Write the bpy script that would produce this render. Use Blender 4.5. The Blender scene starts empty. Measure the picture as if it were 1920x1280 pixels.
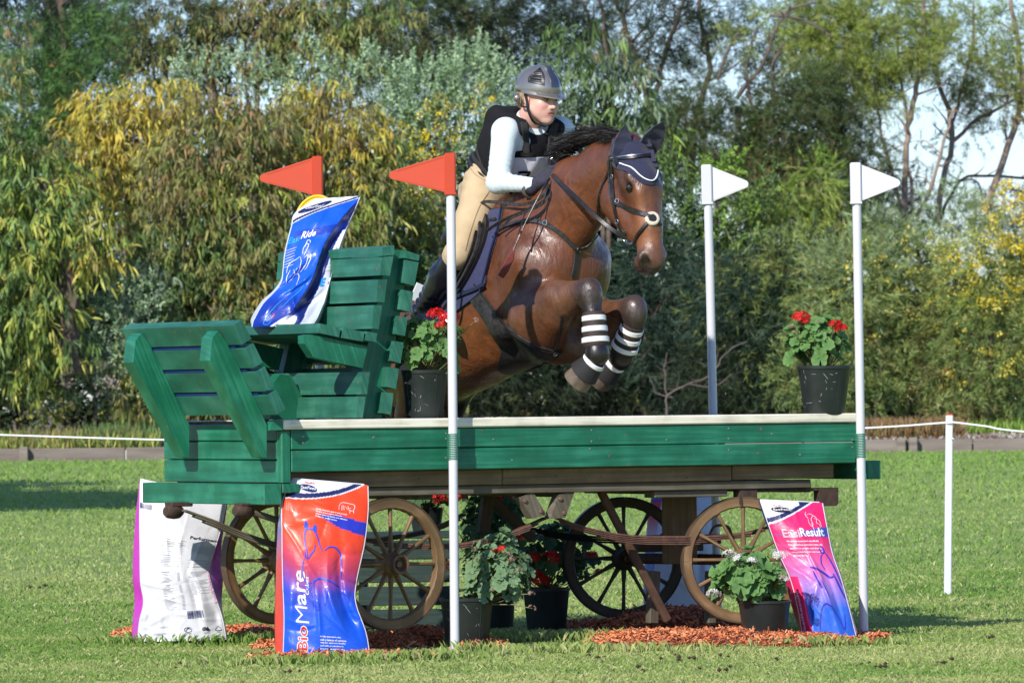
import bpy, math, random
import numpy as np
from mathutils import Vector, Matrix
from mathutils.bvhtree import BVHTree

SC = bpy.context.scene
COL = SC.collection
R = math.radians
rng = np.random.default_rng(7)
random.seed(7)

# ------------------------------------------------------------------ camera
CAMH = 1.16
cam_d = bpy.data.cameras.new('camera')
cam = bpy.data.objects.new('camera', cam_d)
COL.objects.link(cam)
cam_d.sensor_width = 36.0
cam_d.lens = 225.0
cam_d.clip_start = 0.5
cam_d.clip_end = 900.0
FPX = 12000.0
PITCH = math.atan(110.0 / FPX)
ROLL = R(-0.6)
CM = Matrix.Translation((0, -30.0, CAMH)) @ Matrix.Rotation(R(90) + PITCH, 4, 'X') @ Matrix.Rotation(ROLL, 4, 'Z')
cam.matrix_world = CM
cam_d.dof.use_dof = True
cam_d.dof.focus_distance = 30.2
cam_d.dof.aperture_fstop = 15.0
SC.camera = cam

# ------------------------------------------------------------------ world, sun, exposure
SUN_EL, SUN_AZ = R(33), R(208)          # azimuth measured from +Y towards +X
world = bpy.data.worlds.new('World')
SC.world = world
world.use_nodes = True
wn = world.node_tree
wn.nodes.clear()
w_out = wn.nodes.new('ShaderNodeOutputWorld')
w_bg = wn.nodes.new('ShaderNodeBackground')
w_sky = wn.nodes.new('ShaderNodeTexSky')
w_sky.sky_type = 'NISHITA'
w_sky.sun_disc = False
w_sky.sun_elevation = SUN_EL
w_sky.sun_rotation = SUN_AZ
w_sky.air_density = 1.0
w_sky.dust_density = 0.2
w_sky.ozone_density = 2.0
w_bg.inputs['Strength'].default_value = 0.135
w_tint = wn.nodes.new('ShaderNodeMix'); w_tint.data_type = 'RGBA'; w_tint.blend_type = 'MULTIPLY'; w_tint.inputs[0].default_value = 1.0
w_tint.inputs[7].default_value = (.66, .76, 1.03, 1)
wn.links.new(w_sky.outputs[0], w_tint.inputs[6]); wn.links.new(w_tint.outputs[2], w_bg.inputs[0])
wn.links.new(w_bg.outputs[0], w_out.inputs[0])
sun_d = bpy.data.lights.new('sun', 'SUN')
sun_d.energy = 4.4
sun_d.angle = R(0.5)
sun_d.color = (1.0, 0.95, 0.87)
sun = bpy.data.objects.new('sun', sun_d)
COL.objects.link(sun)
SUNDIR = Vector((math.sin(SUN_AZ) * math.cos(SUN_EL), math.cos(SUN_AZ) * math.cos(SUN_EL), math.sin(SUN_EL)))
sun.rotation_euler = SUNDIR.to_track_quat('Z', 'Y').to_euler()
sun.location = SUNDIR * 40
SC.view_settings.view_transform = 'Standard'
SC.view_settings.look = 'None'
SC.view_settings.exposure = 0.34
SC.view_settings.gamma = 1.0
SC.view_settings.use_curve_mapping = False
SC.cycles.max_bounces = 6
SC.cycles.transparent_max_bounces = 6

# ------------------------------------------------------------------ pixel -> ray helpers (photo 1920x1280)
CAMPOS = CM.translation.copy()
CROT = CM.to_3x3()
def ray(px, py):
    return (CROT @ Vector(((px - 960) / FPX, -(py - 640) / FPX, -1.0))).normalized()
def on_plane(px, py, p0, n):
    d = ray(px, py)
    t = (Vector(p0) - CAMPOS).dot(n) / d.dot(n)
    return CAMPOS + d * t
def P(px, py, Y):
    return on_plane(px, py, (0, Y, 0), Vector((0, 1, 0)))
def G(px, py, z=0.0):
    return on_plane(px, py, (0, 0, z), Vector((0, 0, 1)))

# ------------------------------------------------------------------ object helpers
def setp(o, label=None, cat=None, group=None, kind=None):
    if label: o['label'] = label
    if cat: o['category'] = cat
    if group: o['group'] = group
    if kind: o['kind'] = kind
    return o
def empty(name, loc=(0, 0, 0), label=None, cat=None, group=None):
    o = bpy.data.objects.new(name, None)
    o.empty_display_size = 0.2
    COL.objects.link(o)
    o.location = loc
    return setp(o, label, cat, group)
def link(name, me, parent=None, mat=None):
    """object with mesh in world coordinates, parented keeping world place"""
    o = bpy.data.objects.new(name, me)
    COL.objects.link(o)
    if mat is not None and len(me.materials) == 0:
        if isinstance(mat, (list, tuple)):
            for m in mat: me.materials.append(m)
        else:
            me.materials.append(mat)
    if parent is not None:
        o.parent = parent
        o.matrix_parent_inverse = world_of(parent).inverted()
    return o
def world_of(o):
    m = o.matrix_basis.copy() if o.parent is None else world_of(o.parent) @ o.matrix_parent_inverse @ o.matrix_basis
    return m
class MB:
    """collects polygons"""
    def __init__(s):
        s.v = []; s.f = []; s.m = []
    def add(s, vs, fs, m=0):
        b = len(s.v)
        s.v += [tuple(v) for v in vs]
        s.f += [tuple(i + b for i in f) for f in fs]
        s.m += [m] * len(fs)
        return s
    def hexa(s, c, m=0):
        """8 corners: 0-3 bottom ring, 4-7 top ring"""
        return s.add(c, [(3, 2, 1, 0), (4, 5, 6, 7), (0, 1, 5, 4), (1, 2, 6, 5), (2, 3, 7, 6), (3, 0, 4, 7)], m)
    def box(s, o, ax, ay, az, m=0, bev=0.0):
        """corner o and three edge vectors"""
        o, ax, ay, az = map(Vector, (o, ax, ay, az))
        if bev <= 0:
            return s.hexa([o, o + ax, o + ax + ay, o + ay, o + az, o + ax + az, o + ax + ay + az, o + ay + az], m)
        ux, uy, uz = ax.normalized(), ay.normalized(), az.normalized()
        lx, ly, lz = ax.length, ay.length, az.length
        b = min(bev, lx * .4, ly * .4, lz * .4)
        vs = []; idx = {}
        for i, x in enumerate((0, lx)):
            for j, y in enumerate((0, ly)):
                for k, z in enumerate((0, lz)):
                    sx, sy, sz = (b if i == 0 else -b), (b if j == 0 else -b), (b if k == 0 else -b)
                    for t, (p, q, r) in enumerate(((x, y + sy, z + sz), (x + sx, y, z + sz), (x + sx, y + sy, z))):
                        idx[(i, j, k, t)] = len(vs)
                        vs.append(o + ux * p + uy * q + uz * r)
        fs = []
        for i in (0, 1):
            a = [idx[(i, j, k, 0)] for j, k in ((0, 0), (1, 0), (1, 1), (0, 1))]
            fs.append(a if i else a[::-1])
            a = [idx[(j, i, k, 1)] for j, k in ((0, 0), (1, 0), (1, 1), (0, 1))]
            fs.append(a[::-1] if i else a)
            a = [idx[(j, k, i, 2)] for j, k in ((0, 0), (1, 0), (1, 1), (0, 1))]
            fs.append(a if i else a[::-1])
        for i in (0, 1):
            for j in (0, 1):
                s1 = 1 if (i ^ j) else -1
                def orient(a, flip): return a[::-1] if flip else a
                fs.append(orient([idx[(i, j, 0, 0)], idx[(i, j, 1, 0)], idx[(i, j, 1, 1)], idx[(i, j, 0, 1)]], (i ^ j) == 1))
                fs.append(orient([idx[(i, 0, j, 0)], idx[(i, 0, j, 2)], idx[(i, 1, j, 2)], idx[(i, 1, j, 0)]], (i ^ j) == 0))
                fs.append(orient([idx[(0, i, j, 1)], idx[(1, i, j, 1)], idx[(1, i, j, 2)], idx[(0, i, j, 2)]], (i ^ j) == 0))
        for i in (0, 1):
            for j in (0, 1):
                for k in (0, 1):
                    a = [idx[(i, j, k, 0)], idx[(i, j, k, 1)], idx[(i, j, k, 2)]]
                    fs.append(a if (i + j + k) % 2 else a[::-1])
        return s.add(vs, fs, m)
    def beam(s, a, b, wv, hv, m=0, bev=0.004):
        """beam from a to b (centre line), full cross vectors wv,hv"""
        a, b, wv, hv = map(Vector, (a, b, wv, hv))
        return s.box(a - wv / 2 - hv / 2, wv, hv, b - a, m, bev)
    def tube(s, pts, rad, n=8, m=0, cap=True):
        pts = [Vector(p) for p in pts]
        if not hasattr(rad, '__len__'): rad = [rad] * len(pts)
        rings = []
        up = None
        b0 = len(s.v)
        vs = []; fs = []
        for i, p in enumerate(pts):
            t = (pts[min(i + 1, len(pts) - 1)] - pts[max(i - 1, 0)]).normalized()
            if up is None:
                up = t.orthogonal().normalized()
            up = (up - t * up.dot(t))
            up = up.normalized() if up.length > 1e-6 else t.orthogonal().normalized()
            sd = t.cross(up)
            for k in range(n):
                a = 2 * math.pi * k / n
                vs.append(p + (up * math.cos(a) + sd * math.sin(a)) * rad[i])
        for i in range(len(pts) - 1):
            for k in range(n):
                k2 = (k + 1) % n
                fs.append((i * n + k, i * n + k2, (i + 1) * n + k2, (i + 1) * n + k))
        if cap:
            fs.append(tuple(range(n))[::-1])
            fs.append(tuple((len(pts) - 1) * n + k for k in range(n)))
        return s.add(vs, fs, m)
    def ribbon(s, pts, nrm, width, thick, m=0):
        """flat strap: pts, normals; rectangular section"""
        n = len(pts); vs = []; fs = []
        for i in range(n):
            p = Vector(pts[i]); t = (Vector(pts[min(i + 1, n - 1)]) - Vector(pts[max(i - 1, 0)])).normalized()
            nn = Vector(nrm[i]); nn = (nn - t * nn.dot(t)).normalized(); sd = t.cross(nn)
            w = width[i] if hasattr(width, '__len__') else width
            for a, b in ((-.5, 0), (-.4, 1), (.4, 1), (.5, 0)):
                vs.append(p + sd * w * a + nn * thick * b)
        for i in range(n - 1):
            for k in range(4):
                k2 = (k + 1) % 4
                fs.append((i * 4 + k, i * 4 + k2, (i + 1) * 4 + k2, (i + 1) * 4 + k))
        fs.append((0, 1, 2, 3)); fs.append(tuple((n - 1) * 4 + k for k in (3, 2, 1, 0)))
        return s.add(vs, fs, m)
    def lathe(s, c, axis, prof, n=20, m=0):
        """prof: list of (r, h) along axis from c"""
        c = Vector(c); ax = Vector(axis).normalized(); u = ax.orthogonal().normalized(); w = ax.cross(u)
        vs = []; fs = []
        for r, h in prof:
            for k in range(n):
                a = 2 * math.pi * k / n
                vs.append(c + ax * h + (u * math.cos(a) + w * math.sin(a)) * max(r, 1e-5))
        for i in range(len(prof) - 1):
            for k in range(n):
                k2 = (k + 1) % n
                fs.append((i * n + k, i * n + k2, (i + 1) * n + k2, (i + 1) * n + k))
        return s.add(vs, fs, m)
    def mesh(s, name, mats, smooth=False):
        me = bpy.data.meshes.new(name)
        me.from_pydata([tuple(v) for v in s.v], [], s.f)
        for mt in (mats if isinstance(mats, (list, tuple)) else [mats]):
            me.materials.append(mt)
        if len(set(s.m)) > 1:
            me.polygons.foreach_set('material_index', s.m)
        if smooth:
            me.polygons.foreach_set('use_smooth', [True] * len(me.polygons))
            me.set_sharp_from_angle(angle=R(40))
        me.update()
        return me
    def build(s, name, mats, parent=None, smooth=False):
        return link(name, s.mesh(name, mats, smooth), parent)
def np_mesh(name, V, F, mats, smooth=False, colors=None, k=None):
    """fast mesh from arrays; F (n,k) faces"""
    V = np.asarray(V, dtype=np.float32); F = np.asarray(F, dtype=np.int32)
    k = F.shape[1]
    me = bpy.data.meshes.new(name)
    me.vertices.add(len(V)); me.vertices.foreach_set('co', V.ravel())
    me.loops.add(F.size); me.loops.foreach_set('vertex_index', F.ravel())
    me.polygons.add(len(F)); me.polygons.foreach_set('loop_start', np.arange(0, F.size, k, dtype=np.int32))
    me.polygons.foreach_set('loop_total', np.full(len(F), k, dtype=np.int32))
    if smooth: me.polygons.foreach_set('use_smooth', np.ones(len(F), dtype=bool))
    for mt in (mats if isinstance(mats, (list, tuple)) else [mats]):
        me.materials.append(mt)
    if colors is not None:
        a = me.attributes.new('col', 'FLOAT_COLOR', 'POINT')
        c = np.ones((len(V), 4), dtype=np.float32); c[:, :3] = colors
        a.data.foreach_set('color', c.ravel())
    me.update(calc_edges=True)
    return me
def pl(pts, n, closed=False):
    """smooth resample (Catmull-Rom) of a polyline of tuples to n points"""
    A = np.array([tuple(p) for p in pts], float)
    if len(A) == 2:
        t = np.linspace(0, 1, n)[:, None]
        return A[0] * (1 - t) + A[1] * t
    Q = np.vstack([2 * A[0] - A[1], A, 2 * A[-1] - A[-2]])
    out = []
    for t in np.linspace(0, len(A) - 1 - 1e-9, n):
        i = int(t); f = t - i
        p0, p1, p2, p3 = Q[i], Q[i + 1], Q[i + 2], Q[i + 3]
        out.append(.5 * ((2 * p1) + (-p0 + p2) * f + (2 * p0 - 5 * p1 + 4 * p2 - p3) * f * f + (-p0 + 3 * p1 - 3 * p2 + p3) * f ** 3))
    return np.array(out)

# ------------------------------------------------------------------ materials
def new_mat(name):
    m = bpy.data.materials.new(name); m.use_nodes = True
    nt = m.node_tree; b = nt.nodes['Principled BSDF']
    return m, nt, b
def mat(name, col, rough=.6, metal=0., noise=0., nscale=20., col2=None, bump=0., bscale=60., coat=0., sheen=0., spec=.5, stretch=None, cdist=.5, detail=6.):
    m, nt, b = new_mat(name)
    N, L = nt.nodes, nt.links
    b.inputs['Roughness'].default_value = rough
    b.inputs['Metallic'].default_value = metal
    b.inputs['Coat Weight'].default_value = coat
    b.inputs['Sheen Weight'].default_value = sheen
    b.inputs['Specular IOR Level'].default_value = spec
    tc = N.new('ShaderNodeTexCoord')
    src = tc.outputs['Object']
    if stretch:
        mp = N.new('ShaderNodeMapping'); mp.inputs['Scale'].default_value = stretch
        if len(stretch) == 3 and stretch is not None: pass
        L.new(src, mp.inputs[0]); src = mp.outputs[0]
    if noise > 0 or col2 is not None:
        t = N.new('ShaderNodeTexNoise'); t.inputs['Scale'].default_value = nscale; t.inputs['Detail'].default_value = detail
        L.new(src, t.inputs[0])
        r = N.new('ShaderNodeValToRGB'); c2 = col2 or tuple(c * (1 - noise) for c in col)
        r.color_ramp.elements[0].position = cdist - .18; r.color_ramp.elements[1].position = cdist + .18
        r.color_ramp.elements[0].color = (*c2, 1); r.color_ramp.elements[1].color = (*col, 1)
        L.new(t.outputs[0], r.inputs[0]); L.new(r.outputs[0], b.inputs['Base Color'])
    else:
        b.inputs['Base Color'].default_value = (*col, 1)
    if bump > 0:
        t2 = N.new('ShaderNodeTexNoise'); t2.inputs['Scale'].default_value = bscale; t2.inputs['Detail'].default_value = 5
        L.new(src, t2.inputs[0])
        bp = N.new('ShaderNodeBump'); bp.inputs['Strength'].default_value = min(1., bump); bp.inputs['Distance'].default_value = .004 * max(1., bump)
        L.new(t2.outputs[0], bp.inputs['Height']); L.new(bp.outputs[0], b.inputs['Normal'])
    return m
def attr_mat(name, rough=.5, bump=0., bscale=60., trans=0., coat=0., noise=0., nscale=30., sheen=0., spec=.5, bdist=.004, stretch=None):
    m, nt, b = new_mat(name)
    N, L = nt.nodes, nt.links
    a = N.new('ShaderNodeAttribute'); a.attribute_name = 'col'
    out = a.outputs['Color']
    b.inputs['Roughness'].default_value = rough; b.inputs['Coat Weight'].default_value = coat
    b.inputs['Sheen Weight'].default_value = sheen; b.inputs['Specular IOR Level'].default_value = spec
    tc = N.new('ShaderNodeTexCoord'); src = tc.outputs['Object']
    if stretch:
        mp = N.new('ShaderNodeMapping'); mp.inputs['Scale'].default_value = stretch
        L.new(src, mp.inputs[0]); src = mp.outputs[0]
    if noise > 0:
        t = N.new('ShaderNodeTexNoise'); t.inputs['Scale'].default_value = nscale; t.inputs['Detail'].default_value = 6
        L.new(src, t.inputs[0])
        mr = N.new('ShaderNodeMapRange'); mr.inputs[1].default_value = .3; mr.inputs[2].default_value = .7
        mr.inputs[3].default_value = 1 - noise; mr.inputs[4].default_value = 1 + noise
        L.new(t.outputs[0], mr.inputs[0])
        mx = N.new('ShaderNodeMix'); mx.data_type = 'RGBA'; mx.blend_type = 'MULTIPLY'; mx.inputs[0].default_value = 1
        L.new(out, mx.inputs[6]); L.new(mr.outputs[0], mx.inputs[7]); out = mx.outputs[2]
    L.new(out, b.inputs['Base Color'])
    if bump > 0:
        t2 = N.new('ShaderNodeTexNoise'); t2.inputs['Scale'].default_value = bscale; t2.inputs['Detail'].default_value = 5
        L.new(src, t2.inputs[0])
        bp = N.new('ShaderNodeBump'); bp.inputs['Strength'].default_value = bump; bp.inputs['Distance'].default_value = bdist
        L.new(t2.outputs[0], bp.inputs['Height']); L.new(bp.outputs[0], b.inputs['Normal'])
    if trans > 0:
        tr = N.new('ShaderNodeBsdfTranslucent'); L.new(out, tr.inputs[0])
        ms = N.new('ShaderNodeMixShader'); ms.inputs[0].default_value = trans
        o = nt.nodes['Material Output']
        L.new(b.outputs[0], ms.inputs[1]); L.new(tr.outputs[0], ms.inputs[2]); L.new(ms.outputs[0], o.inputs[0])
    return m
def paint_mat(name, col, worn, chip, rough=.45, grain_axis='X', chipamt=.62):
    """painted timber: long grain streaks, worn lighter/darker areas, small chips"""
    m, nt, b = new_mat(name)
    N, L = nt.nodes, nt.links
    tc = N.new('ShaderNodeTexCoord')
    mp = N.new('ShaderNodeMapping'); mp.inputs['Scale'].default_value = (2.5, 60, 60)
    L.new(tc.outputs['UV'], mp.inputs[0])
    g = N.new('ShaderNodeTexNoise'); g.inputs['Scale'].default_value = 1.0; g.inputs['Detail'].default_value = 7; L.new(mp.outputs[0], g.inputs[0])
    n2 = N.new('ShaderNodeTexNoise'); n2.inputs['Scale'].default_value = 7; n2.inputs['Detail'].default_value = 5; L.new(tc.outputs['Object'], n2.inputs[0])
    n3 = N.new('ShaderNodeTexNoise'); n3.inputs['Scale'].default_value = 38; n3.inputs['Detail'].default_value = 4; L.new(tc.outputs['Object'], n3.inputs[0])
    oi = N.new('ShaderNodeObjectInfo')
    add = N.new('ShaderNodeMath'); add.operation = 'ADD'; L.new(g.outputs[0], add.inputs[0]); L.new(n2.outputs[0], add.inputs[1])
    hf = N.new('ShaderNodeMath'); hf.operation = 'MULTIPLY'; hf.inputs[1].default_value = .5; L.new(add.outputs[0], hf.inputs[0])
    r = N.new('ShaderNodeValToRGB')
    r.color_ramp.elements[0].position = .38; r.color_ramp.elements[0].color = (*[c * .72 for c in col], 1)
    r.color_ramp.elements[1].position = .62; r.color_ramp.elements[1].color = (*worn, 1)
    e = r.color_ramp.elements.new(.5); e.color = (*col, 1)
    L.new(hf.outputs[0], r.inputs[0])
    c = N.new('ShaderNodeValToRGB'); c.color_ramp.elements[0].position = chipamt; c.color_ramp.elements[1].position = chipamt + .03
    L.new(n3.outputs[0], c.inputs[0])
    mx = N.new('ShaderNodeMix'); mx.data_type = 'RGBA'; L.new(c.outputs[0], mx.inputs[0]); L.new(r.outputs[0], mx.inputs[6]); mx.inputs[7].default_value = (*chip, 1)
    L.new(mx.outputs[2], b.inputs['Base Color'])
    b.inputs['Roughness'].default_value = rough
    bp = N.new('ShaderNodeBump'); bp.inputs['Strength'].default_value = .55; bp.inputs['Distance'].default_value = .003
    L.new(g.outputs[0], bp.inputs['Height']); L.new(bp.outputs[0], b.inputs['Normal'])
    return m
def add_long_uv(me, axis):
    """UV.x = metres along the board axis, UV.y = metres across"""
    axis = Vector(axis).normalized(); a2 = axis.orthogonal().normalized(); a3 = axis.cross(a2)
    uv = me.uv_layers.new(name='UVMap')
    co = np.zeros(len(me.vertices) * 3, np.float32); me.vertices.foreach_get('co', co); co = co.reshape(-1, 3)
    li = np.zeros(len(me.loops), np.int32); me.loops.foreach_get('vertex_index', li)
    off = random.random() * 9
    u = co @ np.array(axis) + off; v = co @ np.array(a2) + .37 * (co @ np.array(a3)) + off
    uv.data.foreach_set('uv', np.stack([u[li], v[li]], 1).astype(np.float32).ravel())

# ------------------------------------------------------------------ SDF modelling (one continuous skin from tapered limbs)
class SDF:
    def __init__(s, h, lat=None):
        s.h = h; s.pr = []; s.lat = np.array(lat) if lat is not None else None
    def cone(s, a, b, ra, rb, k=.03, col=(.5, .5, .5), sq=1., sub=False):
        s.pr.append(dict(t='c', a=np.array(a, float), b=np.array(b, float), ra=ra, rb=rb, k=k, col=col, sq=sq, sub=sub)); return s
    def ball(s, a, r, k=.03, col=(.5, .5, .5), sq=1., sub=False):
        return s.cone(a, np.array(a, float) + 1e-4, r, r, k, col, sq, sub)
    def ell(s, c, ax, rad, k=.03, col=(.5, .5, .5), sub=False):
        s.pr.append(dict(t='e', c=np.array(c, float), ax=np.array(ax, float), rad=np.array(rad, float), k=k, col=col, sub=sub)); return s
    def plane(s, p, n, k=.005):
        """cut away the side the normal points to"""
        s.pr.append(dict(t='p', c=np.array(p, float), n=np.array(n, float) / np.linalg.norm(n), k=k, sub=True, col=None)); return s
    def dist(s, q, Pt):
        if q['t'] == 'c':
            a, b = q['a'], q['b']; X = Pt
            if q['sq'] != 1. and s.lat is not None:
                l = ((X - a) @ s.lat)
                bl = (b - a) @ s.lat
                # squash across the lateral axis around the line between the joints
                ab0 = b - a; t0 = np.clip(((X - a) @ ab0) / (ab0 @ ab0), 0, 1)
                X = X + ((l - t0 * bl) * (1 / q['sq'] - 1))[..., None] * s.lat
            ab = b - a; L2 = ab @ ab
            t = np.clip(((X - a) @ ab) / L2, 0, 1)
            d = np.linalg.norm(X - a - t[..., None] * ab, axis=-1) - (q['ra'] + t * (q['rb'] - q['ra']))
            return d * min(1., (q['sq'] + 1) / 2)
        if q['t'] == 'e':
            L = (Pt - q['c']) @ q['ax'].T
            k0 = np.linalg.norm(L / q['rad'], axis=-1); k1 = np.linalg.norm(L / q['rad'] ** 2, axis=-1) + 1e-9
            return k0 * (k0 - 1) / k1
        if q['t'] == 'p':
            return -((Pt - q['c']) @ q['n'])
    def bounds(s, q):
        if q['t'] == 'c':
            r = max(q['ra'], q['rb']) * max(1, q['sq'])
            return np.minimum(q['a'], q['b']) - r, np.maximum(q['a'], q['b']) + r
        r = q['rad'].max(); return q['c'] - r, q['c'] + r
    def mesh(s, name, mats, smooth_it=1, cw=.012, noise=None):
        h = s.h
        adds = [q for q in s.pr if not q['sub']]
        lo = np.min([s.bounds(q)[0] for q in adds], 0) - 3 * h
        hi = np.max([s.bounds(q)[1] for q in adds], 0) + 3 * h
        n = np.ceil((hi - lo) / h).astype(int) + 1
        F = np.full(n, 1.0, np.float32)
        xs = [lo[i] + np.arange(n[i]) * h for i in range(3)]
        for q in s.pr:
            if q['t'] == 'p':
                i0 = np.zeros(3, int); i1 = n
            else:
                b0, b1 = s.bounds(q); mg = q['k'] + 2.5 * h
                i0 = np.maximum(np.floor((b0 - mg - lo) / h).astype(int), 0); i1 = np.minimum(np.ceil((b1 + mg - lo) / h).astype(int) + 1, n)
                if (i1 <= i0).any(): continue
            sl = tuple(slice(i0[i], i1[i]) for i in range(3))
            X = np.stack(np.meshgrid(*[xs[i][sl[i]] for i in range(3)], indexing='ij'), -1)
            d = s.dist(q, X); k = max(q['k'], 1e-4); A = F[sl]
            if q['sub']:
                m = np.clip(.5 - .5 * (A + d) / k, 0, 1)
                F[sl] = A * (1 - m) + (-d) * m + k * m * (1 - m)
            else:
                m = np.clip(.5 + .5 * (A - d) / k, 0, 1)
                F[sl] = A * (1 - m) + d * m - k * m * (1 - m)
        ins = F < 0
        c = [ins[dx:n[0] - 1 + dx, dy:n[1] - 1 + dy, dz:n[2] - 1 + dz] for dx in (0, 1) for dy in (0, 1) for dz in (0, 1)]
        allin = np.logical_and.reduce(c); anyin = np.logical_or.reduce(c)
        act = anyin & ~allin
        ci = np.argwhere(act)
        idm = np.full(act.shape, -1, np.int64); idm[act] = np.arange(len(ci))
        off = np.array([(dx, dy, dz) for dx in (0, 1) for dy in (0, 1) for dz in (0, 1)])
        val = np.stack([F[ci[:, 0] + o[0], ci[:, 1] + o[1], ci[:, 2] + o[2]] for o in off], 1)
        acc = np.zeros((len(ci), 3)); cnt = np.zeros(len(ci))
        for a in range(8):
            for b in range(a + 1, 8):
                if abs(off[a] - off[b]).sum() != 1: continue
                va, vb = val[:, a], val[:, b]; cr = (va < 0) != (vb < 0)
                t = np.where(cr, va / np.where(cr, va - vb, 1), 0)
                pt = off[a] + t[:, None] * (off[b] - off[a])
                acc[cr] += pt[cr]; cnt[cr] += 1
        V = lo + (ci + acc / cnt[:, None]) * h
        Fs = []
        for ax in range(3):
            o1, o2 = [(1, 2), (2, 0), (0, 1)][ax]
            e = [slice(None)] * 3; e2 = [slice(None)] * 3
            e[ax] = slice(0, n[ax] - 1); e2[ax] = slice(1, n[ax])
            A = ins[tuple(e)]; B = ins[tuple(e2)]
            cr = np.argwhere(A != B)
            cr = cr[(cr[:, o1] > 0) & (cr[:, o2] > 0) & (cr[:, o1] < n[o1] - 1) & (cr[:, o2] < n[o2] - 1)]
            if len(cr) == 0: continue
            flip = A[tuple(cr.T)]
            def cid(d1, d2):
                q = cr.copy(); q[:, o1] += d1; q[:, o2] += d2
                return idm[tuple(q.T)]
            quad = np.stack([cid(-1, -1), cid(0, -1), cid(0, 0), cid(-1, 0)], 1)
            quad[~flip] = quad[~flip][:, ::-1]
            Fs.append(quad)
        Q = np.vstack(Fs)
        Q = Q[(Q >= 0).all(1)]
        E = np.vstack([Q[:, [0, 1]], Q[:, [1, 2]], Q[:, [2, 3]], Q[:, [3, 0]]])
        for _ in range(smooth_it):
            S = np.zeros_like(V); C = np.zeros(len(V))
            for a, b in ((0, 1), (1, 0)):
                for ax in range(3):
                    S[:, ax] += np.bincount(E[:, a], V[E[:, b], ax], len(V))
                C += np.bincount(E[:, a], minlength=len(V))
            V = V * .4 + .6 * S / np.maximum(C, 1)[:, None]
        # colours
        W = np.zeros(len(V)); CC = np.zeros((len(V), 3))
        for q in adds:
            w = np.exp(-np.clip(s.dist(q, V), -.02, 1) / cw)
            W += w; CC += w[:, None] * np.array(q['col'])
        CC /= np.maximum(W, 1e-12)[:, None]
        if noise: V, CC = noise(V, CC)
        me = np_mesh(name, V, Q, mats, True, CC)
        me.validate()
        s.V, s.Q = V, Q
        return me
def bvh_of(me):
    return BVHTree.FromPolygons([v.co.copy() for v in me.vertices], [tuple(p.vertices) for p in me.polygons])
def hit(bvh, px, py):
    d = ray(px, py)
    p, n, i, t = bvh.ray_cast(CAMPOS, d)
    if p is None: return None, None
    if n.dot(d) > 0: n = -n
    return p, n

# ================================================================== ground
def gz(X, Y):
    X = np.asarray(X, float); Y = np.asarray(Y, float)
    t = np.clip((Y - 4) / 56, 0, 1)
    z = .39 * t ** 1.3
    z = z + .006 * np.sin(X * 2.1 + Y * .7) * np.sin(Y * 1.3 + 1) + .01 * np.sin(X * .5 + 2) * np.sin(Y * .37)
    return z
def ground_mat():
    m, nt, b = new_mat('grass_soil')
    N, L = nt.nodes, nt.links
    tc = N.new('ShaderNodeTexCoord')
    n1 = N.new('ShaderNodeTexNoise'); n1.inputs['Scale'].default_value = .9; n1.inputs['Detail'].default_value = 6; L.new(tc.outputs['Object'], n1.inputs[0])
    n2 = N.new('ShaderNodeTexNoise'); n2.inputs['Scale'].default_value = 45; n2.inputs['Detail'].default_value = 5; L.new(tc.outputs['Object'], n2.inputs[0])
    ad = N.new('ShaderNodeMath'); ad.operation = 'ADD'; L.new(n1.outputs[0], ad.inputs[0]); L.new(n2.outputs[0], ad.inputs[1])
    r = N.new('ShaderNodeValToRGB')
    for p, c in ((0, (.17, .26, .05)), (1, (.30, .38, .10))):
        r.color_ramp.elements[p].color = (*c, 1)
    r.color_ramp.elements[0].position = .75 / 2; r.color_ramp.elements[1].position = 1.25 / 2
    h = N.new('ShaderNodeMath'); h.operation = 'MULTIPLY'; h.inputs[1].default_value = .5; L.new(ad.outputs[0], h.inputs[0]); L.new(h.outputs[0], r.inputs[0])
    L.new(r.outputs[0], b.inputs['Base Color']); b.inputs['Roughness'].default_value = .95
    bp = N.new('ShaderNodeBump'); bp.inputs['Strength'].default_value = .8; bp.inputs['Distance'].default_value = .03; L.new(n2.outputs[0], bp.inputs['Height']); L.new(bp.outputs[0], b.inputs['Normal'])
    return m
M_GROUND = ground_mat()
def grid_mesh(name, xs, ys, zf, m, colors=None):
    Xg, Yg = np.meshgrid(xs, ys, indexing='ij'); Z = zf(Xg, Yg)
    V = np.stack([Xg, Yg, Z], -1).reshape(-1, 3); nx, ny = len(xs), len(ys)
    i = np.arange(nx - 1)[:, None] * ny + np.arange(ny - 1)[None]
    F = np.stack([i, i + ny, i + ny + 1, i + 1], -1).reshape(-1, 4)
    return np_mesh(name, V, F, m, True, colors)
me = grid_mesh('lawn', np.concatenate([[-400, -150, -60, -20], np.linspace(-8, 8, 50), [20, 60, 150, 400]]), np.concatenate([[-60, -20], np.linspace(-8, 12, 60), np.linspace(14, 59.4, 40)]), gz, M_GROUND)
link('lawn', me)['kind'] = 'structure'
# garden bed behind the timber edging
M_BED = mat('garden_bed_soil', (.20, .13, .085), .95, nscale=2.2, col2=(.085, .075, .045), bump=1, bscale=8)
me = grid_mesh('garden_bed', np.concatenate([[-400, -100, -30], np.linspace(-12, 12, 60), [30, 100, 400]]), np.concatenate([np.linspace(59.9, 66, 14), [80, 120, 300, 500]]),
               lambda X, Y: .52 + .10 * np.clip((Y - 60) / 6, 0, 1) + .05 * np.sin(X * 1.7) * np.sin(Y * 1.1), M_BED)
link('garden_bed', me)['kind'] = 'structure'
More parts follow.
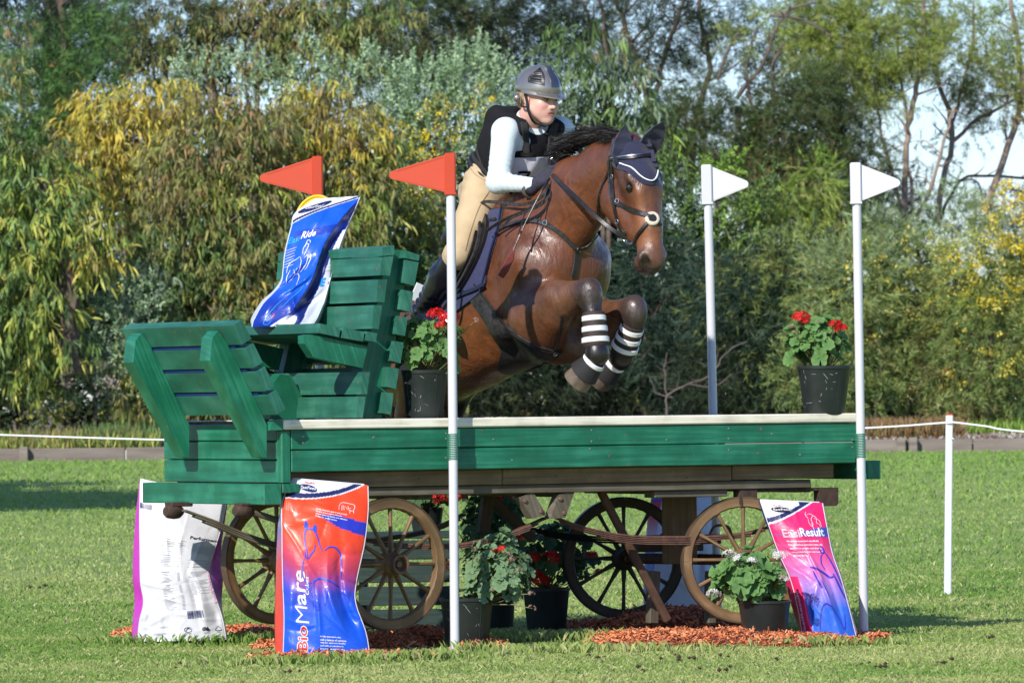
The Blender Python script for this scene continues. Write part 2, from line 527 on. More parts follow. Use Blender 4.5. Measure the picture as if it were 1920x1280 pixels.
# timber edging
M_SLEEPER = mat('grey_sleeper', (.25, .215, .18), .85, nscale=1.2, col2=(.15, .12, .10), bump=1, bscale=12, stretch=(1, 6, 12))
edging = empty('timber_edging', (0, 59.6, .39), 'low weathered grey timber edging along the back of the lawn', 'edging')
x = -22.0
while x < 22:
    L_ = 2.35
    mb = MB(); z0 = .36; mb.box((x, 59.5 + random.uniform(-.02, .02), z0), (L_, random.uniform(-.03, .03), 0), (0, .12, 0), (0, 0, .195), 0, .01)
    mb.build('sleeper', M_SLEEPER, edging); x += L_ + .02
for px in (45, 1690, 1712):
    p = P(px, 850, 59.44); mb = MB(); mb.box((p.x - .06, 59.36, .34), (.12, 0, 0), (0, .12, 0), (0, 0, .24), 0, .01); mb.build('edging_post', M_SLEEPER, edging)

# grass blades -----------------------------------------------------------------
M_GRASS = attr_mat('grass_blades', .55, trans=.30, spec=.3)
def value_noise(X, Y, s, seed):
    r = np.random.default_rng(seed); T = r.random((128, 128))
    x = X / s; y = Y / s; i = np.floor(x).astype(int); j = np.floor(y).astype(int); fx = x - i; fy = y - j
    fx = fx * fx * (3 - 2 * fx); fy = fy * fy * (3 - 2 * fy)
    g = lambda a, b: T[a % 128, b % 128]
    return (g(i, j) * (1 - fx) + g(i + 1, j) * fx) * (1 - fy) + (g(i, j + 1) * (1 - fx) + g(i + 1, j + 1) * fx) * fy
def blades(X, Y, H, Wd, seed, lean=.6):
    r = np.random.default_rng(seed); n = len(X); Z = gz(X, Y)
    a = r.random(n) * 2 * np.pi; dx, dy = np.cos(a), np.sin(a)
    b = r.random(n) * 2 * np.pi; lx, ly = np.cos(b) * lean * H * (r.random(n) * .9 + .1), np.sin(b) * lean * H * (r.random(n) * .9 + .1)
    B = np.stack([X, Y, Z - .004], 1); w = Wd[:, None] * np.stack([dx, dy, np.zeros(n)], 1) * .5
    m = B + np.stack([lx * .35, ly * .35, H * .6], 1); t = B + np.stack([lx, ly, H * (1 - .25 * lean)], 1)
    V = np.stack([B - w, B + w, m - w * .9, t], 1).reshape(-1, 3)
    i = np.arange(n)[:, None] * 4
    F = np.concatenate([i + [0, 1, 2], i + [2, 1, 3]], 1).reshape(-1, 3)
    pa = value_noise(X, Y, .8, 3) * .5 + value_noise(X, Y, .22, 4) * .3 + value_noise(X, Y * .35, 2.6, 5) * .4
    pa = np.clip((pa - .35) / .5, 0, 1)
    g1 = np.array((.165, .29, .05)); g2 = np.array((.36, .42, .13)); dry = np.array((.50, .48, .22))
    c = g1 + (g2 - g1) * pa[:, None]
    dr = (r.random(n) < .10 + .13 * pa)[:, None]
    c = np.where(dr, dry, c) * (0.80 + .4 * r.random(n))[:, None]
    far = np.clip((Y - 8) / 45, 0, 1)[:, None]
    c = c * (1 - far) + far * np.array((.22, .37, .07)) * (.85 + .3 * r.random(n))[:, None]
    return V, F, np.repeat(c, 4, 0)
def scatter(n, y0, y1, half, seed):
    r = np.random.default_rng(seed); Y = y0 + (y1 - y0) * r.random(n); S = half * (Y + 30) / 30
    return (r.random(n) * 2 - 1) * S, Y
mulch_spots = []   # (x, y, rx, ry, h)
def spot(px, py, rpx, ry, h):
    p = G(px, py); s = FPX / (30 + p.y); mulch_spots.append((p.x, p.y, rpx / s, ry, h))
spot(560, 1215, 95, .22, .035); spot(680, 1213, 120, .45, .06); spot(775, 1205, 95, .45, .07); spot(650, 1232, 170, .12, .022); spot(262, 1195, 48, .25, .03); spot(470, 1190, 55, .3, .03)
spot(900, 1213, 55, .25, .025); spot(1120, 1178, 90, .5, .035); spot(1255, 1185, 150, .62, .11); spot(1300, 1208, 170, .42, .05); spot(1200, 1205, 110, .35, .04); spot(1380, 1205, 140, .45, .055); spot(1500, 1208, 130, .36, .04); spot(1600, 1195, 65, .25, .022); spot(1250, 1200, 130, .35, .03)
def mulch_h(X, Y):
    h = np.zeros_like(X, dtype=float); wob = value_noise(X, Y, .13, 31) + .5 * value_noise(X, Y, .05, 32) - .25
    for x, y, rx, ry, hh in mulch_spots:
        d = ((X - x) / rx) ** 2 + ((Y - y) / ry) ** 2 + .55 * (wob - .5)
        h = np.maximum(h, hh * np.clip(1 - d, 0, 1) ** .7)
    return h
Vs = []; Fs = []; Cs = []; o = 0
def addb(V, F, C):
    global o
    Vs.append(V); Fs.append(F + o); Cs.append(C); o += len(V)
for (n, y0, y1, half, h0, h1, w, seed) in ((205000, -4.6, 3.5, 3.0, .012, .029, .0030, 1), (90000, 3.5, 12, 3.3, .016, .036, .005, 2), (60000, 12, 30, 3.7, .018, .042, .010, 3), (45000, 30, 59.4, 4.0, .025, .06, .018, 4)):
    X, Y = scatter(n, y0, y1, half, seed); r = np.random.default_rng(seed + 50)
    keep = mulch_h(X, Y) < .006 + .012 * r.random(len(X)) ** 4
    X, Y = X[keep], Y[keep]; r2 = r.random(len(X))
    H = h0 + (h1 - h0) * r2 ** 1.3; H *= .75 + .6 * value_noise(X, Y, .35, 9)
    addb(*blades(X, Y, H, np.full(len(X), w) * (.7 + .6 * r.random(len(X))), seed + 9, .9))
# taller tufts at the feet of things
for px, py, n, rx, ry in ((420, 1205, 500, .5, .12), (330, 1210, 380, .28, .05), (1000, 1205, 1200, .45, .22), (1320, 1175, 90, .10, .08), (1270, 1200, 40, .05, .04), (880, 1222, 120, .12, .04), (1600, 1212, 260, .35, .06), (760, 1240, 420, .35, .06), (560, 1245, 350, .4, .05), (1100, 1225, 400, .5, .06)):
    p = G(px, py); r = np.random.default_rng(int(px)); X = p.x + rx * r.normal(size=n) * .6; Y = p.y + ry * r.normal(size=n) * .6
    addb(*blades(X, Y, .035 + .05 * r.random(n), np.full(n, .0045), int(px) + 1, .7))
gr = link('grass', np_mesh('grass', np.vstack(Vs), np.vstack(Fs), M_GRASS, False, np.vstack(Cs)))
setp(gr, 'short mown green grass with drier straw patches', 'grass', kind='stuff')

# mulch ------------------------------------------------------------------------
M_MULCHB = mat('mulch_bed', (.28, .065, .026), .9, nscale=60, col2=(.10, .026, .013), bump=1, bscale=120)
M_CHIP = attr_mat('mulch_chips', .75, noise=.25, nscale=90)
xs = np.arange(-2.1, 2.3, .03); ys = np.arange(-1.1, 2.4, .03)
def mz(X, Y):
    h = mulch_h(X, Y); return gz(X, Y) + np.where(h > .004, h, -.05)
link('mulch_bed', grid_mesh('mulch_bed', xs, ys, mz, M_MULCHB))['kind'] = 'structure'
def chips(n, seed):
    r = np.random.default_rng(seed)
    X = r.uniform(-2.1, 2.3, n * 3); Y = r.uniform(-1.1, 2.4, n * 3); h = mulch_h(X, Y)
    ok = (h > .001) | (r.random(len(X)) < .0); X, Y, h = X[ok][:n], Y[ok][:n], h[ok][:n]; n = len(X)
    L = .011 + .040 * r.random(n) ** 1.5; Wd = .004 + .008 * r.random(n); T = .002 + .004 * r.random(n)
    yaw = r.random(n) * 6.283; pit = r.normal(size=n) * .5; rol = r.normal(size=n) * .6
    ax = np.stack([np.cos(yaw) * np.cos(pit), np.sin(yaw) * np.cos(pit), np.sin(pit)], 1)
    sx = np.stack([-np.sin(yaw), np.cos(yaw), np.zeros(n)], 1); up = np.cross(ax, sx)
    sy = sx * np.cos(rol)[:, None] + up * np.sin(rol)[:, None]; up = np.cross(ax, sy)
    C = np.stack([X, Y, gz(X, Y) + h + .004 + .014 * r.random(n) ** 2], 1)
    a = ax * L[:, None] / 2; b = sy * Wd[:, None] / 2; c = up * T[:, None] / 2
    V = np.stack([C - a - b - c, C - a + b - c, C - a * .8 + b * .6 + c, C - a - b * .6 + c, C + a - b - c, C + a * .7 + b - c, C + a * .9 + b * .6 + c, C + a - b * .6 + c], 1).reshape(-1, 3)
    i = np.arange(n)[:, None] * 8
    F = np.concatenate([i + q for q in ([3, 2, 6, 7], [0, 3, 7, 4], [1, 5, 6, 2], [0, 1, 2, 3], [4, 7, 6, 5])], 1).reshape(-1, 4)
    base = np.array([(.60, .18, .065), (.70, .26, .10), (.46, .12, .045), (.28, .07, .032), (.72, .36, .20)])[r.choice(5, n, p=[.36, .24, .24, .1, .06])]
    return V, F, np.repeat(base * (.8 + .4 * r.random(n))[:, None], 8, 0)
V, F, C = chips(16500, 5)
setp(link('mulch_chips', np_mesh('mulch_chips', V, F, M_CHIP, False, C)), 'orange-red bark mulch chips heaped under the wagon', 'mulch', kind='stuff')
# little clods of earth on the lawn
M_CLOD = mat('earth_clods', (.085, .045, .025), .95, nscale=80, col2=(.04, .022, .012), bump=1)
mb = MB(); r = random.Random(3)
for cx, cy, n, sp in ((155, 935, 3, 6), (90, 1110, 10, 22), (260, 1100, 8, 14), (230, 1172, 5, 14), (1300, 1235, 14, 30), (1650, 1250, 14, 24), (1340, 1260, 9, 22), (1200, 1258, 5, 14), (1770, 1244, 6, 16), (1460, 1234, 4, 8), (1860, 1200, 5, 20), (560, 1262, 5, 16), (330, 1250, 3, 12), (1130, 1240, 6, 14)):
    for _ in range(n * 2 // 3):
        p = G(cx + r.gauss(0, sp), cy + r.gauss(0, 3)); s = r.uniform(.006, .018)
        c = Vector((p.x, p.y, float(gz(p.x, p.y)) + .012 + s * .4)); pts = []
        for (u, v, w) in ((1, 0, 0), (-1, 0, 0), (0, 1, 0), (0, -1, 0), (0, 0, .7), (0, 0, -.7)):
            pts.append(c + Vector((u, v, w)) * s * r.uniform(.6, 1.3))
        mb.add(pts, [(0, 2, 4), (2, 1, 4), (1, 3, 4), (3, 0, 4), (2, 0, 5), (1, 2, 5), (3, 1, 5), (0, 3, 5)])
setp(mb.build('earth_clods', M_CLOD), 'scattered brown clods of kicked-up earth on the grass', 'earth clods', kind='stuff')

# ================================================================== trees and shrubs behind the lawn
M_FOL = attr_mat('foliage', .55, trans=.20, spec=.35)
M_FOLD = attr_mat('foliage_dull', .75, trans=.20, spec=.15)
M_BARK = mat('bark_brown', (.16, .115, .085), .9, nscale=9, col2=(.07, .05, .04), bump=1, bscale=25)
M_BARKL = mat('bark_pale', (.38, .29, .23), .85, nscale=7, col2=(.22, .16, .12), bump=1, bscale=20)
M_BARKD = mat('bark_grey', (.15, .12, .10), .9, nscale=9, col2=(.09, .07, .06), bump=1, bscale=25)
def unit(a): return a / (np.linalg.norm(a, axis=-1, keepdims=True) + 1e-9)
def leafstrips(Bp, D, L, Wd, curve, r):
    """curved lance-shaped leaves: base points, directions, lengths, widths; 4 triangles each"""
    n = len(Bp); D = unit(D); S = unit(np.cross(D, unit(r.normal(size=(n, 3)))))
    sag = np.stack([np.zeros(n), np.zeros(n), -np.ones(n)], 1) * curve[:, None] + S * 0
    bend = unit(r.normal(size=(n, 3))) * .18
    L = L[:, None]; W = Wd[:, None]
    p0 = Bp; m1 = Bp + D * L * .33 + (sag * .10 + bend * .10) * L; m2 = Bp + D * L * .68 + (sag * .38 + bend * .16) * L; t = Bp + D * L * .95 + (sag * .80) * L
    V = np.stack([p0, m1 - S * W * .45, m1 + S * W * .45, m2 - S * W * .38, m2 + S * W * .38, t], 1).reshape(-1, 3)
    i = np.arange(n)[:, None] * 6
    F = np.concatenate([i + [0, 1, 2], i + [1, 3, 2], i + [2, 3, 4], i + [3, 5, 4]], 1).reshape(-1, 3)
    return V, F, 6
def ovals(Bp, D, L, Wd, r):
    n = len(Bp); D = unit(D); S = unit(np.cross(D, unit(r.normal(size=(n, 3))))); L = L[:, None]; W = Wd[:, None]
    V = np.stack([Bp, Bp + D * L * .55 - S * W * .5, Bp + D * L, Bp + D * L * .55 + S * W * .5], 1).reshape(-1, 3)
    i = np.arange(n)[:, None] * 4
    return V, np.concatenate([i + [0, 1, 2], i + [0, 2, 3]], 1).reshape(-1, 3), 4
def needles(Bp, D, L, Wd, r):
    n = len(Bp); D = unit(D); S = unit(np.cross(D, unit(r.normal(size=(n, 3))))); L = L[:, None]; W = Wd[:, None]
    V = np.stack([Bp - S * W * .5, Bp + S * W * .5, Bp + D * L], 1).reshape(-1, 3)
    return V, (np.arange(n)[:, None] * 3 + [0, 1, 2]), 3
def sample_lobe(c, rad, n, r, shell=.55):
    d = unit(r.normal(size=(n, 3))); q = (shell + (1 - shell) * r.random(n) ** .7)[:, None]
    wob = 1 + .22 * np.sin(d[:, :1] * 5 + c[0] * 3) * np.cos(d[:, 2:] * 6 + c[2] * 2)
    return c + d * np.array(rad) * q * wob, d
PAL = dict(
    gold=[(0.562, 0.446, 0.0644), (0.468, 0.365, 0.0572), (0.351, 0.352, 0.0715), (0.608, 0.541, 0.114), (0.257, 0.203, 0.0644)],
    ygreen=[(0.3, 0.362, 0.0625), (0.413, 0.45, 0.0875), (0.175, 0.25, 0.05), (0.5, 0.475, 0.125), (0.125, 0.188, 0.0438)],
    olive=[(0.176, 0.2, 0.0527), (0.234, 0.243, 0.0702), (0.117, 0.172, 0.0468), (0.304, 0.286, 0.0936), (0.152, 0.129, 0.0527), (0.281, 0.315, 0.0819)],
    brown=[(0.248, 0.21, 0.0788), (0.192, 0.171, 0.0675), (0.304, 0.276, 0.113), (0.135, 0.145, 0.0506), (0.338, 0.224, 0.09)],
    green=[(0.0945, 0.162, 0.0473), (0.135, 0.23, 0.0607), (0.0675, 0.121, 0.0405), (0.189, 0.284, 0.081)],
    silver=[(0.323, 0.463, 0.269), (0.419, 0.565, 0.33), (0.239, 0.36, 0.19), (0.503, 0.643, 0.39), (0.192, 0.283, 0.122)],
    dsilver=[(0.215, 0.287, 0.199), (0.286, 0.369, 0.254), (0.157, 0.218, 0.133)],
    pine=[(0.09, 0.195, 0.0525), (0.12, 0.255, 0.0675), (0.0675, 0.135, 0.045), (0.165, 0.285, 0.075)],
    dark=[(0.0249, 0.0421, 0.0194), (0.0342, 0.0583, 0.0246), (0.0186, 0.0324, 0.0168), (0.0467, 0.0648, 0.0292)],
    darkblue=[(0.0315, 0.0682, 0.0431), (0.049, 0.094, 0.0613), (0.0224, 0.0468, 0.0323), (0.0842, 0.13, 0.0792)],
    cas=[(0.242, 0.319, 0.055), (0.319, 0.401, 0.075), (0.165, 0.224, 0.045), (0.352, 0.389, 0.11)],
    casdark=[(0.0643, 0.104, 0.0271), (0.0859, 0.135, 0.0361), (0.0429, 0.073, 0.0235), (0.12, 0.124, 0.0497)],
    lime=[(.22, .36, .05), (.30, .44, .08), (.14, .26, .04)],
    acacia=[(0.228, 0.302, 0.0808), (0.304, 0.381, 0.111), (0.162, 0.213, 0.0595), (0.266, 0.269, 0.085), (0.342, 0.414, 0.145)],
    sage=[(0.266, 0.356, 0.162), (0.323, 0.432, 0.204), (0.19, 0.259, 0.111)],
    yellow=[(.75, .55, .02), (.82, .66, .06), (.62, .45, .02)],
    pyellow=[(.66, .56, .08), (.74, .64, .14), (.52, .44, .05)],
    mauve=[(.40, .42, .62), (.50, .50, .68)], pinkgrey=[(.42, .33, .30), (.36, .30, .26)],
    rust=[(0.297, 0.169, 0.064), (0.357, 0.234, 0.096), (0.212, 0.143, 0.08)])
class Fol:
    def __init__(s, seed): s.r = np.random.default_rng(seed); s.V = []; s.F = []; s.C = []; s.o = 0
    def put(s, V, F, k, col):
        s.V.append(V); s.F.append(F + s.o); s.C.append(np.repeat(col, k, 0)); s.o += len(V)
    def cols(s, pal, nt, per, var=.22):
        r = s.r; P_ = np.array(PAL[pal]) if isinstance(pal, str) else np.array(sum([PAL[p] for p in pal], []))
        c = P_[r.integers(0, len(P_), nt)] * (1 - var / 2 + var * r.random((nt, 1)))
        return np.repeat(c, per, 0) * (.80 + .40 * r.random((nt * per, 1)))
    def lobe(s, kind, px, py, rx, ry, Y, pal, dens=1., rz=None, size=1., shell=.5):
        r = s.r; sc = FPX / (30 + Y); c = np.array(P(px, py, Y)); rad = (rx / sc, (rz or min(rx, ry) * .9) / sc, ry / sc)
        area = math.pi * rad[0] * rad[2]
        if kind == 'gum':
            per = 9; nt = max(3, int(area * 100 * dens / size ** 1.6)); Pp, d = sample_lobe(c, rad, nt, r, shell)
            ax = unit(d * np.array((.8, .8, .2)) + np.array((0, 0, -.35)) + r.normal(size=d.shape) * .4)
            t = r.random((nt, per, 1)); B = (Pp[:, None] + ax[:, None] * t * .34 * size + r.normal(size=(nt, per, 3)) * .015).reshape(-1, 3)
            D = (ax[:, None] * .45 + np.array((0, 0, -.55)) + r.normal(size=(nt, per, 3)) * .46).reshape(-1, 3); n = nt * per
            V, F, k = leafstrips(B, D, (.11 + .09 * r.random(n)) * size, (.024 + .014 * r.random(n)) * size, .3 + .5 * r.random(n), r)
            s.put(V, F, k, s.cols(pal, nt, per))
        elif kind in ('small', 'spike'):
            per = 26; nt = max(3, int(area * 125 * dens / size ** 1.5)); Pp, d = sample_lobe(c, rad, nt, r, shell)
            ax = unit(d * .5 + np.array((0, 0, 1.0 if kind == 'spike' else .35)) + r.normal(size=d.shape) * .30)
            t = r.random((nt, per, 1)); B = (Pp[:, None] + ax[:, None] * (t - .3) * .30 * size).reshape(-1, 3)
            D = (ax[:, None] * .5 + r.normal(size=(nt, per, 3)) * .7).reshape(-1, 3); n = nt * per
            V, F, k = ovals(B, D, (.035 + .03 * r.random(n)) * size, (.018 + .012 * r.random(n)) * size, r)
            s.put(V, F, k, s.cols(pal, nt, per, .15))
        elif kind in ('needle', 'feather', 'weep'):
            per = 22; nt = max(3, int(area * 165 * dens / size ** 1.5)); Pp, d = sample_lobe(c, rad, nt, r, shell)
            dr = {'needle': .45, 'feather': -.05, 'weep': -.8}[kind]
            ax = unit(d * .7 + np.array((0, 0, dr)) + r.normal(size=d.shape) * .35)
            ln = .30 * size; t = r.random((nt, per, 1)); B = (Pp[:, None] + ax[:, None] * t * ln).reshape(-1, 3)
            D = (ax[:, None] * (1.0 if kind != 'needle' else .8) + r.normal(size=(nt, per, 3)) * (.55 if kind != 'weep' else .25)).reshape(-1, 3); n = nt * per
            V, F, k = needles(B, D, (.09 + .09 * r.random(n)) * size, (.010 + .005 * r.random(n)) * size ** .5, r)
            s.put(V, F, k, s.cols(pal, nt, per, .25))
        elif kind == 'fine':
            per = 30; nt = max(3, int(area * 150 * dens / size ** 1.5)); Pp, d = sample_lobe(c, rad, nt, r, shell)
            ax = unit(d * .6 + np.array((0, 0, -.35)) + r.normal(size=d.shape) * .45)
            t = r.random((nt, per, 1)); B = (Pp[:, None] + ax[:, None] * t * .28 * size + r.normal(size=(nt, per, 3)) * .022).reshape(-1, 3)
            D = (ax[:, None] * .7 + r.normal(size=(nt, per, 3)) * .55).reshape(-1, 3); n = nt * per
            V, F, k = needles(B, D, (.055 + .055 * r.random(n)) * size, (.010 + .004 * r.random(n)) * size, r)
            s.put(V, F, k, s.cols(pal, nt, per, .25))
        elif kind == 'mass':
            n = int(area * 260 * dens / size ** 2); Pp, d = sample_lobe(c, rad, n, r, shell)
            V, F, k = ovals(Pp, d * .5 + r.normal(size=d.shape), (.10 + .10 * r.random(n)) * size, (.05 + .05 * r.random(n)) * size, r)
            s.put(V, F, k, s.cols(pal, n, 1, .3))
        elif kind == 'flower':
            nt = max(1, int(area * 9 * dens)); Pp, d = sample_lobe(c, rad, nt, r, .8)
            Pp[:, 1] -= .45; per = 18
            B = (Pp[:, None] + r.normal(size=(nt, per, 3)) * np.array((.05, .03, .04)) * size).reshape(-1, 3); n = nt * per
            V, F, k = ovals(B, r.normal(size=(n, 3)), (.025 + .02 * r.random(n)) * size, (.022 + .015 * r.random(n)) * size, r)
            s.put(V, F, k, s.cols(pal, nt, per, .1))
        return s
    def mesh(s, name, m=None): return np_mesh(name, np.vstack(s.V), np.vstack(s.F), m or M_FOL, False, np.clip(np.vstack(s.C), 0, 1))
def branchy(mb, pts, Y, r0, r1, r, twigs=0, tl=60, n=7):
    """tapered, slightly crooked limb following pixels; with side twigs"""
    sc = FPX / (30 + Y); c = pl([P(x, y, Y + (q[0] if q else 0)) for x, y, *q in pts], max(6, len(pts) * 4))
    c += np.array([[r.gauss(0, .012), r.gauss(0, .012), 0] for _ in c]); rr = np.linspace(r0 / sc, r1 / sc, len(c)) * (.8 if r0 < 15 else 1)
    mb.tube([Vector(p) for p in c], list(rr), n)
    for _ in range(twigs):
        i = r.randrange(len(c) // 4, len(c) - 1); a = Vector(c[i]); d = Vector((r.gauss(0, .8), r.gauss(0, .5), r.uniform(.1, 1))).normalized(); l = tl / sc * r.uniform(.4, 1.1)
        b = a + d * l * .5 + Vector((r.gauss(0, .04), 0, r.gauss(0, .04))); e = b + (d + Vector((r.gauss(0, .35), 0, r.gauss(0, .25)))).normalized() * l * .5
        q = rr[i] * .5; mb.tube([a, b, e], [q, q * .7, q * .25], 5, cap=False)
def tree(name, label, cat, Y, lobes, trunks, seed, group=None, bark=None, fm=None, basepx=None):
    f = Fol(seed); r = random.Random(seed)
    for lb in lobes:
        kind, px, py, rx, ry, pal, dens = lb[:7]; kw = dict(lb[7]) if len(lb) > 7 else {}
        if kind == 'gum' and 'size' not in kw: kw['size'] = .84
        f.lobe(kind, px, py, rx, ry, Y + kw.pop('dy', 0), pal, dens, **kw)
    bx = basepx or (trunks[0][0][0][0] if trunks else lobes[0][1]); b = P(bx, 790, Y); b.z = .55
    root = empty(name, b, label, cat, group)
    link('crown', f.mesh('crown', fm), root)
    if trunks:
        mb = MB()
        for pts, r0, r1, tw, *tl in trunks: branchy(mb, pts, Y, r0, r1, r, tw, tl[0] if tl else 60)
        t = mb.build('trunk', bark or M_BARK, root, True)
    return root

# --- far screen of dark trees that closes the view low down
f = Fol(90)
for i in range(30):
    px = -60 + i * 70; top = 440 if px < 1450 else 500
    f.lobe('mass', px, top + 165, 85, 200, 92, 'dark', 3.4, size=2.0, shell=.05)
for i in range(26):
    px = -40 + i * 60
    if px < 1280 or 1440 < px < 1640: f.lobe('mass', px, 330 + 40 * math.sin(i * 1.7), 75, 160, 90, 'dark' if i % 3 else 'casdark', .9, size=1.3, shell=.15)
for i in range(28): f.lobe('mass', -60 + i * 76, 770, 70, 40, 67, 'dark' if i % 2 else 'olive', 1.6, size=1.1, shell=.1)
for side in (-1, 1):                      # the wood goes on to both sides of the frame
    for i in range(9):
        px = 960 + side * (1110 + i * 190)
        for yy, ry, pal, d in ((600, 190, ('olive', 'acacia', 'green')[i % 3], 1.6), (330, 170, ('green', 'casdark', 'olive')[i % 3], 1.3), (90, 150, ('casdark', 'cas', 'dark')[i % 3], 1.0)):
            f.lobe('mass', px, yy + 30 * math.sin(i * 2.3), 130, ry, 66 + i % 3 * 3, pal, d, size=1.7, shell=.3)
setp(link('distant_thicket', f.mesh('distant_thicket', M_FOLD)), 'dense dark thicket of trees closing the view behind the shrubs', 'thicket', kind='stuff')

TG = 'trees behind the lawn'; SG = 'shrubs behind the lawn'
# --- back row: tall trees
tree('gum_tree', 'tall brown-barked gum tree with forked bare trunk above the golden foliage, top left', 'tree', 74,
     [('fine', 300, 30, 130, 90, 'casdark', 1.6), ('gum', 330, 90, 120, 80, 'olive', 1.0), ('gum', 450, 80, 120, 90, ['olive', 'brown'], .9), ('gum', 600, 100, 110, 90, ['olive', 'ygreen'], .9), ('gum', 640, 20, 120, 60, ['olive', 'green'], 1.0), ('gum', 520, 20, 90, 50, 'brown', .8), ('fine', 420, 60, 70, 60, 'casdark', .5), ('gum', 250, 70, 60, 50, 'olive', .5), ('gum', 560, 60, 90, 80, 'olive', .6), ('gum', 640, 90, 70, 60, 'olive', .5), ('gum', 490, 30, 60, 50, 'olive', .5), ('feather', 330, 130, 60, 45, 'brown', .5), ('gum', 700, 30, 70, 60, 'olive', .4)],
     [([(408, 560), (404, 300), (400, 190), (392, 90), (398, 0), (404, -60)], 13, 8, 4), ([(393, 75), (365, 35), (350, -20)], 7, 5, 2), ([(480, 420), (483, 200), (478, 90), (492, 20), (500, -40)], 7, 4, 4)], 11, TG, M_BARKL)
tree('pine_tree', 'bright green pine with soft needle tufts in the top left corner', 'tree', 70,
     [('needle', 90, 150, 75, 60, 'pine', 1.5), ('needle', 150, 90, 60, 50, 'pine', 1.5), ('needle', 60, 220, 80, 60, 'pine', 1.4), ('needle', 170, 175, 60, 50, 'pine', 1.4), ('needle', 40, 90, 50, 50, 'pine', 1.0), ('needle', 110, 255, 70, 50, 'pine', 1.2), ('needle', 195, 50, 40, 40, 'pine', 1.), ('needle', 20, 300, 70, 60, 'pine', 1.2), ('needle', 110, 40, 50, 30, 'dark', .8), ('feather', 140, 120, 90, 120, 'dark', .5, dict(dy=2)), ('flower', 90, 180, 90, 80, 'rust', .25)],
     [([(120, 700), (110, 300), (120, 100), (110, -40)], 14, 8, 8)], 12, TG)
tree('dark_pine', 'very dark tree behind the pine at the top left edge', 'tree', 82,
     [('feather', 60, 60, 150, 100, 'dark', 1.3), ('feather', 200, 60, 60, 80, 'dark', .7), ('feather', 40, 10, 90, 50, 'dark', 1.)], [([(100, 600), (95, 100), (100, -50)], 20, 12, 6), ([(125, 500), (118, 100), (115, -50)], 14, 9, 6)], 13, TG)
tree('casuarina_tree', 'dark drooping casuarina above the rider, left of the sky gap', 'tree', 80,
     [('fine', 800, 70, 180, 120, 'casdark', 1.1), ('fine', 980, 60, 130, 90, 'dark', 1.3), ('fine', 780, 50, 110, 70, 'casdark', 1.5), ('fine', 880, 40, 100, 60, 'dark', 1.5), ('fine', 720, 90, 70, 60, 'casdark', 1.1), ('fine', 960, 60, 60, 55, 'dark', 1.1), ('fine', 830, 110, 90, 40, 'dark', 1.0), ('fine', 640, 30, 60, 60, 'casdark', .8), ('fine', 1010, 20, 60, 50, 'dark', .8), ('fine', 900, 150, 80, 50, 'casdark', .7), ('fine', 700, 170, 100, 60, 'casdark', .8)],
     [([(830, 500), (820, 200), (800, 80), (780, -40)], 10, 5, 8), ([(600, 500), (610, 220), (640, 60), (650, -40)], 8, 5, 6)], 14, TG)
tree('casuarina_tree', 'dark open-branched tree with twisted bare limbs, right of the rider', 'tree', 80,
     [('fine', 1200, 60, 170, 90, 'dark', .75), ('fine', 1400, 70, 100, 80, ['dark', 'casdark'], .8), ('fine', 1090, 40, 80, 60, 'dark', .8), ('fine', 1180, 60, 90, 70, 'casdark', .6), ('fine', 1270, 60, 80, 60, 'dark', .5), ('fine', 1350, 30, 70, 50, 'casdark', .7), ('fine', 1230, 140, 60, 40, 'dark', .4), ('fine', 1130, 110, 60, 40, 'dark', .4), ('fine', 1060, 90, 40, 50, 'dark', .5), ('fine', 1430, 90, 60, 50, 'dark', .5), ('fine', 1480, 140, 60, 60, 'dark', .8)],
     [([(1212, 520), (1216, 280), (1206, 150), (1176, 60), (1150, -20)], 9, 5, 9, 110), ([(1215, 260), (1240, 130), (1265, 50), (1290, -20)], 7, 4, 9, 110), ([(1290, 480), (1300, 250), (1330, 120), (1310, 20), (1320, -30)], 8, 4, 9, 110), ([(1205, 150), (1160, 110), (1120, 60), (1090, 0)], 5, 3, 7, 90), ([(1140, 500), (1150, 250), (1140, 80), (1120, -20)], 6, 4, 7, 100)], 15, TG)
tree('she_oak', 'she-oak with a tangle of pale bare branches between the horse and the rear white flag', 'tree', 76,
     [('fine', 1320, 250, 110, 90, 'casdark', 1.5), ('fine', 1500, 230, 110, 110, 'casdark', 1.6), ('fine', 1450, 340, 130, 80, ['casdark', 'brown'], 1.4), ('fine', 1600, 330, 80, 100, 'casdark', 1.3), ('fine', 1300, 190, 60, 55, 'casdark', .9), ('fine', 1270, 240, 60, 60, 'casdark', 1.2), ('fine', 1340, 270, 80, 60, 'casdark', 1.3), ('fine', 1500, 250, 90, 80, 'casdark', 1.5), ('fine', 1560, 330, 70, 70, 'casdark', 1.3), ('fine', 1420, 320, 80, 60, 'casdark', 1.2), ('fine', 1540, 190, 60, 60, 'casdark', 1.0), ('fine', 1260, 310, 60, 60, 'casdark', 1.), ('fine', 1390, 60, 60, 40, 'cas', .5), ('fine', 1480, 340, 80, 90, 'brown', .5), ('fine', 1600, 260, 40, 70, 'casdark', .8)],
     [([(1382, 185), (1430, 120), (1452, 60), (1480, 20), (1530, 5)], 5, 3, 5, 70), ([(1420, 240), (1405, 180), (1400, 120), (1420, 50)], 5, 3, 5, 70), ([(1432, 260), (1452, 200), (1448, 130), (1470, 80)], 5, 3, 6, 70), ([(1440, 30), (1480, 32), (1530, 50), (1560, 70)], 4, 3, 3, 40), ([(1345, 150), (1362, 100), (1385, 60)], 4, 3, 3), ([(1425, 420), (1425, 250), (1440, 230)], 9, 6, 4), ([(1380, 200), (1395, 260), (1420, 300)], 6, 5, 2)], 16, TG, M_BARKD)
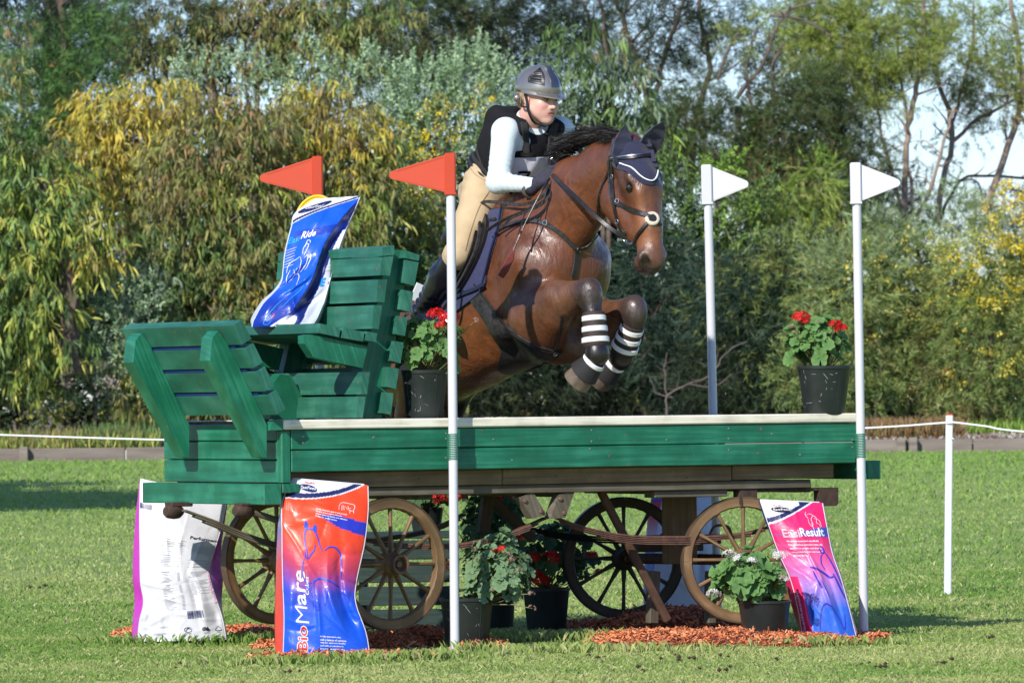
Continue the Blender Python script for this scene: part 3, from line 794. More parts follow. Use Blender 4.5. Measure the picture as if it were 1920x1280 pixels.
for i, (lab, sd, lobs, tr) in enumerate((
    ('light green casuarina with twin tall trunks behind the front white flag', 17,
     [('fine', 1620, 80, 150, 100, 'cas', 1.8), ('fine', 1530, 40, 90, 60, 'cas', 1.5), ('fine', 1590, 170, 90, 70, 'cas', 1.2), ('fine', 1590, 60, 80, 60, 'cas', 1.0), ('fine', 1660, 90, 80, 60, 'cas', 1.0), ('fine', 1620, 140, 80, 50, 'cas', .8), ('fine', 1720, 50, 70, 60, 'cas', .7), ('fine', 1560, 20, 80, 40, 'cas', 1.0), ('fine', 1690, 170, 50, 50, 'cas', .45), ('fine', 1580, 130, 60, 50, 'cas', .7), ('fine', 1640, 200, 60, 40, 'cas', .35)],
     [([(1694, 430), (1698, 300), (1706, 220), (1722, 150), (1730, 60), (1735, -20)], 8, 5, 8, 80), ([(1690, 400), (1665, 300), (1650, 240), (1640, 150)], 5, 3, 7, 70), ([(1720, 405), (1745, 350), (1775, 250), (1790, 200)], 5, 3, 6, 70), ([(1704, 240), (1690, 150), (1680, 60)], 4, 3, 6, 70), ([(1712, 400), (1706, 330), (1700, 320)], 5, 4, 2)]),
    ('tall light green casuarina with leaning grey trunks at the right edge', 18,
     [('fine', 1830, 90, 110, 90, 'cas', .8), ('fine', 1860, 180, 70, 60, ['cas', 'brown'], .9), ('fine', 1800, 60, 80, 60, 'cas', .55), ('fine', 1850, 150, 60, 60, 'cas', .6), ('fine', 1880, 50, 60, 70, 'cas', .5), ('fine', 1790, 130, 50, 50, 'cas', .5), ('fine', 1870, 210, 60, 40, 'brown', .45), ('fine', 1910, 120, 50, 70, 'cas', .5), ('fine', 1750, 20, 60, 40, 'cas', .5), ('fine', 1820, 250, 50, 30, 'cas', .25)],
     [([(1757, 415), (1770, 330), (1785, 265), (1775, 200), (1755, 130), (1750, 40), (1755, -20)], 8, 4, 9, 90), ([(1785, 268), (1830, 225), (1870, 205), (1910, 180)], 5, 3, 8, 70), ([(1847, 395), (1880, 300), (1915, 190), (1912, 100), (1895, 0)], 9, 5, 8, 80), ([(1780, 250), (1800, 180), (1820, 100), (1825, 10)], 4, 3, 6, 70), ([(1850, 400), (1830, 340), (1780, 345)], 3, 2, 2)]))):
    tree('casuarina_tree', lab, 'tree', 78 + 2 * i, lobs, tr, sd, TG, M_BARKL)
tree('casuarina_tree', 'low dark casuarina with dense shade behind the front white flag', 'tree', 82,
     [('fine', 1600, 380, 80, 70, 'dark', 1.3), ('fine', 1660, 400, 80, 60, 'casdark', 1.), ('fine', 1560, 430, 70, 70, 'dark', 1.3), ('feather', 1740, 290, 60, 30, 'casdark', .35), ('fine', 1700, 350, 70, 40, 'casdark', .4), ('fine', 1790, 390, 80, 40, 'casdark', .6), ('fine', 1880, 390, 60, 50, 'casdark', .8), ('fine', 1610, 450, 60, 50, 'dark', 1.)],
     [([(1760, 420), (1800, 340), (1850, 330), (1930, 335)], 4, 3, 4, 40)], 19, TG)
# --- middle row
tree('silver_shrub', 'silver-leaved wattle shrub behind the brown-leaved gum, left of centre', 'shrub', 70,
     [('spike', 360, 130, 45, 45, 'silver', .9), ('spike', 450, 140, 45, 45, 'silver', .8), ('spike', 530, 160, 45, 45, 'silver', .8), ('spike', 640, 150, 40, 45, 'silver', .8), ('spike', 695, 125, 30, 45, 'silver', .9), ('spike', 580, 120, 40, 50, 'silver', .5), ('spike', 340, 200, 50, 60, 'dsilver', .8)], [([(470, 600), (470, 300), (460, 160)], 7, 3, 5)], 21, SG)
tree('silver_shrub', 'silver wattle shrub dotted with yellow blossom behind the rider', 'shrub', 68,
     [('spike', 790, 180, 70, 70, 'silver', 1.3), ('spike', 880, 160, 80, 70, 'silver', 1.3), ('spike', 830, 260, 90, 80, ['silver', 'green'], 1.3), ('spike', 740, 240, 60, 70, ['silver', 'green'], 1.2), ('spike', 950, 170, 50, 60, 'silver', 1.1), ('spike', 910, 110, 30, 45, 'silver', 1.1), ('spike', 760, 150, 40, 40, 'silver', 1.), ('spike', 780, 350, 90, 80, ['dsilver', 'green'], 1.2), ('spike', 850, 120, 30, 40, 'silver', 1.), ('spike', 970, 280, 60, 80, 'dsilver', .8), ('spike', 1040, 200, 40, 60, 'dsilver', .8),
      ('flower', 820, 230, 60, 50, 'yellow', 4), ('flower', 750, 270, 50, 50, 'yellow', 4.5), ('flower', 790, 330, 60, 60, 'yellow', 4.), ('flower', 880, 190, 50, 50, 'yellow', 1.6), ('flower', 830, 270, 50, 40, 'yellow', 4.5)],
     [([(830, 700), (830, 400), (840, 200)], 8, 3, 8)], 22, SG)
tree('wattle_shrub', 'olive wattle with sprays of yellow flowers between the golden gum and the rider', 'shrub', 67,
     [('gum', 720, 420, 80, 90, ['olive', 'ygreen'], 1.2, dict(size=.7)), ('gum', 790, 440, 60, 90, ['olive', 'green'], 1.1, dict(size=.7)), ('gum', 700, 330, 60, 60, 'olive', 1.1, dict(size=.8)), ('small', 780, 520, 70, 80, 'green', 1.1), ('small', 700, 520, 70, 80, ['green', 'dsilver'], 1.0), ('gum', 770, 410, 60, 60, 'ygreen', .6, dict(size=.7)),
      ('flower', 740, 470, 70, 70, 'yellow', 1.8), ('flower', 800, 400, 40, 60, 'yellow', 1.8), ('flower', 700, 350, 50, 40, 'yellow', 1.3), ('flower', 780, 360, 50, 50, 'yellow', 2.)],
     [([(750, 780), (750, 520), (745, 360)], 7, 3, 8)], 23, SG)
tree('gum_sapling', 'gum sapling with long curved drooping silver-green leaves behind the head of the horse', 'tree', 69,
     [('gum', 1080, 150, 60, 60, ['green', 'dsilver'], .9, dict(size=1.25)), ('gum', 1170, 160, 60, 60, ['green', 'dsilver'], .9, dict(size=1.25)), ('gum', 1110, 80, 60, 50, ['green', 'dsilver'], .8, dict(size=1.2)), ('gum', 1200, 220, 45, 50, ['dsilver', 'green'], .9, dict(size=1.25)), ('gum', 1070, 220, 50, 60, ['dsilver', 'green'], .8, dict(size=1.25)), ('gum', 1140, 230, 60, 50, 'green', .8, dict(size=1.2)), ('gum', 1240, 260, 40, 50, ['green', 'lime'], .6, dict(size=1.2)), ('gum', 1180, 110, 40, 50, 'brown', .35), ('gum', 1050, 100, 30, 60, 'green', .8)],
     [([(1130, 600), (1130, 300), (1140, 150), (1130, 40)], 6, 3, 8)], 24, TG)
tree('green_shrub', 'light green leafy shrub behind the rear white flag', 'shrub', 66,
     [('small', 1350, 320, 35, 35, 'lime', .9, dict(size=1.3)), ('small', 1310, 380, 50, 60, ['green', 'lime'], 1.0, dict(size=1.3)), ('small', 1380, 420, 70, 70, ['green', 'green', 'lime'], 1.2, dict(size=1.2)), ('small', 1300, 470, 70, 70, 'green', 1.3, dict(size=1.2)), ('small', 1260, 410, 50, 70, ['green', 'darkblue'], 1.2, dict(size=1.2)), ('small', 1430, 350, 40, 40, 'green', 1.), ('small', 1230, 330, 40, 50, 'green', 1.), ('small', 1370, 300, 25, 25, 'lime', .8, dict(size=1.2))],
     [([(1340, 700), (1340, 450), (1345, 330)], 6, 2, 6)], 25, SG)
tree('casuarina_shrub', 'soft yellow-green casuarina shrub between the two white flags', 'shrub', 67,
     [('weep', 1460, 390, 70, 55, ['cas', 'lime'], 1.3), ('weep', 1520, 360, 50, 50, 'cas', 1.2), ('weep', 1490, 440, 80, 50, 'cas', 1.2), ('weep', 1430, 430, 60, 50, ['cas', 'brown'], 1.1), ('feather', 1540, 330, 30, 30, 'lime', .9), ('weep', 1550, 410, 40, 50, 'cas', 1.)], [([(1490, 700), (1490, 420)], 6, 3, 5)], 26, SG)
for lab, sd, lobs in (
    ('dark bluish conifer shrub under the nose of the horse', 31, [('feather', 1250, 560, 90, 80, 'darkblue', 1.5), ('feather', 1210, 660, 90, 90, 'darkblue', 1.5), ('feather', 1290, 700, 90, 80, 'darkblue', 1.4), ('feather', 1150, 740, 90, 60, 'dark', 1.5), ('feather', 1230, 480, 60, 60, 'darkblue', 1.2), ('feather', 1100, 700, 80, 90, 'dark', 1.3)]),
    ('feathery grey-green conifer shrub right of the rear white flag', 32, [('feather', 1420, 520, 80, 50, ['acacia', 'darkblue'], 1.3), ('feather', 1500, 490, 80, 50, ['acacia', 'darkblue'], 1.3), ('feather', 1390, 600, 90, 70, 'darkblue', 1.4), ('feather', 1480, 590, 90, 70, ['darkblue', 'green'], 1.4), ('feather', 1360, 700, 90, 70, 'dark', 1.5), ('feather', 1450, 700, 100, 80, ['dark', 'darkblue'], 1.4), ('feather', 1340, 540, 60, 60, 'darkblue', 1.2), ('feather', 1530, 560, 60, 60, 'acacia', .9), ('feather', 1430, 650, 100, 70, 'acacia', .30), ('feather', 1380, 570, 90, 60, 'acacia', .30)])):
    tree('conifer_shrub', lab, 'shrub', 65 if sd == 31 else 64, lobs, [([(lobs[1][1], 785), (lobs[1][1], 640), (lobs[0][1], 540)], 6, 3, 10, 90)], sd, SG)
# --- front row, right: acacias with yellow flowers
for lab, sd, Y, lobs in (
    ('grey-green acacia shrub with few pale flowers beside the right deck pot', 41, 62.8,
     [('feather', 1600, 540, 90, 80, ['acacia', 'sage'], 1.3, dict(size=1.)), ('fine', 1560, 620, 90, 70, ['acacia', 'green'], 1.3, dict(size=1.)), ('fine', 1640, 640, 90, 80, 'acacia', 1.3, dict(size=1.)), ('fine', 1520, 700, 80, 60, ['green', 'acacia'], 1.2, dict(size=1.)), ('fine', 1600, 720, 90, 50, ['acacia', 'green'], 1.2, dict(size=1.)), ('feather', 1600, 490, 70, 40, 'sage', .8), ('flower', 1640, 540, 80, 90, 'pyellow', 1.2)]),
    ('tall grey-green acacia shrub left of the boundary post', 42, 63.4,
     [('fine', 1720, 480, 80, 70, ['acacia', 'sage'], 1.4, dict(size=1.)), ('fine', 1660, 450, 60, 50, ['acacia', 'sage'], 1.3, dict(size=1.)), ('fine', 1700, 580, 100, 90, ['acacia', 'olive'], 1.4, dict(size=1.)), ('fine', 1740, 690, 100, 80, ['acacia', 'green'], 1.4, dict(size=1.)), ('feather', 1780, 400, 40, 50, 'sage', 1.3), ('feather', 1650, 440, 50, 40, 'sage', .8), ('flower', 1720, 520, 90, 100, 'pyellow', 3.4), ('flower', 1740, 680, 80, 60, 'pyellow', .9)]),
    ('acacia shrub covered with yellow flower heads at the right edge', 43, 62.6,
     [('fine', 1850, 520, 90, 90, ['acacia', 'ygreen'], 1.4, dict(size=1.)), ('fine', 1880, 440, 60, 60, ['acacia', 'sage'], 1.2, dict(size=1.)), ('fine', 1850, 640, 100, 90, ['acacia', 'green'], 1.4, dict(size=1.)), ('fine', 1900, 720, 90, 60, ['acacia', 'green'], 1.3, dict(size=1.)), ('fine', 1800, 720, 80, 55, ['acacia', 'brown'], 1.2, dict(size=1.)), ('fine', 1960, 560, 80, 150, 'acacia', 1.2),
      ('flower', 1895, 410, 45, 65, 'yellow', 16), ('flower', 1850, 500, 80, 70, ['pyellow', 'yellow'], 7), ('flower', 1880, 620, 80, 90, 'pyellow', 4), ('flower', 1830, 680, 60, 60, 'pyellow', 1.2)])):
    tree('acacia_shrub', lab, 'shrub', Y, lobs, [([(lobs[2][1], 790), (lobs[2][1] + 10, 680), (lobs[0][1], 560)], 5, 2, 8, 70)], sd, SG)
# --- front row, left: gums
tree('gum_tree', 'golden-leaved young gum tree at the upper left', 'tree', 65,
     [('gum', 250, 250, 80, 70, 'gold', 1.5), ('gum', 200, 200, 60, 50, 'gold', 1.4), ('gum', 290, 190, 60, 50, 'gold', 1.3), ('gum', 180, 290, 60, 60, 'gold', 1.4), ('gum', 280, 320, 70, 60, ['gold', 'olive'], 1.3), ('gum', 200, 370, 80, 60, ['gold', 'ygreen'], 1.2), ('gum', 150, 240, 35, 35, 'gold', 1.1), ('gum', 230, 440, 90, 60, ['olive', 'ygreen'], 1.1), ('spike', 225, 275, 40, 30, 'mauve', .15), ('spike', 190, 350, 40, 20, 'mauve', .25)],
     [([(240, 790), (235, 500), (240, 300), (270, 170)], 8, 3, 8)], 51, TG, M_BARKL)
tree('gum_tree', 'brown and olive gum tree with long drooping leaves behind the footboard of the wagon', 'tree', 63.5,
     [('gum', 400, 270, 90, 80, ['brown', 'olive'], 1.4), ('gum', 480, 240, 70, 60, ['brown', 'olive'], 1.2), ('gum', 350, 340, 80, 80, ['olive', 'brown'], 1.4), ('gum', 450, 360, 90, 80, ['olive', 'brown', 'ygreen'], 1.4), ('gum', 340, 440, 80, 70, ['olive', 'green'], 1.3), ('gum', 430, 470, 80, 80, ['olive', 'green'], 1.3), ('gum', 500, 460, 60, 80, ['olive', 'brown'], 1.2), ('gum', 380, 560, 90, 70, ['green', 'olive'], 1.3), ('gum', 290, 520, 60, 70, ['green', 'dsilver'], 1.2), ('gum', 460, 570, 60, 60, ['olive', 'gold'], 1.1), ('gum', 300, 620, 70, 50, ['olive', 'brown'], 1.0), ('gum', 390, 200, 60, 50, ['brown', 'gold'], .8)],
     [([(400, 790), (405, 560), (400, 350), (395, 200)], 9, 4, 14, 90), ([(330, 700), (320, 560), (330, 400)], 5, 3, 6)], 52, TG, M_BARKL)
tree('gum_tree', 'golden-olive gum tree behind the two red flags', 'tree', 64.5,
     [('gum', 560, 230, 70, 60, ['gold', 'brown'], 1.4), ('gum', 640, 230, 70, 60, ['gold', 'brown'], 1.3), ('gum', 600, 310, 90, 60, ['olive', 'gold'], 1.3), ('gum', 690, 270, 50, 60, ['gold', 'olive'], 1.2), ('gum', 540, 310, 60, 60, ['brown', 'gold'], 1.3), ('gum', 680, 360, 60, 60, ['olive', 'ygreen'], 1.2), ('gum', 580, 400, 80, 70, ['olive', 'ygreen'], 1.3), ('gum', 660, 440, 80, 70, ['olive', 'ygreen'], 1.2), ('gum', 560, 180, 40, 30, 'gold', .9), ('gum', 740, 300, 30, 60, ['olive', 'green'], .9)],
     [([(610, 790), (605, 500), (600, 300), (590, 220)], 8, 3, 10)], 53, TG, M_BARKL)
tree('gum_tree', 'yellow-green gum tree with long hanging leaves at the left edge', 'tree', 61.6,
     [('gum', 40, 330, 80, 70, ['green', 'ygreen'], 1.2, dict(size=1.1)), ('gum', 100, 360, 60, 60, ['ygreen', 'green'], 1.2, dict(size=1.1)), ('gum', 40, 430, 90, 80, ['ygreen', 'green'], 1.4, dict(size=1.1)), ('gum', 120, 450, 70, 60, 'ygreen', 1.3, dict(size=1.1)), ('gum', 180, 470, 50, 40, ['ygreen', 'gold'], 1.1, dict(size=1.1)), ('gum', 30, 540, 80, 80, ['ygreen', 'green'], 1.4, dict(size=1.1)), ('gum', 90, 600, 60, 70, ['ygreen', 'green'], 1.2, dict(size=1.1)), ('gum', 20, 660, 70, 60, ['ygreen', 'green'], 1.2, dict(size=1.1)), ('gum', 100, 680, 50, 40, 'ygreen', .9, dict(size=1.1)), ('gum', 60, 270, 60, 40, ['green', 'olive'], .8), ('gum', -10, 180, 50, 90, ['green', 'olive'], .9), ('gum', 10, 60, 40, 60, ['green', 'brown'], .5), ('gum', -60, 450, 60, 300, 'green', 1.)],
     [([(134, 700), (128, 640), (132, 560), (122, 450), (60, 330)], 21, 10, 6)], 54, TG)
tree('silver_shrub', 'low silver-grey shrub with pinkish seed heads at the lower left', 'shrub', 62.2,
     [('small', 240, 560, 80, 50, ['silver', 'dsilver'], 1.2, dict(size=.9)), ('small', 200, 620, 90, 50, ['dsilver', 'silver'], 1.2, dict(size=.9)), ('small', 150, 700, 90, 55, ['silver', 'dsilver', 'pinkgrey'], 1.2, dict(size=.9)), ('small', 80, 730, 80, 45, ['dsilver', 'sage'], 1.1, dict(size=.9)), ('small', 220, 700, 60, 60, ['sage', 'dsilver'], 1.), ('flower', 180, 560, 60, 40, 'yellow', 1.5), ('flower', 90, 740, 90, 40, 'pyellow', .8), ('flower', 170, 710, 70, 40, 'pinkgrey', 3)], [([(180, 795), (180, 700), (200, 600)], 4, 2, 8)], 61, SG)
tree('leafy_shrub', 'low dark shrub with pointed leaves at the foot of the brown gum', 'shrub', 62.4,
     [('gum', 290, 680, 70, 60, ['olive', 'green'], 1.3), ('gum', 260, 740, 50, 50, ['olive', 'ygreen'], 1.2), ('gum', 340, 740, 60, 50, ['green', 'brown'], 1.2), ('gum', 420, 700, 80, 80, ['green', 'olive'], 1.2), ('gum', 530, 690, 90, 90, ['green', 'olive'], 1.2), ('gum', 640, 680, 90, 90, ['green', 'olive'], 1.2), ('small', 480, 640, 80, 60, ['dsilver', 'green'], 1.)], [([(330, 795), (330, 700)], 4, 2, 6)], 62, SG)
tree('leafy_shrub', 'dark shrub behind the legs of the horse', 'shrub', 64, [('feather', 920, 650, 100, 120, 'dark', 1.3), ('feather', 1020, 700, 90, 90, 'dark', 1.3), ('small', 880, 520, 80, 90, ['green', 'dark'], 1.2), ('feather', 860, 740, 90, 60, 'dark', 1.3), ('feather', 770, 690, 90, 100, 'dark', 1.2)], [([(930, 790), (930, 650)], 5, 3, 5)], 63, SG)
# bare little dead branches in front of the conifers
mb = MB(); rr_ = random.Random(4)
for pts, w in (([(1252, 795), (1250, 745), (1290, 720), (1330, 705), (1362, 660), (1400, 640)], 4), ([(1250, 748), (1246, 700), (1252, 660)], 3), ([(1292, 720), (1340, 725), (1370, 700)], 2.5), ([(1260, 745), (1230, 735), (1215, 700)], 2.5), ([(1330, 705), (1345, 670), (1340, 640)], 2)): branchy(mb, pts, 62.2, w * .7, w * .35, rr_, 3, 40, 6)
setp(mb.build('dead_branch', M_BARKD, None, True), 'bare grey dead branch before the dark conifers, below the horse', 'dead branch')
# --- ground cover at the foot of the shrubs
f = Fol(70); r = f.r
def weeds(px0, px1, y0, y1, pal, n, h, seed):
    rr = np.random.default_rng(seed); X = rr.uniform(px0, px1, n); Yv = rr.uniform(y0, y1, n)
    B = np.array([P(x, 790, y) for x, y in zip(X, Yv)]); B[:, 2] = .52 + .10 * np.clip((Yv - 60) / 6, 0, 1)
    D = rr.normal(size=(n, 3)) * .35 + np.array((0, 0, 1)); V, F, k = leafstrips(B, D, h * (.5 + .8 * rr.random(n)), np.full(n, .022), -.1 - .2 * rr.random(n), rr)
    c = np.array(PAL[pal])[rr.integers(0, len(PAL[pal]), n)] * (.7 + .5 * rr.random((n, 1))); f.put(V, F, k, c)
weeds(-60, 300, 60.1, 62.5, 'ygreen', 1800, .22, 1); weeds(20, 260, 60.4, 62.5, 'brown', 1500, .24, 2); weeds(150, 300, 60.4, 62.5, 'green', 1000, .30, 9); weeds(380, 500, 60.2, 62, 'brown', 1200, .22, 3)
weeds(1600, 1800, 60.0, 61.6, 'rust', 4200, .26, 4); weeds(1300, 1640, 60.2, 61.4, 'brown', 2600, .16, 5); weeds(1620, 1780, 60.0, 60.8, 'brown', 1500, .18, 7); weeds(1700, 1960, 61.6, 62.8, 'lime', 1300, .22, 6); weeds(-60, 1250, 60.6, 62.8, 'olive', 4000, .2, 8)
setp(link('weeds', f.mesh('weeds')), 'rank grass and dry rusty weeds at the foot of the shrubs', 'weeds', kind='stuff')
# gravel on the bed at the right
rr = np.random.default_rng(12); n = 5000; X = rr.uniform(1560, 1980, n); Yv = rr.uniform(59.75, 62.4, n)
B = np.array([P(x, 790, y) for x, y in zip(X, Yv)]); B[:, 2] = .535 + .10 * np.clip((Yv - 60) / 6, 0, 1) + .02
D = rr.normal(size=(n, 3)); V, F, k = ovals(B, D, .03 + .05 * rr.random(n), .02 + .04 * rr.random(n), rr)
c = np.array([(.42, .36, .31), (.30, .24, .20), (.55, .50, .45), (.25, .17, .12)])[rr.integers(0, 4, n)]
setp(link('bark_litter', np_mesh('bark_litter', V, F, M_FOLD, False, np.repeat(c, 4, 0))), 'pale gravel and bark litter on the bed right of the wagon', 'gravel', kind='stuff')

# a big tree left of the frame: its shade lies across the far lawn
f = Fol(77)
for x, y, z, rad in ((-9.5, 26, 6.8, 2.4), (-11.0, 24, 7.0, 2.6), (-13.5, 27, 8.0, 3.0), (-10.5, 29, 6.2, 2.2), (-15.5, 22, 7.5, 2.8), (-12.5, 33, 7.0, 2.4)):
    n = 1500; Pp, d = sample_lobe(np.array((x, y, z)), (rad, rad, rad * .6), n, f.r, .3)
    V, F, k = ovals(Pp, d * .5 + f.r.normal(size=d.shape), .35 + .3 * f.r.random(n), .2 + .15 * f.r.random(n), f.r); f.put(V, F, k, f.cols('green', n, 1, .3))
root = empty('shade_tree', (-12.5, 27, .2), 'broad leafy tree left of the lawn that shades the far grass', 'tree', TG)
link('crown', f.mesh('crown'), root); mb = MB(); mb.tube([(-12.5, 27, .1), (-12.3, 27, 3), (-12.8, 27, 6.5)], [.3, .22, .12], 10); mb.build('trunk', M_BARK, root, True)

# ================================================================== shared colours
M_GREEN = paint_mat('green_paint', (.010, .140, .074), (.026, .205, .120), (.16, .10, .07), .42, chipamt=.695)
M_GREEN2 = paint_mat('green_paint_weathered', (.020, .130, .082), (.042, .185, .125), (.16, .09, .06), .5, chipamt=.675)
M_CREAM = paint_mat('cream_paint', (.80, .74, .59), (.84, .79, .66), (.30, .24, .17), .5, chipamt=.76)
M_BROWN = paint_mat('old_timber', (.17, .105, .050), (.24, .155, .08), (.06, .04, .025), .75, chipamt=.7)
M_GREYW = paint_mat('grey_timber', (.11, .09, .06), (.16, .135, .10), (.04, .035, .03), .8, chipamt=.7)
M_WHEEL = paint_mat('wheel_timber', (.17, .098, .042), (.26, .16, .075), (.30, .24, .05), .6, chipamt=.73)
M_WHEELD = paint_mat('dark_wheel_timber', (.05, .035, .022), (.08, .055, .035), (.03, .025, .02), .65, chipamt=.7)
M_IRON = mat('rusty_iron', (.10, .055, .038), .75, .3, nscale=25, col2=(.045, .030, .024), bump=.5, bscale=90)
M_SPRING = mat('rusty_spring', (.20, .10, .065), .7, .3, nscale=30, col2=(.11, .055, .04), bump=.5, bscale=90)
M_BLACKM = mat('black_metal', (.02, .018, .016), .5, .5, nscale=20, noise=.3)
M_DECK = mat('deck_timber_with_dirt', (.12, .08, .05), .9, 0, nscale=14, col2=(.05, .03, .02), bump=1, bscale=40)
M_BLUEP = mat('blue_paint', (.012, .03, .16), .5)
M_WHITE = mat('white_plastic', (.63, .63, .66), .35, noise=.04, nscale=6)
M_RED = mat('red_plastic', (.52, .052, .014), .35, noise=.06, nscale=8)
M_NAIL = mat('nail_steel', (.35, .33, .30), .5, .6)

# ================================================================== wagon frame
TH = R(30)
LV = Vector((math.cos(TH), math.sin(TH), 0)); WV = Vector((-math.sin(TH), math.cos(TH), 0)); ZV = Vector((0, 0, 1))
C0 = P(546, 800, -.6); C0.z = 0
def W(l, w, z): return C0 + LV * l + WV * w + ZV * z
def WF(px, py, w): return on_plane(px, py, C0 + WV * w, WV)          # on a plane parallel to the long side
def lz(px, py, w=0):
    p = WF(px, py, w) - C0
    return p.dot(LV), p.z

wagon = empty('wagon', W(1.5, .6, 0), 'old green horse-drawn wagon with spoked wheels and high slatted seat under the jumping horse', 'wagon')
def wbox(name, l0, l1, w0, w1, z0, z1, m, bev=.004, parent=None, axis=None):
    mb = MB(); mb.box(W(l0, w0, z0), LV * (l1 - l0), WV * (w1 - w0), ZV * (z1 - z0), 0, bev)
    me = mb.mesh(name, m)
    dims = (l1 - l0, w1 - w0, z1 - z0); ax = (LV, WV, ZV)[int(np.argmax(dims))] if axis is None else axis
    add_long_uv(me, ax)
    return link(name, me, parent or wagon)
def wprism(name, lzpts, w0, w1, m, parent=None, axis=None, name_ax=None):
    """polygon given in (l,z), extruded from w0 to w1"""
    n = len(lzpts); mb = MB()
    a = [W(l, w0, z) for l, z in lzpts] + [W(l, w1, z) for l, z in lzpts]
    area = sum(lzpts[i][0] * lzpts[(i + 1) % n][1] - lzpts[(i + 1) % n][0] * lzpts[i][1] for i in range(n))
    fs = [tuple(range(n)), tuple(range(2 * n - 1, n - 1, -1))] + [(i + n, (i + 1) % n + n, (i + 1) % n, i) for i in range(n)]
    if area < 0: fs = [f[::-1] for f in fs]
    mb.add(a, fs)
    me = mb.mesh(name, m)
    add_long_uv(me, axis or WV)
    return link(name, me, parent or wagon)

LEN = 3.10
# deck planks (run along the wagon)
for i in range(8):
    wbox('deck_plank', -.04, LEN, .075 + i * .142, .075 + i * .142 + .138, 1.03, 1.072 + .001 * (i % 2), M_DECK)
wbox('top_rail', -.045, LEN, -.012, .07, 1.036, 1.080, M_CREAM, .006)
wbox('side_board', 0.0, LEN, 0, .045, .943, 1.034, M_GREEN)
wbox('side_board', 0.0, LEN - .01, 0, .045, .840, .939, M_GREEN)
wbox('corner_post', -.050, -.003, .002, .05, .790, 1.032, M_GREEN)
wbox('corner_post', LEN + .002, LEN + .04, .01, .05, .80, 1.03, M_GREEN)
wbox('end_beam', LEN + .045, LEN + .12, -.02, 1.22, .76, .85, M_GREEN)
# boards of the left end
for z0, z1 in ((.984, 1.062), (.898, .980), (.792, .894)):
    wbox('end_board', -.048, -.006, .052, 1.20, z0, z1, M_GREEN)
wbox('end_beam', -.145, -.052, .0, 1.24, .692, .788, M_GREEN)
wbox('end_beam_block', -.05, .04, -.004, .09, .745, .787, M_GREEN)
# rounded end of the rail (green cap at the corner)
capl = [(-.052 + .03 * math.cos(a) - .03, 1.036 + .045 * math.sin(a)) for a in np.linspace(math.pi, math.pi / 2, 6)]
wprism('corner_cap', [(-.05, 1.034)] + [(-.05 - .0, 1.034)][:0] + [(-.110, 1.034)] + capl[1:] + [(-.05, 1.081)], -.01, .06, M_GREEN, axis=LV)
# far side boards
wbox('side_board', 0, LEN, 1.21, 1.25, .84, 1.034, M_GREEN)
wbox('top_rail', -.045, LEN, 1.21, 1.26, 1.038, 1.078, M_CREAM)
# crumbs of earth and grass left on the deck
mb = MB(); rq = random.Random(9)
for _ in range(150):
    c = W(rq.uniform(0, 3.05), rq.uniform(.0, .25), 1.081 if rq.random() < .3 else 1.078); s_ = rq.uniform(.002, .007)
    mb.add([c + Vector((rq.uniform(-1, 1), rq.uniform(-1, 1), 0)) * s_ * 1.5, c + Vector((rq.uniform(-1, 1), rq.uniform(-1, 1), 0)) * s_ * 1.5, c + Vector((0, 0, rq.uniform(.5, 1.6))) * s_, c + Vector((rq.uniform(-1, 1), rq.uniform(-1, 1), 0)) * s_], [(0, 1, 2), (1, 3, 2), (3, 0, 2)])
mb.build('earth_crumbs', mat('crumbs', (.10, .06, .035), .95), wagon)['kind'] = 'stuff'
# chassis
for w0 in (.06, 1.09):
    wbox('chassis_beam', .01, 1.15, w0, w0 + .09, .766, .838, M_BROWN)
    wbox('chassis_beam', 1.154, 2.42, w0 + .002, w0 + .09, .765, .838, M_BROWN)
    wbox('chassis_beam', 2.424, LEN - .1, w0, w0 + .09, .768, .838, M_BROWN)
    wbox('bearer', .02, LEN - .22, w0 + .02, w0 + .075, .722, .763, M_GREYW)
for l0 in (.12, .75, 1.5, 2.2, 2.85):
    wbox('cross_beam', l0, l0 + .08, .155, 1.085, .70, .76, M_GREYW)
wbox('cross_beam', 2.01, 2.42, .10, .2, .688, .72, M_GREYW)
# hangers at the right end
for a, b in ((1385, 1418), (1536, 1570)):
    l0, z0 = lz(a, 914, .1); l1, z1 = lz(b, 948, .1)
    wprism('spring_hanger', [(l0, .722), (l0, z1 + .01), (l0 + .012, z1), (l1 - .012, z1), (l1, z1 + .012), (l1, .722)], .09, .15, M_IRON)
l0, z0 = lz(1418, 914, .1); l1, z1 = lz(1536, 919, .1)
wbox('iron_strap', l0, l1, .1, .15, z1 - .003, .721, M_IRON)
# nails on the front boards
mb = MB()
for px, py in ((568, 818), (568, 830), (836, 812), (836, 822), (836, 858), (1109, 806), (1109, 827), (1106, 841), (1366, 803), (1366, 822), (1366, 843), (1447, 813), (1598, 824), (1598, 838), (1250, 824), (700, 820), (960, 862), (1500, 852), (925, 823)):
    p = WF(px, py, -.001); mb.lathe(p, -WV, [(.0, .002), (.004, .0015), (.0045, 0)], 8)
nl = mb.build('nail', M_NAIL, wagon); nl['kind'] = 'stuff'
# green cable bindings come with the flag poles

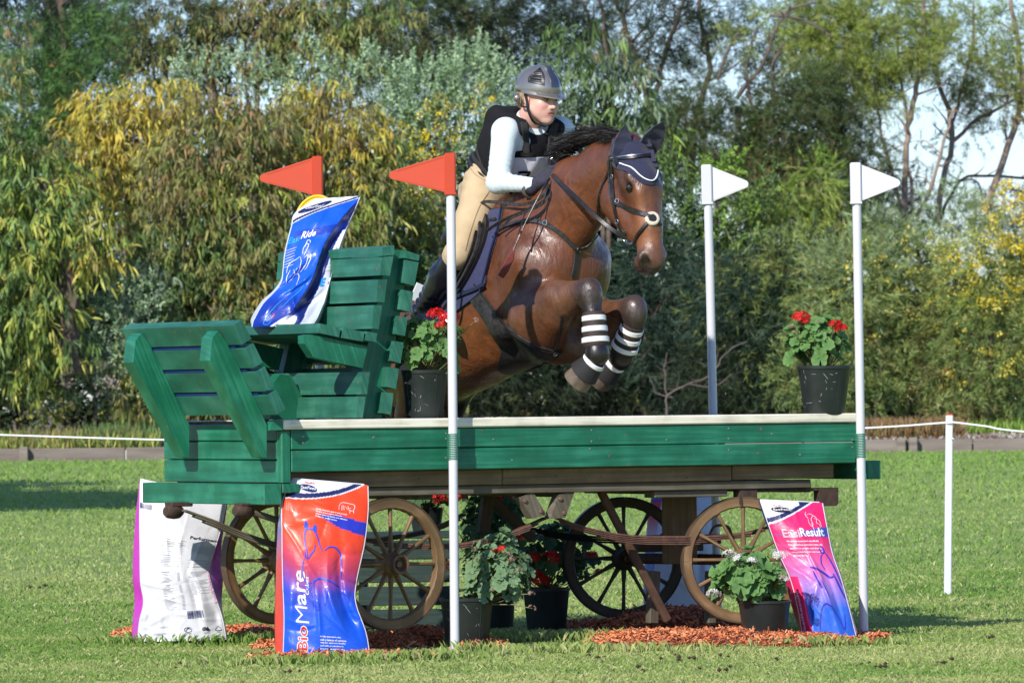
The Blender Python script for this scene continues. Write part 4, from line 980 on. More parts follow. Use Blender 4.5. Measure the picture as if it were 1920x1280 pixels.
# ---- wheels
def make_wheel(hub_c, normal, rad, dark=False):
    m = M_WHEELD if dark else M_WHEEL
    n = Vector(normal).normalized(); u = n.cross(ZV).normalized(); v = ZV
    def pt(r, a, h): return hub_c + u * (r * math.cos(a)) + v * (r * math.sin(a)) + n * h
    NS = 72; hw = .022
    mb = MB(); vs = []; fs = []
    prof = [(rad - .008, -hw), (rad - .008, hw), (rad - .046, hw * .95), (rad - .052, hw * .6), (rad - .052, -hw * .6), (rad - .046, -hw * .95)]
    for i in range(NS):
        a = 2 * math.pi * i / NS
        j = .0012 * math.sin(i * 3.1) if i % 12 else -.003
        for r, h in prof: vs.append(pt(r + (j if r < rad - .02 else 0), a, h + (0 if i % 12 else -.0015 * np.sign(h))))
    k = len(prof)
    for i in range(NS):
        i2 = (i + 1) % NS
        for q in range(k):
            q2 = (q + 1) % k
            fs.append((i * k + q, i * k + q2, i2 * k + q2, i2 * k + q))
    mb.add(vs, fs)
    me = mb.mesh('wheel', m, True)
    uvl = me.uv_layers.new(name='UVMap')
    for lp in me.loops:
        vi = lp.vertex_index; uvl.data[lp.index].uv = ((vi // k) * 2 * math.pi * rad / NS, (vi % k) * .02)
    wh = link('wheel', me, wagon)
    # tyre
    mb = MB(); vs = []; fs = []
    pr = [(rad, -hw - .001), (rad, hw + .001), (rad - .0075, hw + .001), (rad - .0075, -hw - .001)]
    for i in range(NS):
        a = 2 * math.pi * i / NS
        for r, h in pr: vs.append(pt(r, a, h))
    for i in range(NS):
        i2 = (i + 1) % NS
        for q in range(4):
            fs.append((i * 4 + q, i * 4 + (q + 1) % 4, i2 * 4 + (q + 1) % 4, i2 * 4 + q))
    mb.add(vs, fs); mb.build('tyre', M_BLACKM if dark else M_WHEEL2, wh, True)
    # hub
    mb = MB()
    mb.lathe(hub_c, n, [(.0, -.07), (.035, -.07), (.05, -.055), (.058, -.02), (.062, 0), (.056, .028), (.048, .05), (.044, .062), (.0435, .085), (.040, .088), (.033, .086), (.030, .06), (.0, .06)], 24)
    hb = mb.mesh('hub', m, True); add_long_uv(hb, u); hub = link('hub', hb, wh)
    mb = MB(); mb.lathe(hub_c, n, [(.0465, .060), (.0468, .092), (.041, .0935), (.036, .092), (.035, .066)], 24); mb.build('hub_band', M_BLACKM if dark else M_HUBRUST, wh, True)
    mb = MB(); mb.lathe(hub_c + n * .06, n, [(.0, .018), (.014, .018), (.018, .013), (.019, 0)], 10); mb.build('axle_nut', M_HUBRUST, wh, True)
    for i in range(12):
        a = 2 * math.pi * (i + .02) / 12 + math.pi / 2
        t = u * math.cos(a) + v * math.sin(a); s = n.cross(t)
        mb = MB(); vs = []; fs = []
        st = [(.04, .013, .016), (.09, .0125, .0165), (.12, .009, .013), (.19, .0085, .011), (rad - .07, .0105, .011), (rad - .044, .0115, .011)]
        for r, a1, b1 in st:
            c = hub_c + t * r + n * (.010 * (1 - r / rad))
            for q in range(8):
                an = 2 * math.pi * (q + .5) / 8
                vs.append(c + s * a1 * math.cos(an) + n * b1 * math.sin(an))
        for i2 in range(len(st) - 1):
            for q in range(8): fs.append((i2 * 8 + q, i2 * 8 + (q + 1) % 8, (i2 + 1) * 8 + (q + 1) % 8, (i2 + 1) * 8 + q))
        mb.add(vs, fs); me = mb.mesh('spoke', m, True); add_long_uv(me, t); link('spoke', me, wh)
    return wh
M_WHEEL2 = mat('worn_tyre', (.13, .075, .04), .6, .3, nscale=20, col2=(.08, .05, .03), bump=.3)
M_HUBRUST = mat('hub_rust', (.22, .13, .085), .65, .4, nscale=30, col2=(.13, .065, .045), bump=.4)
def rotz(v, deg): return Matrix.Rotation(R(deg), 3, 'Z') @ Vector(v)
nL = rotz(-WV, 7); nR = rotz(-WV, -19)
hFL = WF(731, 1057, .11); hRL = hFL + WV * 1.13; hRL.z -= .0
hFR = WF(1393, 1049, .11); hRR = WF(1169, 1044, .11); 
make_wheel(hFL, nL, .308)
make_wheel(hRL, nL, .308)
make_wheel(hFR, nR, .304)
hRR = hFR - nR * 0 + Vector(P(1169, 1046, (hFR + WV * 1.12).y)) - hFR
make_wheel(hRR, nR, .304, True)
# axles
mb = MB(); mb.tube([hFL, hRL], .022, 10); mb.build('axle', M_GREYW, wagon, True)
mb = MB(); mb.tube([hFR, hRR], .027, 10)
ax_ = mb.build('axle', M_IRON, wagon, True)
# long pole-like elliptic spring parts of the left end
def wtube(name, pxs, w, rad, m, n=8): 
    mb = MB(); mb.tube([WF(x, y, ww) for (x, y), ww in zip(pxs, w if hasattr(w, '__len__') else [w] * len(pxs))], rad, n); return mb.build(name, m, wagon, True)
def leaf_spring(pxs, w, leaves, thick=.009, width=.045, m=None):
    """stack of thin steel leaves following a curve given in pixels on plane w"""
    c = pl([WF(x, y, w) for x, y in pxs], 16)
    for i in range(leaves):
        a = int(i * 1.4); seg = c[a:len(c) - a] if i else c
        mb = MB(); pts = [Vector(p) - ZV * thick * 1.12 * i for p in seg]
        nr = [ZV] * len(pts)
        mb.ribbon(pts, nr, width, thick * .96); mb.build('spring_leaf', m or M_SPRING, wagon)
leaf_spring([(345, 958), (400, 978), (450, 999), (510, 1018), (560, 1026), (640, 1024)], .55, 3, .009, .05, M_GREYW)
leaf_spring([(1022, 972), (980, 990), (925, 1008), (868, 1020), (800, 1022), (720, 1018), (640, 1000)], .2, 3, .008, .05, M_SPRING)
leaf_spring([(1040, 970), (1075, 984), (1130, 998), (1190, 1006), (1260, 1007), (1330, 1006), (1400, 1000), (1455, 985)], .2, 5, .0075, .055)
leaf_spring([(985, 990), (1040, 1000), (1090, 1006), (1150, 1010), (1230, 1010)], 1.05, 3, .010, .05, M_BLACKM)
leaf_spring([(690, 1016), (730, 1008), (780, 1000), (830, 985), (870, 965)], 1.05, 2, .010, .05, M_GREYW)
# round shackle ends below the left end beam
for px, py, w in ((339, 958, .78), (469, 957, .16)):
    c = WF(px, py, w)
    mb = MB(); mb.lathe(c - LV * .04, -LV + WV * -.2, [(0, .045), (.022, .045), (.032, .03), (.036, 0), (.034, -.03), (.02, -.05), (0, -.05)], 14)
    mb.build('shackle', M_IRON, wagon, True)
    q = (c - C0).dot(LV); ww = (c - C0).dot(WV)
    wbox('shackle_plate', q - .06, q + .05, ww - .03, ww + .05, c.z + .022, .70, M_IRON)
mb = MB(); mb.tube([WF(475, 960, .16), WF(520, 975, .16), WF(560, 990, .16)], .015, 8); mb.build('spring_rod', M_GREYW, wagon, True)
# centre brackets (slanted plates with bolts)
for poly in ([(972, 932), (998, 922), (1023, 965), (996, 972)], [(1046, 926), (1076, 920), (1058, 970), (1030, 972)]):
    pts = [lz(x, y, .1) for x, y in poly]
    br = wprism('spring_bracket', pts, .09, .15, M_GREYW)
    cx = sum(p[0] for p in pts) / 4; cz = sum(p[1] for p in pts) / 4
    mb = MB()
    for s in (-.3, .3):
        p = W(pts[0][0] * (.5 - s) + pts[2][0] * (.5 + s), .088, pts[0][1] * (.5 - s) + pts[2][1] * (.5 + s))
        mb.lathe(p, -WV, [(0, .008), (.009, .006), (.012, 0)], 8)
    b = mb.build('bolt', M_HUBRUST, br, True); b['kind'] = 'stuff'
M_RUSTW = mat('rust_brown_bar', (.11, .055, .03), .8, nscale=20, col2=(.06, .032, .02), bump=.5)
# diagonal brace, upright block, stakes
def wbeam(name, a, b, w, wid, dep, m):
    A = WF(a[0], a[1], w); B = WF(b[0], b[1], w); t = (B - A).normalized(); s = t.cross(WV).normalized()
    mb = MB(); mb.beam(A, B, s * wid, WV * dep); me = mb.mesh(name, m); add_long_uv(me, t); return link(name, me, wagon)
wbeam('brace', (1126, 920), (1252, 1163), .3, .036, .03, M_RUSTW)
wbeam('brace', (905, 920), (1000, 1010), .95, .05, .03, M_WHEELD)
wbeam('brace', (916, 925), (905, 1000), .95, .06, .04, M_WHEELD)
wbox('upright_block', *[lz(1252, 0, .45)[0], lz(1297, 0, .45)[0]], .45, .56, .36, .70, M_BROWN)
wbeam('stake', (1226, 1070), (1222, 1168), .5, .05, .05, M_GREYW)
wbeam('stake', (1333, 1070), (1331, 1168), .5, .045, .05, M_GREYW)
mb = MB(); mb.box(WF(1195, 1035, .62), LV * .38, WV * .09, ZV * .08, 0, .005); me = mb.mesh('turntable_block', M_WHEELD); add_long_uv(me, LV); link('turntable_block', me, wagon)
# iron U bolt loops over the right axle
mb = MB(); mb.tube(pl([WF(x, y, .35) for x, y in ((1330, 1004), (1338, 988), (1352, 984), (1366, 988), (1372, 1004))], 12), .007, 6); mb.build('u_bolt', M_SPRING, wagon, True)
mb = MB(); mb.box(WF(1300, 1020, .22), LV * .16, WV * .1, ZV * .045, 0, .004); mb.build('axle_clamp', M_SPRING, wagon)

# ---- footboard (leans out over the left end)
pB = [lz(x, y, .02) for x, y in ((394, 676), (398, 634), (409, 620), (425, 642), (500, 795), (500, 858), (492, 857))]
pB = [(l - .0, z) for l, z in pB]
LB = WV * 0
for w0 in (.02, .80):
    wprism('footboard_post', pB, w0, w0 + .105, M_GREEN, axis=(LV * .4 - ZV * .9))
a0 = np.array(lz(425, 642, .02)); b0 = np.array(lz(500, 795, .02)); dn = (b0 - a0) / np.linalg.norm(b0 - a0); pr = np.array((-dn[1], dn[0])); pr = pr if pr[0] > 0 else -pr
for k in range(4):
    s0 = a0 + dn * (-.085 + .1215 * k) + pr * .002
    e0 = s0 + dn * (.099)
    pts = [tuple(s0), tuple(e0), tuple(e0 + pr * .055), tuple(s0 + pr * .055)]
    sl = wprism('footboard_slat', pts, -.115, 1.02 + .01 * (k % 2), M_GREEN2)
    if k:
        s1 = s0 - dn * .012
        wprism('blue_strip', [tuple(s1 + pr * .004), tuple(s0 - dn * .001 + pr * .004), tuple(s0 - dn * .001 + pr * .03), tuple(s1 + pr * .03)], -.02, 1.0, M_BLUEP)
# ---- driver's seat
def pw(name, poly, w0, w1, m, axis=None): return wprism(name, [lz(x, y, w0) for x, y in poly], w0, w1, m, axis=axis)
def shiftw(name, poly, wref, w0, w1, m, axis=None): return wprism(name, [lz(x, y, wref) for x, y in poly], w0, w1, m, axis=axis)
postp = [(659, 784), (716, 784), (769, 480), (762, 468), (735, 470), (722, 500)]
shiftw('seat_post', postp, .12, .12, .22, M_GREEN, axis=(LV * .25 + ZV))
shiftw('seat_post', postp, .12, .90, 1.0, M_GREEN, axis=(LV * .25 + ZV))
for i, poly in enumerate(([(717, 464), (739, 460), (739, 478), (716, 480)], [(716, 482), (738, 480), (731, 517), (713, 516)], [(709, 524), (726, 524), (721, 567), (706, 566)], [(700, 572), (717, 572), (710, 617), (698, 616)],
              [(680, 697), (694, 697), (688, 739), (676, 739)], [(672, 743), (686, 743), (680, 783), (668, 783)])):
    shiftw('backrest_slat', poly, .03, .03, 1.06, M_GREEN2)
for poly in ([(762, 470), (787, 478), (785, 489), (760, 484)], [(760, 487), (785, 492), (777, 536), (755, 530)], [(755, 543), (775, 547), (770, 585), (750, 580)], [(746, 592), (765, 595), (759, 630), (741, 626)], [(739, 639), (757, 642), (751, 681), (733, 676)],
             [(729, 688), (748, 691), (742, 729), (725, 725)], [(720, 735), (738, 737), (733, 777), (715, 774)]):
    shiftw('backrest_slat', poly, .06, .06, 1.06, M_GREEN2)
for poly in ([(600, 606), (638, 615), (636, 632), (598, 624)], [(644, 614), (683, 622), (681, 640), (641, 633)], [(688, 621), (707, 625), (705, 641), (684, 638)]):
    shiftw('seat_plank', poly, .02, .02, 1.10, M_GREEN2)
sb = [(571, 629), (581, 627), (660, 643), (690, 650), (680, 690), (588, 670), (571, 644)]
shiftw('seat_beam', sb, .05, .05, .115, M_GREEN)
shiftw('seat_beam', sb, .05, .88, .95, M_GREEN)
pw('seat_strut', [(507, 786), (507, 724), (526, 701), (546, 704), (567, 744), (564, 786)], .62, .70, M_GREEN)
pw('seat_strut', [(478, 790), (470, 740), (500, 690), (520, 700), (500, 740), (505, 790)], 1.0, 1.07, M_GREEN2)

# ================================================================== horse
HV = Vector((.56, -.83, 0)).normalized()          # heading
RVv = Vector((HV.y, -HV.x, 0))                     # horse's right-hand side (towards the camera's left)
HO = P(1100, 470, .50); HO.z = 0
def J(px, py, s):
    return on_plane(px, py, HO + RVv * s, RVv)
def Js(px, py, s):
    """as J, but (px,py) is given for the midline; the joint is then moved s to the side"""
    return on_plane(px, py, HO, RVv) + RVv * s
BAY = (.118, .038, .014); BAYD = (.070, .023, .011); BAYL = (.22, .078, .026); BLK = (.014, .011, .010); MUZ = (.045, .022, .014)
LEGB = (.115, .048, .022)
hs = SDF(.0106, RVv)
pit = R(32)
A_ = np.array(HV * math.cos(pit) + ZV * math.sin(pit)); B_ = np.array(-HV * math.sin(pit) + ZV * math.cos(pit)); S_ = np.array(RVv)
AX = np.array([A_, S_, B_])
# trunk
hs.ell(J(993, 520, 0), AX, (.46, .265, .365), .05, BAY)
hs.ell(J(925, 576, 0), AX, (.52, .29, .328), .10, BAY)
hs.ell(J(862, 626, 0), AX, (.42, .275, .272), .10, BAY)
hs.ell(J(802, 660, 0), AX, (.36, .275, .27), .10, BAY)
hs.cone(J(975, 425, 0), J(945, 425, 0), .07, .075, .12, BAYD, .7)            # withers
# shoulders and breast
for s in (.165, -.165):
    hs.cone(Js(968, 425, s * .6), Js(1040, 500, s), .10, .125, .06, BAY, .8)
    hs.cone(Js(1046, 488, s * .95), Js(1050, 525, s * .9), .125, .115, .06, BAY)
    hs.cone(Js(1040, 500, s * 1.1), Js(1010, 600, s * 1.15), .09, .10, .05, BAY, .8)
    hs.ball(Js(1062, 500, s * .55), .12, .05, BAY)
hs.cone(J(1050, 530, 0), J(1035, 590, 0), .14, .13, .08, BAY)
hs.cone(J(950, 648, 0), J(1018, 640, 0), .118, .095, .06, BAY, 1.2)
# neck
hs.cone(J(1020, 430, 0), J(1075, 372, 0), .225, .175, .12, BAY, .72)
hs.cone(J(1075, 372, 0), J(1130, 320, 0), .175, .128, .08, BAY, .66)
hs.cone(J(1130, 320, 0), J(1172, 292, 0), .128, .105, .06, BAY, .66)
hs.cone(J(1085, 415, 0), J(1150, 355, 0), .10, .060, .06, BAY, .7)          # underline of the neck
# head
hs.cone(J(1180, 290, 0), J(1200, 345, 0), .095, .100, .05, BAYD, .82)
hs.cone(J(1200, 345, 0), J(1216, 425, 0), .095, .066, .04, BAY, .78)
hs.cone(J(1216, 425, 0), J(1220, 484, 0), .068, .066, .03, BAYL, .9)
for s in (.042, -.042):
    hs.cone(J(1166, 378, 0) + RVv * s, J(1196, 440, 0) + RVv * s * .6, .092, .046, .035, BAY, .6)
    hs.cone(J(1200, 330, 0) + RVv * s * 1.9 + HV * .030, J(1204, 345, 0) + RVv * s * 1.9 + HV * .03, .026, .022, .025, BAYD)       # brow
    hs.cone(J(1210, 360, 0) + RVv * s * 1.3 + HV * .03, J(1214, 425, 0) + RVv * s * .9 + HV * .02, .022, .016, .03, BAYL)          # face crest
    hs.ball(J(1222, 484, 0) + RVv * s * 1.0 + HV * .012, .043, .025, (.05, .026, .018))                                                # nostril wings
hs.cone(J(1222, 470, 0) + HV * .01, J(1229, 496, 0) + HV * .0, .046, .036, .02, (.09, .04, .022), 1)
hs.cone(J(1206, 498, 0), J(1222, 500, 0), .040, .036, .015, MUZ, 1)        # lips, chin
hs.ball(J(1202, 490, 0), .036, .02, MUZ)
NOS = []
for s in (.042, -.042):
    nst = J(1219, 491, 0) + RVv * s * 1.55 + HV * .050
    hs.cone(nst + ZV * .020, nst - ZV * .014, .016, .027, .010, BLK, sub=True); NOS.append(nst - ZV * .004)
    hs.ball(J(1203, 352, 0) + RVv * s * 2.25 + HV * .022, .024, .012, sub=True)
# fore legs: upper arm, forearm, knee, cannon, pastern, hoof
def foreleg(el, mid, kn, cn1, cn2, fet, past, hoof, s):
    E, M_, K, C1, C2, F_, Pp, H_ = [J(x, y, ss) for x, y, ss in (el, mid, kn, cn1, cn2, fet, past, hoof)]
    hs.cone(E, M_, .135, .095, .06, LEGB, .85)
    hs.cone(M_, K, .092, .062, .04, LEGB, .85)
    d = (K - M_).normalized()
    hs.ball(K, .057, .03, (.040, .035, .034), .95); hs.ball(K + d * .024 - ZV * .012, .044, .02, (.05, .045, .044), .9); hs.ball(K - d * .03 - ZV * .020, .040, .02, (.03, .026, .024), .9)
    hs.cone(K + d * .012 + ZV * .01, K + d * .018 - ZV * .045, .052, .050, .02, (.028, .024, .022), .95)
    hs.cone(K - ZV * .03, C1, .052, .040, .03, BLK)
    hs.cone(C1, C2, .038, .034, .02, BLK)
    hs.ball(F_, .043, .02, BLK)
    hs.cone(C2, F_, .034, .040, .02, BLK)
    hs.cone(F_, Pp, .038, .034, .02, BLK)
    hs.cone(Pp, H_, .040, .058, .012, (.10, .075, .05))
    return E, M_, K, C1, C2, F_, Pp, H_
LEGN = foreleg((1000, 596, .19), (1048, 565, .17), (1103, 547, .14), (1113, 590, .14), (1117, 645, .14), (1119, 664, .14), (1110, 682, .15), (1093, 702, .17), 1)
LEGF = foreleg((1085, 625, -.16), (1135, 602, -.15), (1188, 580, -.14), (1186, 612, -.14), (1170, 655, -.14), (1163, 672, -.14), (1150, 683, -.13), (1134, 700, -.12), -1)
hs.cone(J(1020, 640, .12), J(1045, 600, .16), .09, .07, .05, BAY)
hs.cone(J(1095, 660, -.10), J(1120, 640, -.14), .07, .05, .04, LEGB)
hs.cone(J(1045, 650, .0), J(1080, 640, -.08), .09, .08, .05, LEGB)
# hind legs, tucked behind the wagon deck
for s in (.17, -.17):
    dk = BAY if s > 0 else (.03, .014, .009)  # far gaskin darker than the near one: its shade painted into the coat
    ex = 0 if s > 0 else -25
    hs.cone(Js(796, 650, s), Js(835 + ex, 705, s), .16, .11, .06, BAY)
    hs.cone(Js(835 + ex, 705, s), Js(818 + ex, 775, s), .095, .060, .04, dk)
    hs.cone(Js(818 + ex, 775, s), Js(800 + ex, 822, s), .055, .045, .03, BLK)
    hs.cone(Js(800 + ex, 822, s), Js(790 + ex, 875, s), .036, .034, .02, BLK)
    hs.cone(Js(790 + ex, 875, s), Js(806 + ex, 895, s), .040, .045, .02, BLK)
def coat_noise(V, C):
    X = V * 1.0
    n = np.sin(X[:, 0] * 9 + 2 * np.sin(X[:, 2] * 7)) * np.sin(X[:, 1] * 8 + 1) * np.sin(X[:, 2] * 10 + np.sin(X[:, 0] * 11))
    C = C * (1 + .16 * n)[:, None]
    # bellies and flanks of a bay are lighter and redder: real coat colour
    dT = np.array(HV)
    u = (V - np.array(J(925, 578, 0))) @ B_
    f = (V - np.array(J(925, 578, 0))) @ A_
    w = np.clip((-u - .02) / .25, 0, 1) * np.clip((.35 - f) / .3, 0, 1) * (C[:, 0] > .05)
    C = C * (1 - .8 * w[:, None]) + .8 * w[:, None] * np.array((.25, .082, .024))
    for q_ in NOS:
        d_ = np.linalg.norm((V - np.array(q_)) * np.array((1, 1, .8)), axis=1); w = np.clip((.030 - d_) / .008, 0, 1)[:, None]
        C = C * (1 - w) + w * np.array((.004, .003, .003))
    mz_ = J(1222, 515, 0)
    dz = np.linalg.norm(V - np.array(mz_), axis=1); w = np.clip((.11 - dz) / .06, 0, 1)[:, None] * .85
    C = C * (1 - w) + w * np.array((.035, .022, .018))
    return V, C
def coat_mat():
    m, nt, b = new_mat('horse_coat')
    N, L = nt.nodes, nt.links
    a = N.new('ShaderNodeAttribute'); a.attribute_name = 'col'
    tc = N.new('ShaderNodeTexCoord')
    n1 = N.new('ShaderNodeTexNoise'); n1.inputs['Scale'].default_value = 7; n1.inputs['Detail'].default_value = 7; n1.inputs['Distortion'].default_value = 1.5; L.new(tc.outputs['Object'], n1.inputs[0])
    mr = N.new('ShaderNodeMapRange'); mr.inputs[1].default_value = .3; mr.inputs[2].default_value = .7; mr.inputs[3].default_value = .75; mr.inputs[4].default_value = 1.25; L.new(n1.outputs[0], mr.inputs[0])
    mx = N.new('ShaderNodeMix'); mx.data_type = 'RGBA'; mx.blend_type = 'MULTIPLY'; mx.inputs[0].default_value = 1; L.new(a.outputs['Color'], mx.inputs[6]); L.new(mr.outputs[0], mx.inputs[7])
    L.new(mx.outputs[2], b.inputs['Base Color'])
    n2 = N.new('ShaderNodeTexNoise'); n2.inputs['Scale'].default_value = 11; n2.inputs['Detail'].default_value = 3; n2.inputs['Distortion'].default_value = 2; L.new(tc.outputs['Object'], n2.inputs[0])
    r2 = N.new('ShaderNodeMapRange'); r2.inputs[1].default_value = .35; r2.inputs[2].default_value = .65; r2.inputs[3].default_value = .27; r2.inputs[4].default_value = .55; L.new(n2.outputs[0], r2.inputs[0]); L.new(r2.outputs[0], b.inputs['Roughness'])
    mp = N.new('ShaderNodeMapping'); mp.inputs['Scale'].default_value = (12, 12, 5); mp.inputs['Rotation'].default_value = (.5, .6, 0); L.new(tc.outputs['Object'], mp.inputs[0])
    n3 = N.new('ShaderNodeTexNoise'); n3.inputs['Scale'].default_value = 1.6; n3.inputs['Detail'].default_value = 5; n3.inputs['Distortion'].default_value = 2.2; L.new(mp.outputs[0], n3.inputs[0])
    n4 = N.new('ShaderNodeTexNoise'); n4.inputs['Scale'].default_value = 130; n4.inputs['Detail'].default_value = 4; L.new(tc.outputs['Object'], n4.inputs[0])
    b1 = N.new('ShaderNodeBump'); b1.inputs['Strength'].default_value = .38; b1.inputs['Distance'].default_value = .012; L.new(n3.outputs[0], b1.inputs['Height'])
    b2 = N.new('ShaderNodeBump'); b2.inputs['Strength'].default_value = .22; b2.inputs['Distance'].default_value = .004; L.new(n4.outputs[0], b2.inputs['Height']); L.new(b1.outputs[0], b2.inputs['Normal'])
    L.new(b2.outputs[0], b.inputs['Normal'])
    b.inputs['Specular IOR Level'].default_value = .65
    return m
M_COAT = coat_mat()
h_me = hs.mesh('horse_body', M_COAT, 3, .012, coat_noise)
HB = bvh_of(h_me)
horse = empty('horse', HO + ZV * 1.2, 'bay horse with black knees and navy ear bonnet jumping over the green wagon', 'horse')
link('body', h_me, horse)

M_LEATHER = mat('black_leather', (.018, .015, .014), .35, nscale=60, noise=.4, bump=.25, bscale=150, coat=.2)
M_LEATHERW = mat('worn_black_leather', (.045, .042, .042), .45, nscale=50, col2=(.014, .013, .013), bump=.5, bscale=130)
M_NAVY = mat('navy_cloth', (.016, .018, .055), .85, nscale=120, noise=.35, bump=1.0, bscale=240, sheen=.2)
M_NAVYQ = mat('navy_quilt', (.030, .034, .105), .85, nscale=70, noise=.3, bump=1.0, bscale=55, sheen=.2)
M_CORD = mat('white_cord', (.78, .78, .80), .6)
M_STEEL = mat('steel', (.6, .6, .6), .25, 1.0)
M_FLEECE = mat('cream_sheepskin', (.72, .65, .50), .95, nscale=160, noise=.25, bump=1, bscale=300)
M_BOOTBR = mat('brown_boot_neoprene', (.045, .026, .020), .7, nscale=60, noise=.4, bump=.4, bscale=200)
M_TAPE = mat('white_tape', (.80, .80, .80), .5, nscale=40, noise=.1)
M_HAIR = mat('black_mane_hair', (.008, .007, .007), .5, nscale=90, col2=(.016, .012, .010), spec=.35)

def surf(pts, n, off=.004, bvh=None, s=0.):
    """lay a pixel polyline on the horse's skin"""
    q = pl([(x, y, 0) for x, y in pts], n); out = []; nr = []
    hs_ = [hit(bvh or HB, x, y) for x, y, _ in q]; good = [h for h in hs_ if h[0] is not None]
    if len(good) >= 4: hs_ = good; q = q[:len(good)]
    for (x, y, _), (p, nn) in zip(q, hs_):
        if p is None:
            if out: p, nn = out[-1] + (ray(x, y) * 0), nr[-1]; p = on_plane(x, y, out[-1], RVv)
            else: p, nn = J(x, y, s), -ray(x, y)
        out.append(p + nn * off); nr.append(nn)
    o2 = [out[0]] + [(out[i - 1] + out[i] * 2 + out[i + 1]) / 4 for i in range(1, len(out) - 1)] + [out[-1]]
    return o2, nr
def strap(name, pts, width, m, n=24, off=.004, thick=.004, parent=None, bvh=None):
    p, nr = surf(pts, n, off, bvh); mb = MB(); mb.ribbon(p, nr, width, thick); return mb.build(name, m, parent or horse, True)
def free_strap(name, pts, width, m, n=24, thick=.004, parent=None, nrm=None):
    """pts with (px,py,s)"""
    c = [J(x, y, s) for x, y, s in pts]; c = pl(c, n)
    nv = Vector(nrm) if nrm else (-ray(1000, 500))
    mb = MB(); mb.ribbon([Vector(q) for q in c], [nv] * n, width, thick); return mb.build(name, m, parent or horse, True)
def patch(name, rowsL, rowsR, nu, nv, m, off=.008, parent=None, bvh=None, thick=.006, relief=None, uvs=False):
    """cloth lying on the skin, bounded by a left and a right pixel polyline"""
    Lp = pl([(x, y, 0) for x, y in rowsL], nv); Rp = pl([(x, y, 0) for x, y in rowsR], nv)
    Pn = [[None] * nu for _ in range(nv)]
    for j in range(nv):
        last = None
        for i in range(nu):
            t = i / (nu - 1); x, y = (Lp[j] * (1 - t) + Rp[j] * t)[:2]
            Pn[j][i] = hit(bvh or HB, x, y) + (x, y)
    # fill misses from neighbours
    for j in range(nv):
        ok = [i for i in range(nu) if Pn[j][i][0] is not None]
        for i in range(nu):
            if Pn[j][i][0] is None and ok:
                k = min(ok, key=lambda q: abs(q - i)); src = Pn[j][k]
                x, y = Pn[j][i][2:]; pp = on_plane(x, y, src[0], RVv)
                Pn[j][i] = (src[0] * .3 + pp * .7 if (pp - src[0]).length < .2 else src[0], src[1], x, y)
    okr = [j for j in range(nv) if Pn[j][0][0] is not None]
    V = []; Bk = []
    for j in range(nv):
        jj = j if Pn[j][0][0] is not None else min(okr, key=lambda q: abs(q - j))
        for i in range(nu):
            p, nn, x, y = Pn[jj][i]
            r = relief(i / (nu - 1), j / (nv - 1)) if relief else 0
            V.append(p + nn * (off + r)); Bk.append(p + nn * (off - thick))
    # smooth
    A = np.array([tuple(v) for v in V]).reshape(nv, nu, 3)
    for _ in range(2):
        A[1:-1, 1:-1] = .5 * A[1:-1, 1:-1] + .125 * (A[:-2, 1:-1] + A[2:, 1:-1] + A[1:-1, :-2] + A[1:-1, 2:])
    Bq = np.array([tuple(v) for v in Bk]).reshape(nv, nu, 3)
    V = np.vstack([A.reshape(-1, 3), Bq.reshape(-1, 3)]); n0 = nu * nv
    fs = []
    for j in range(nv - 1):
        for i in range(nu - 1):
            a = j * nu + i; fs.append((a, a + nu, a + nu + 1, a + 1)); fs.append((a + n0, a + 1 + n0, a + nu + 1 + n0, a + nu + n0))
    for i in range(nu - 1):
        fs.append((i, i + 1, i + 1 + n0, i + n0)); a = (nv - 1) * nu + i; fs.append((a + 1, a, a + n0, a + 1 + n0))
    for j in range(nv - 1):
        a = j * nu; fs.append((a + nu, a, a + n0, a + nu + n0)); a = j * nu + nu - 1; fs.append((a, a + nu, a + nu + n0, a + n0))
    me = np_mesh(name, V, fs, m, True)
    me.set_sharp_from_angle(angle=R(60))
    return link(name, me, parent or horse)

strap('mouth', [(1236, 499), (1226, 503), (1213, 501), (1203, 495)], .005, mat('mouth_line', (.015, .010, .009), .6), 14, .0005, .0015)
# eyes
for s in (.042, -.042):
    c = J(1203, 352, 0) + RVv * s * 1.88 + HV * .016
    mb = MB(); mb.lathe(c - (RVv * (1 if s > 0 else -1) + HV * .5).normalized() * .022, (RVv * (1 if s > 0 else -1) + HV * .5), [(.0225 * math.sin(a), .022 + -.0225 * math.cos(a) + 0) for a in np.linspace(0, math.pi, 10)], 16)
    mb.build('eye', mat('horse_eye', (.012, .006, .004), .08, coat=1.), horse, True)

# mane: many curved locks
def strands(name, roots, dirs, lens, wid, m, parent, r, seg=5, droop=.5, n_each=1, jit=.01):
    V = []; F = []
    for p, d, l in zip(roots, dirs, lens):
        p = Vector(p) + Vector([r.gauss(0, jit) for _ in range(3)]); d = (Vector(d) + Vector([r.gauss(0, .15) for _ in range(3)])).normalized()
        sd = d.cross(Vector((r.gauss(0, 1), r.gauss(0, 1), r.gauss(0, 1)))).normalized()
        b = len(V); q = p.copy(); dd = d.copy()
        for i in range(seg + 1):
            w = wid * (1 - (i / seg) ** 2 * .9)
            V.append(q + sd * w); V.append(q - sd * w)
            q = q + dd * l / seg; dd = (dd + Vector((0, 0, -droop / seg)) + Vector([r.gauss(0, .06) for _ in range(3)])).normalized()
        for i in range(seg): F.append((b + 2 * i, b + 2 * i + 1, b + 2 * i + 3, b + 2 * i + 2))
    me = np_mesh(name, [tuple(v) for v in V], F, m, True); o = link(name, me, parent); o['kind'] = 'stuff'; return o
r_ = random.Random(5); roots = []; dirs = []; lens = []
crest = pl([J(x, y, 0) for x, y in ((1058, 284), (1066, 274), (1078, 264), (1098, 254), (1122, 246), (1150, 245), (1175, 258))], 80)
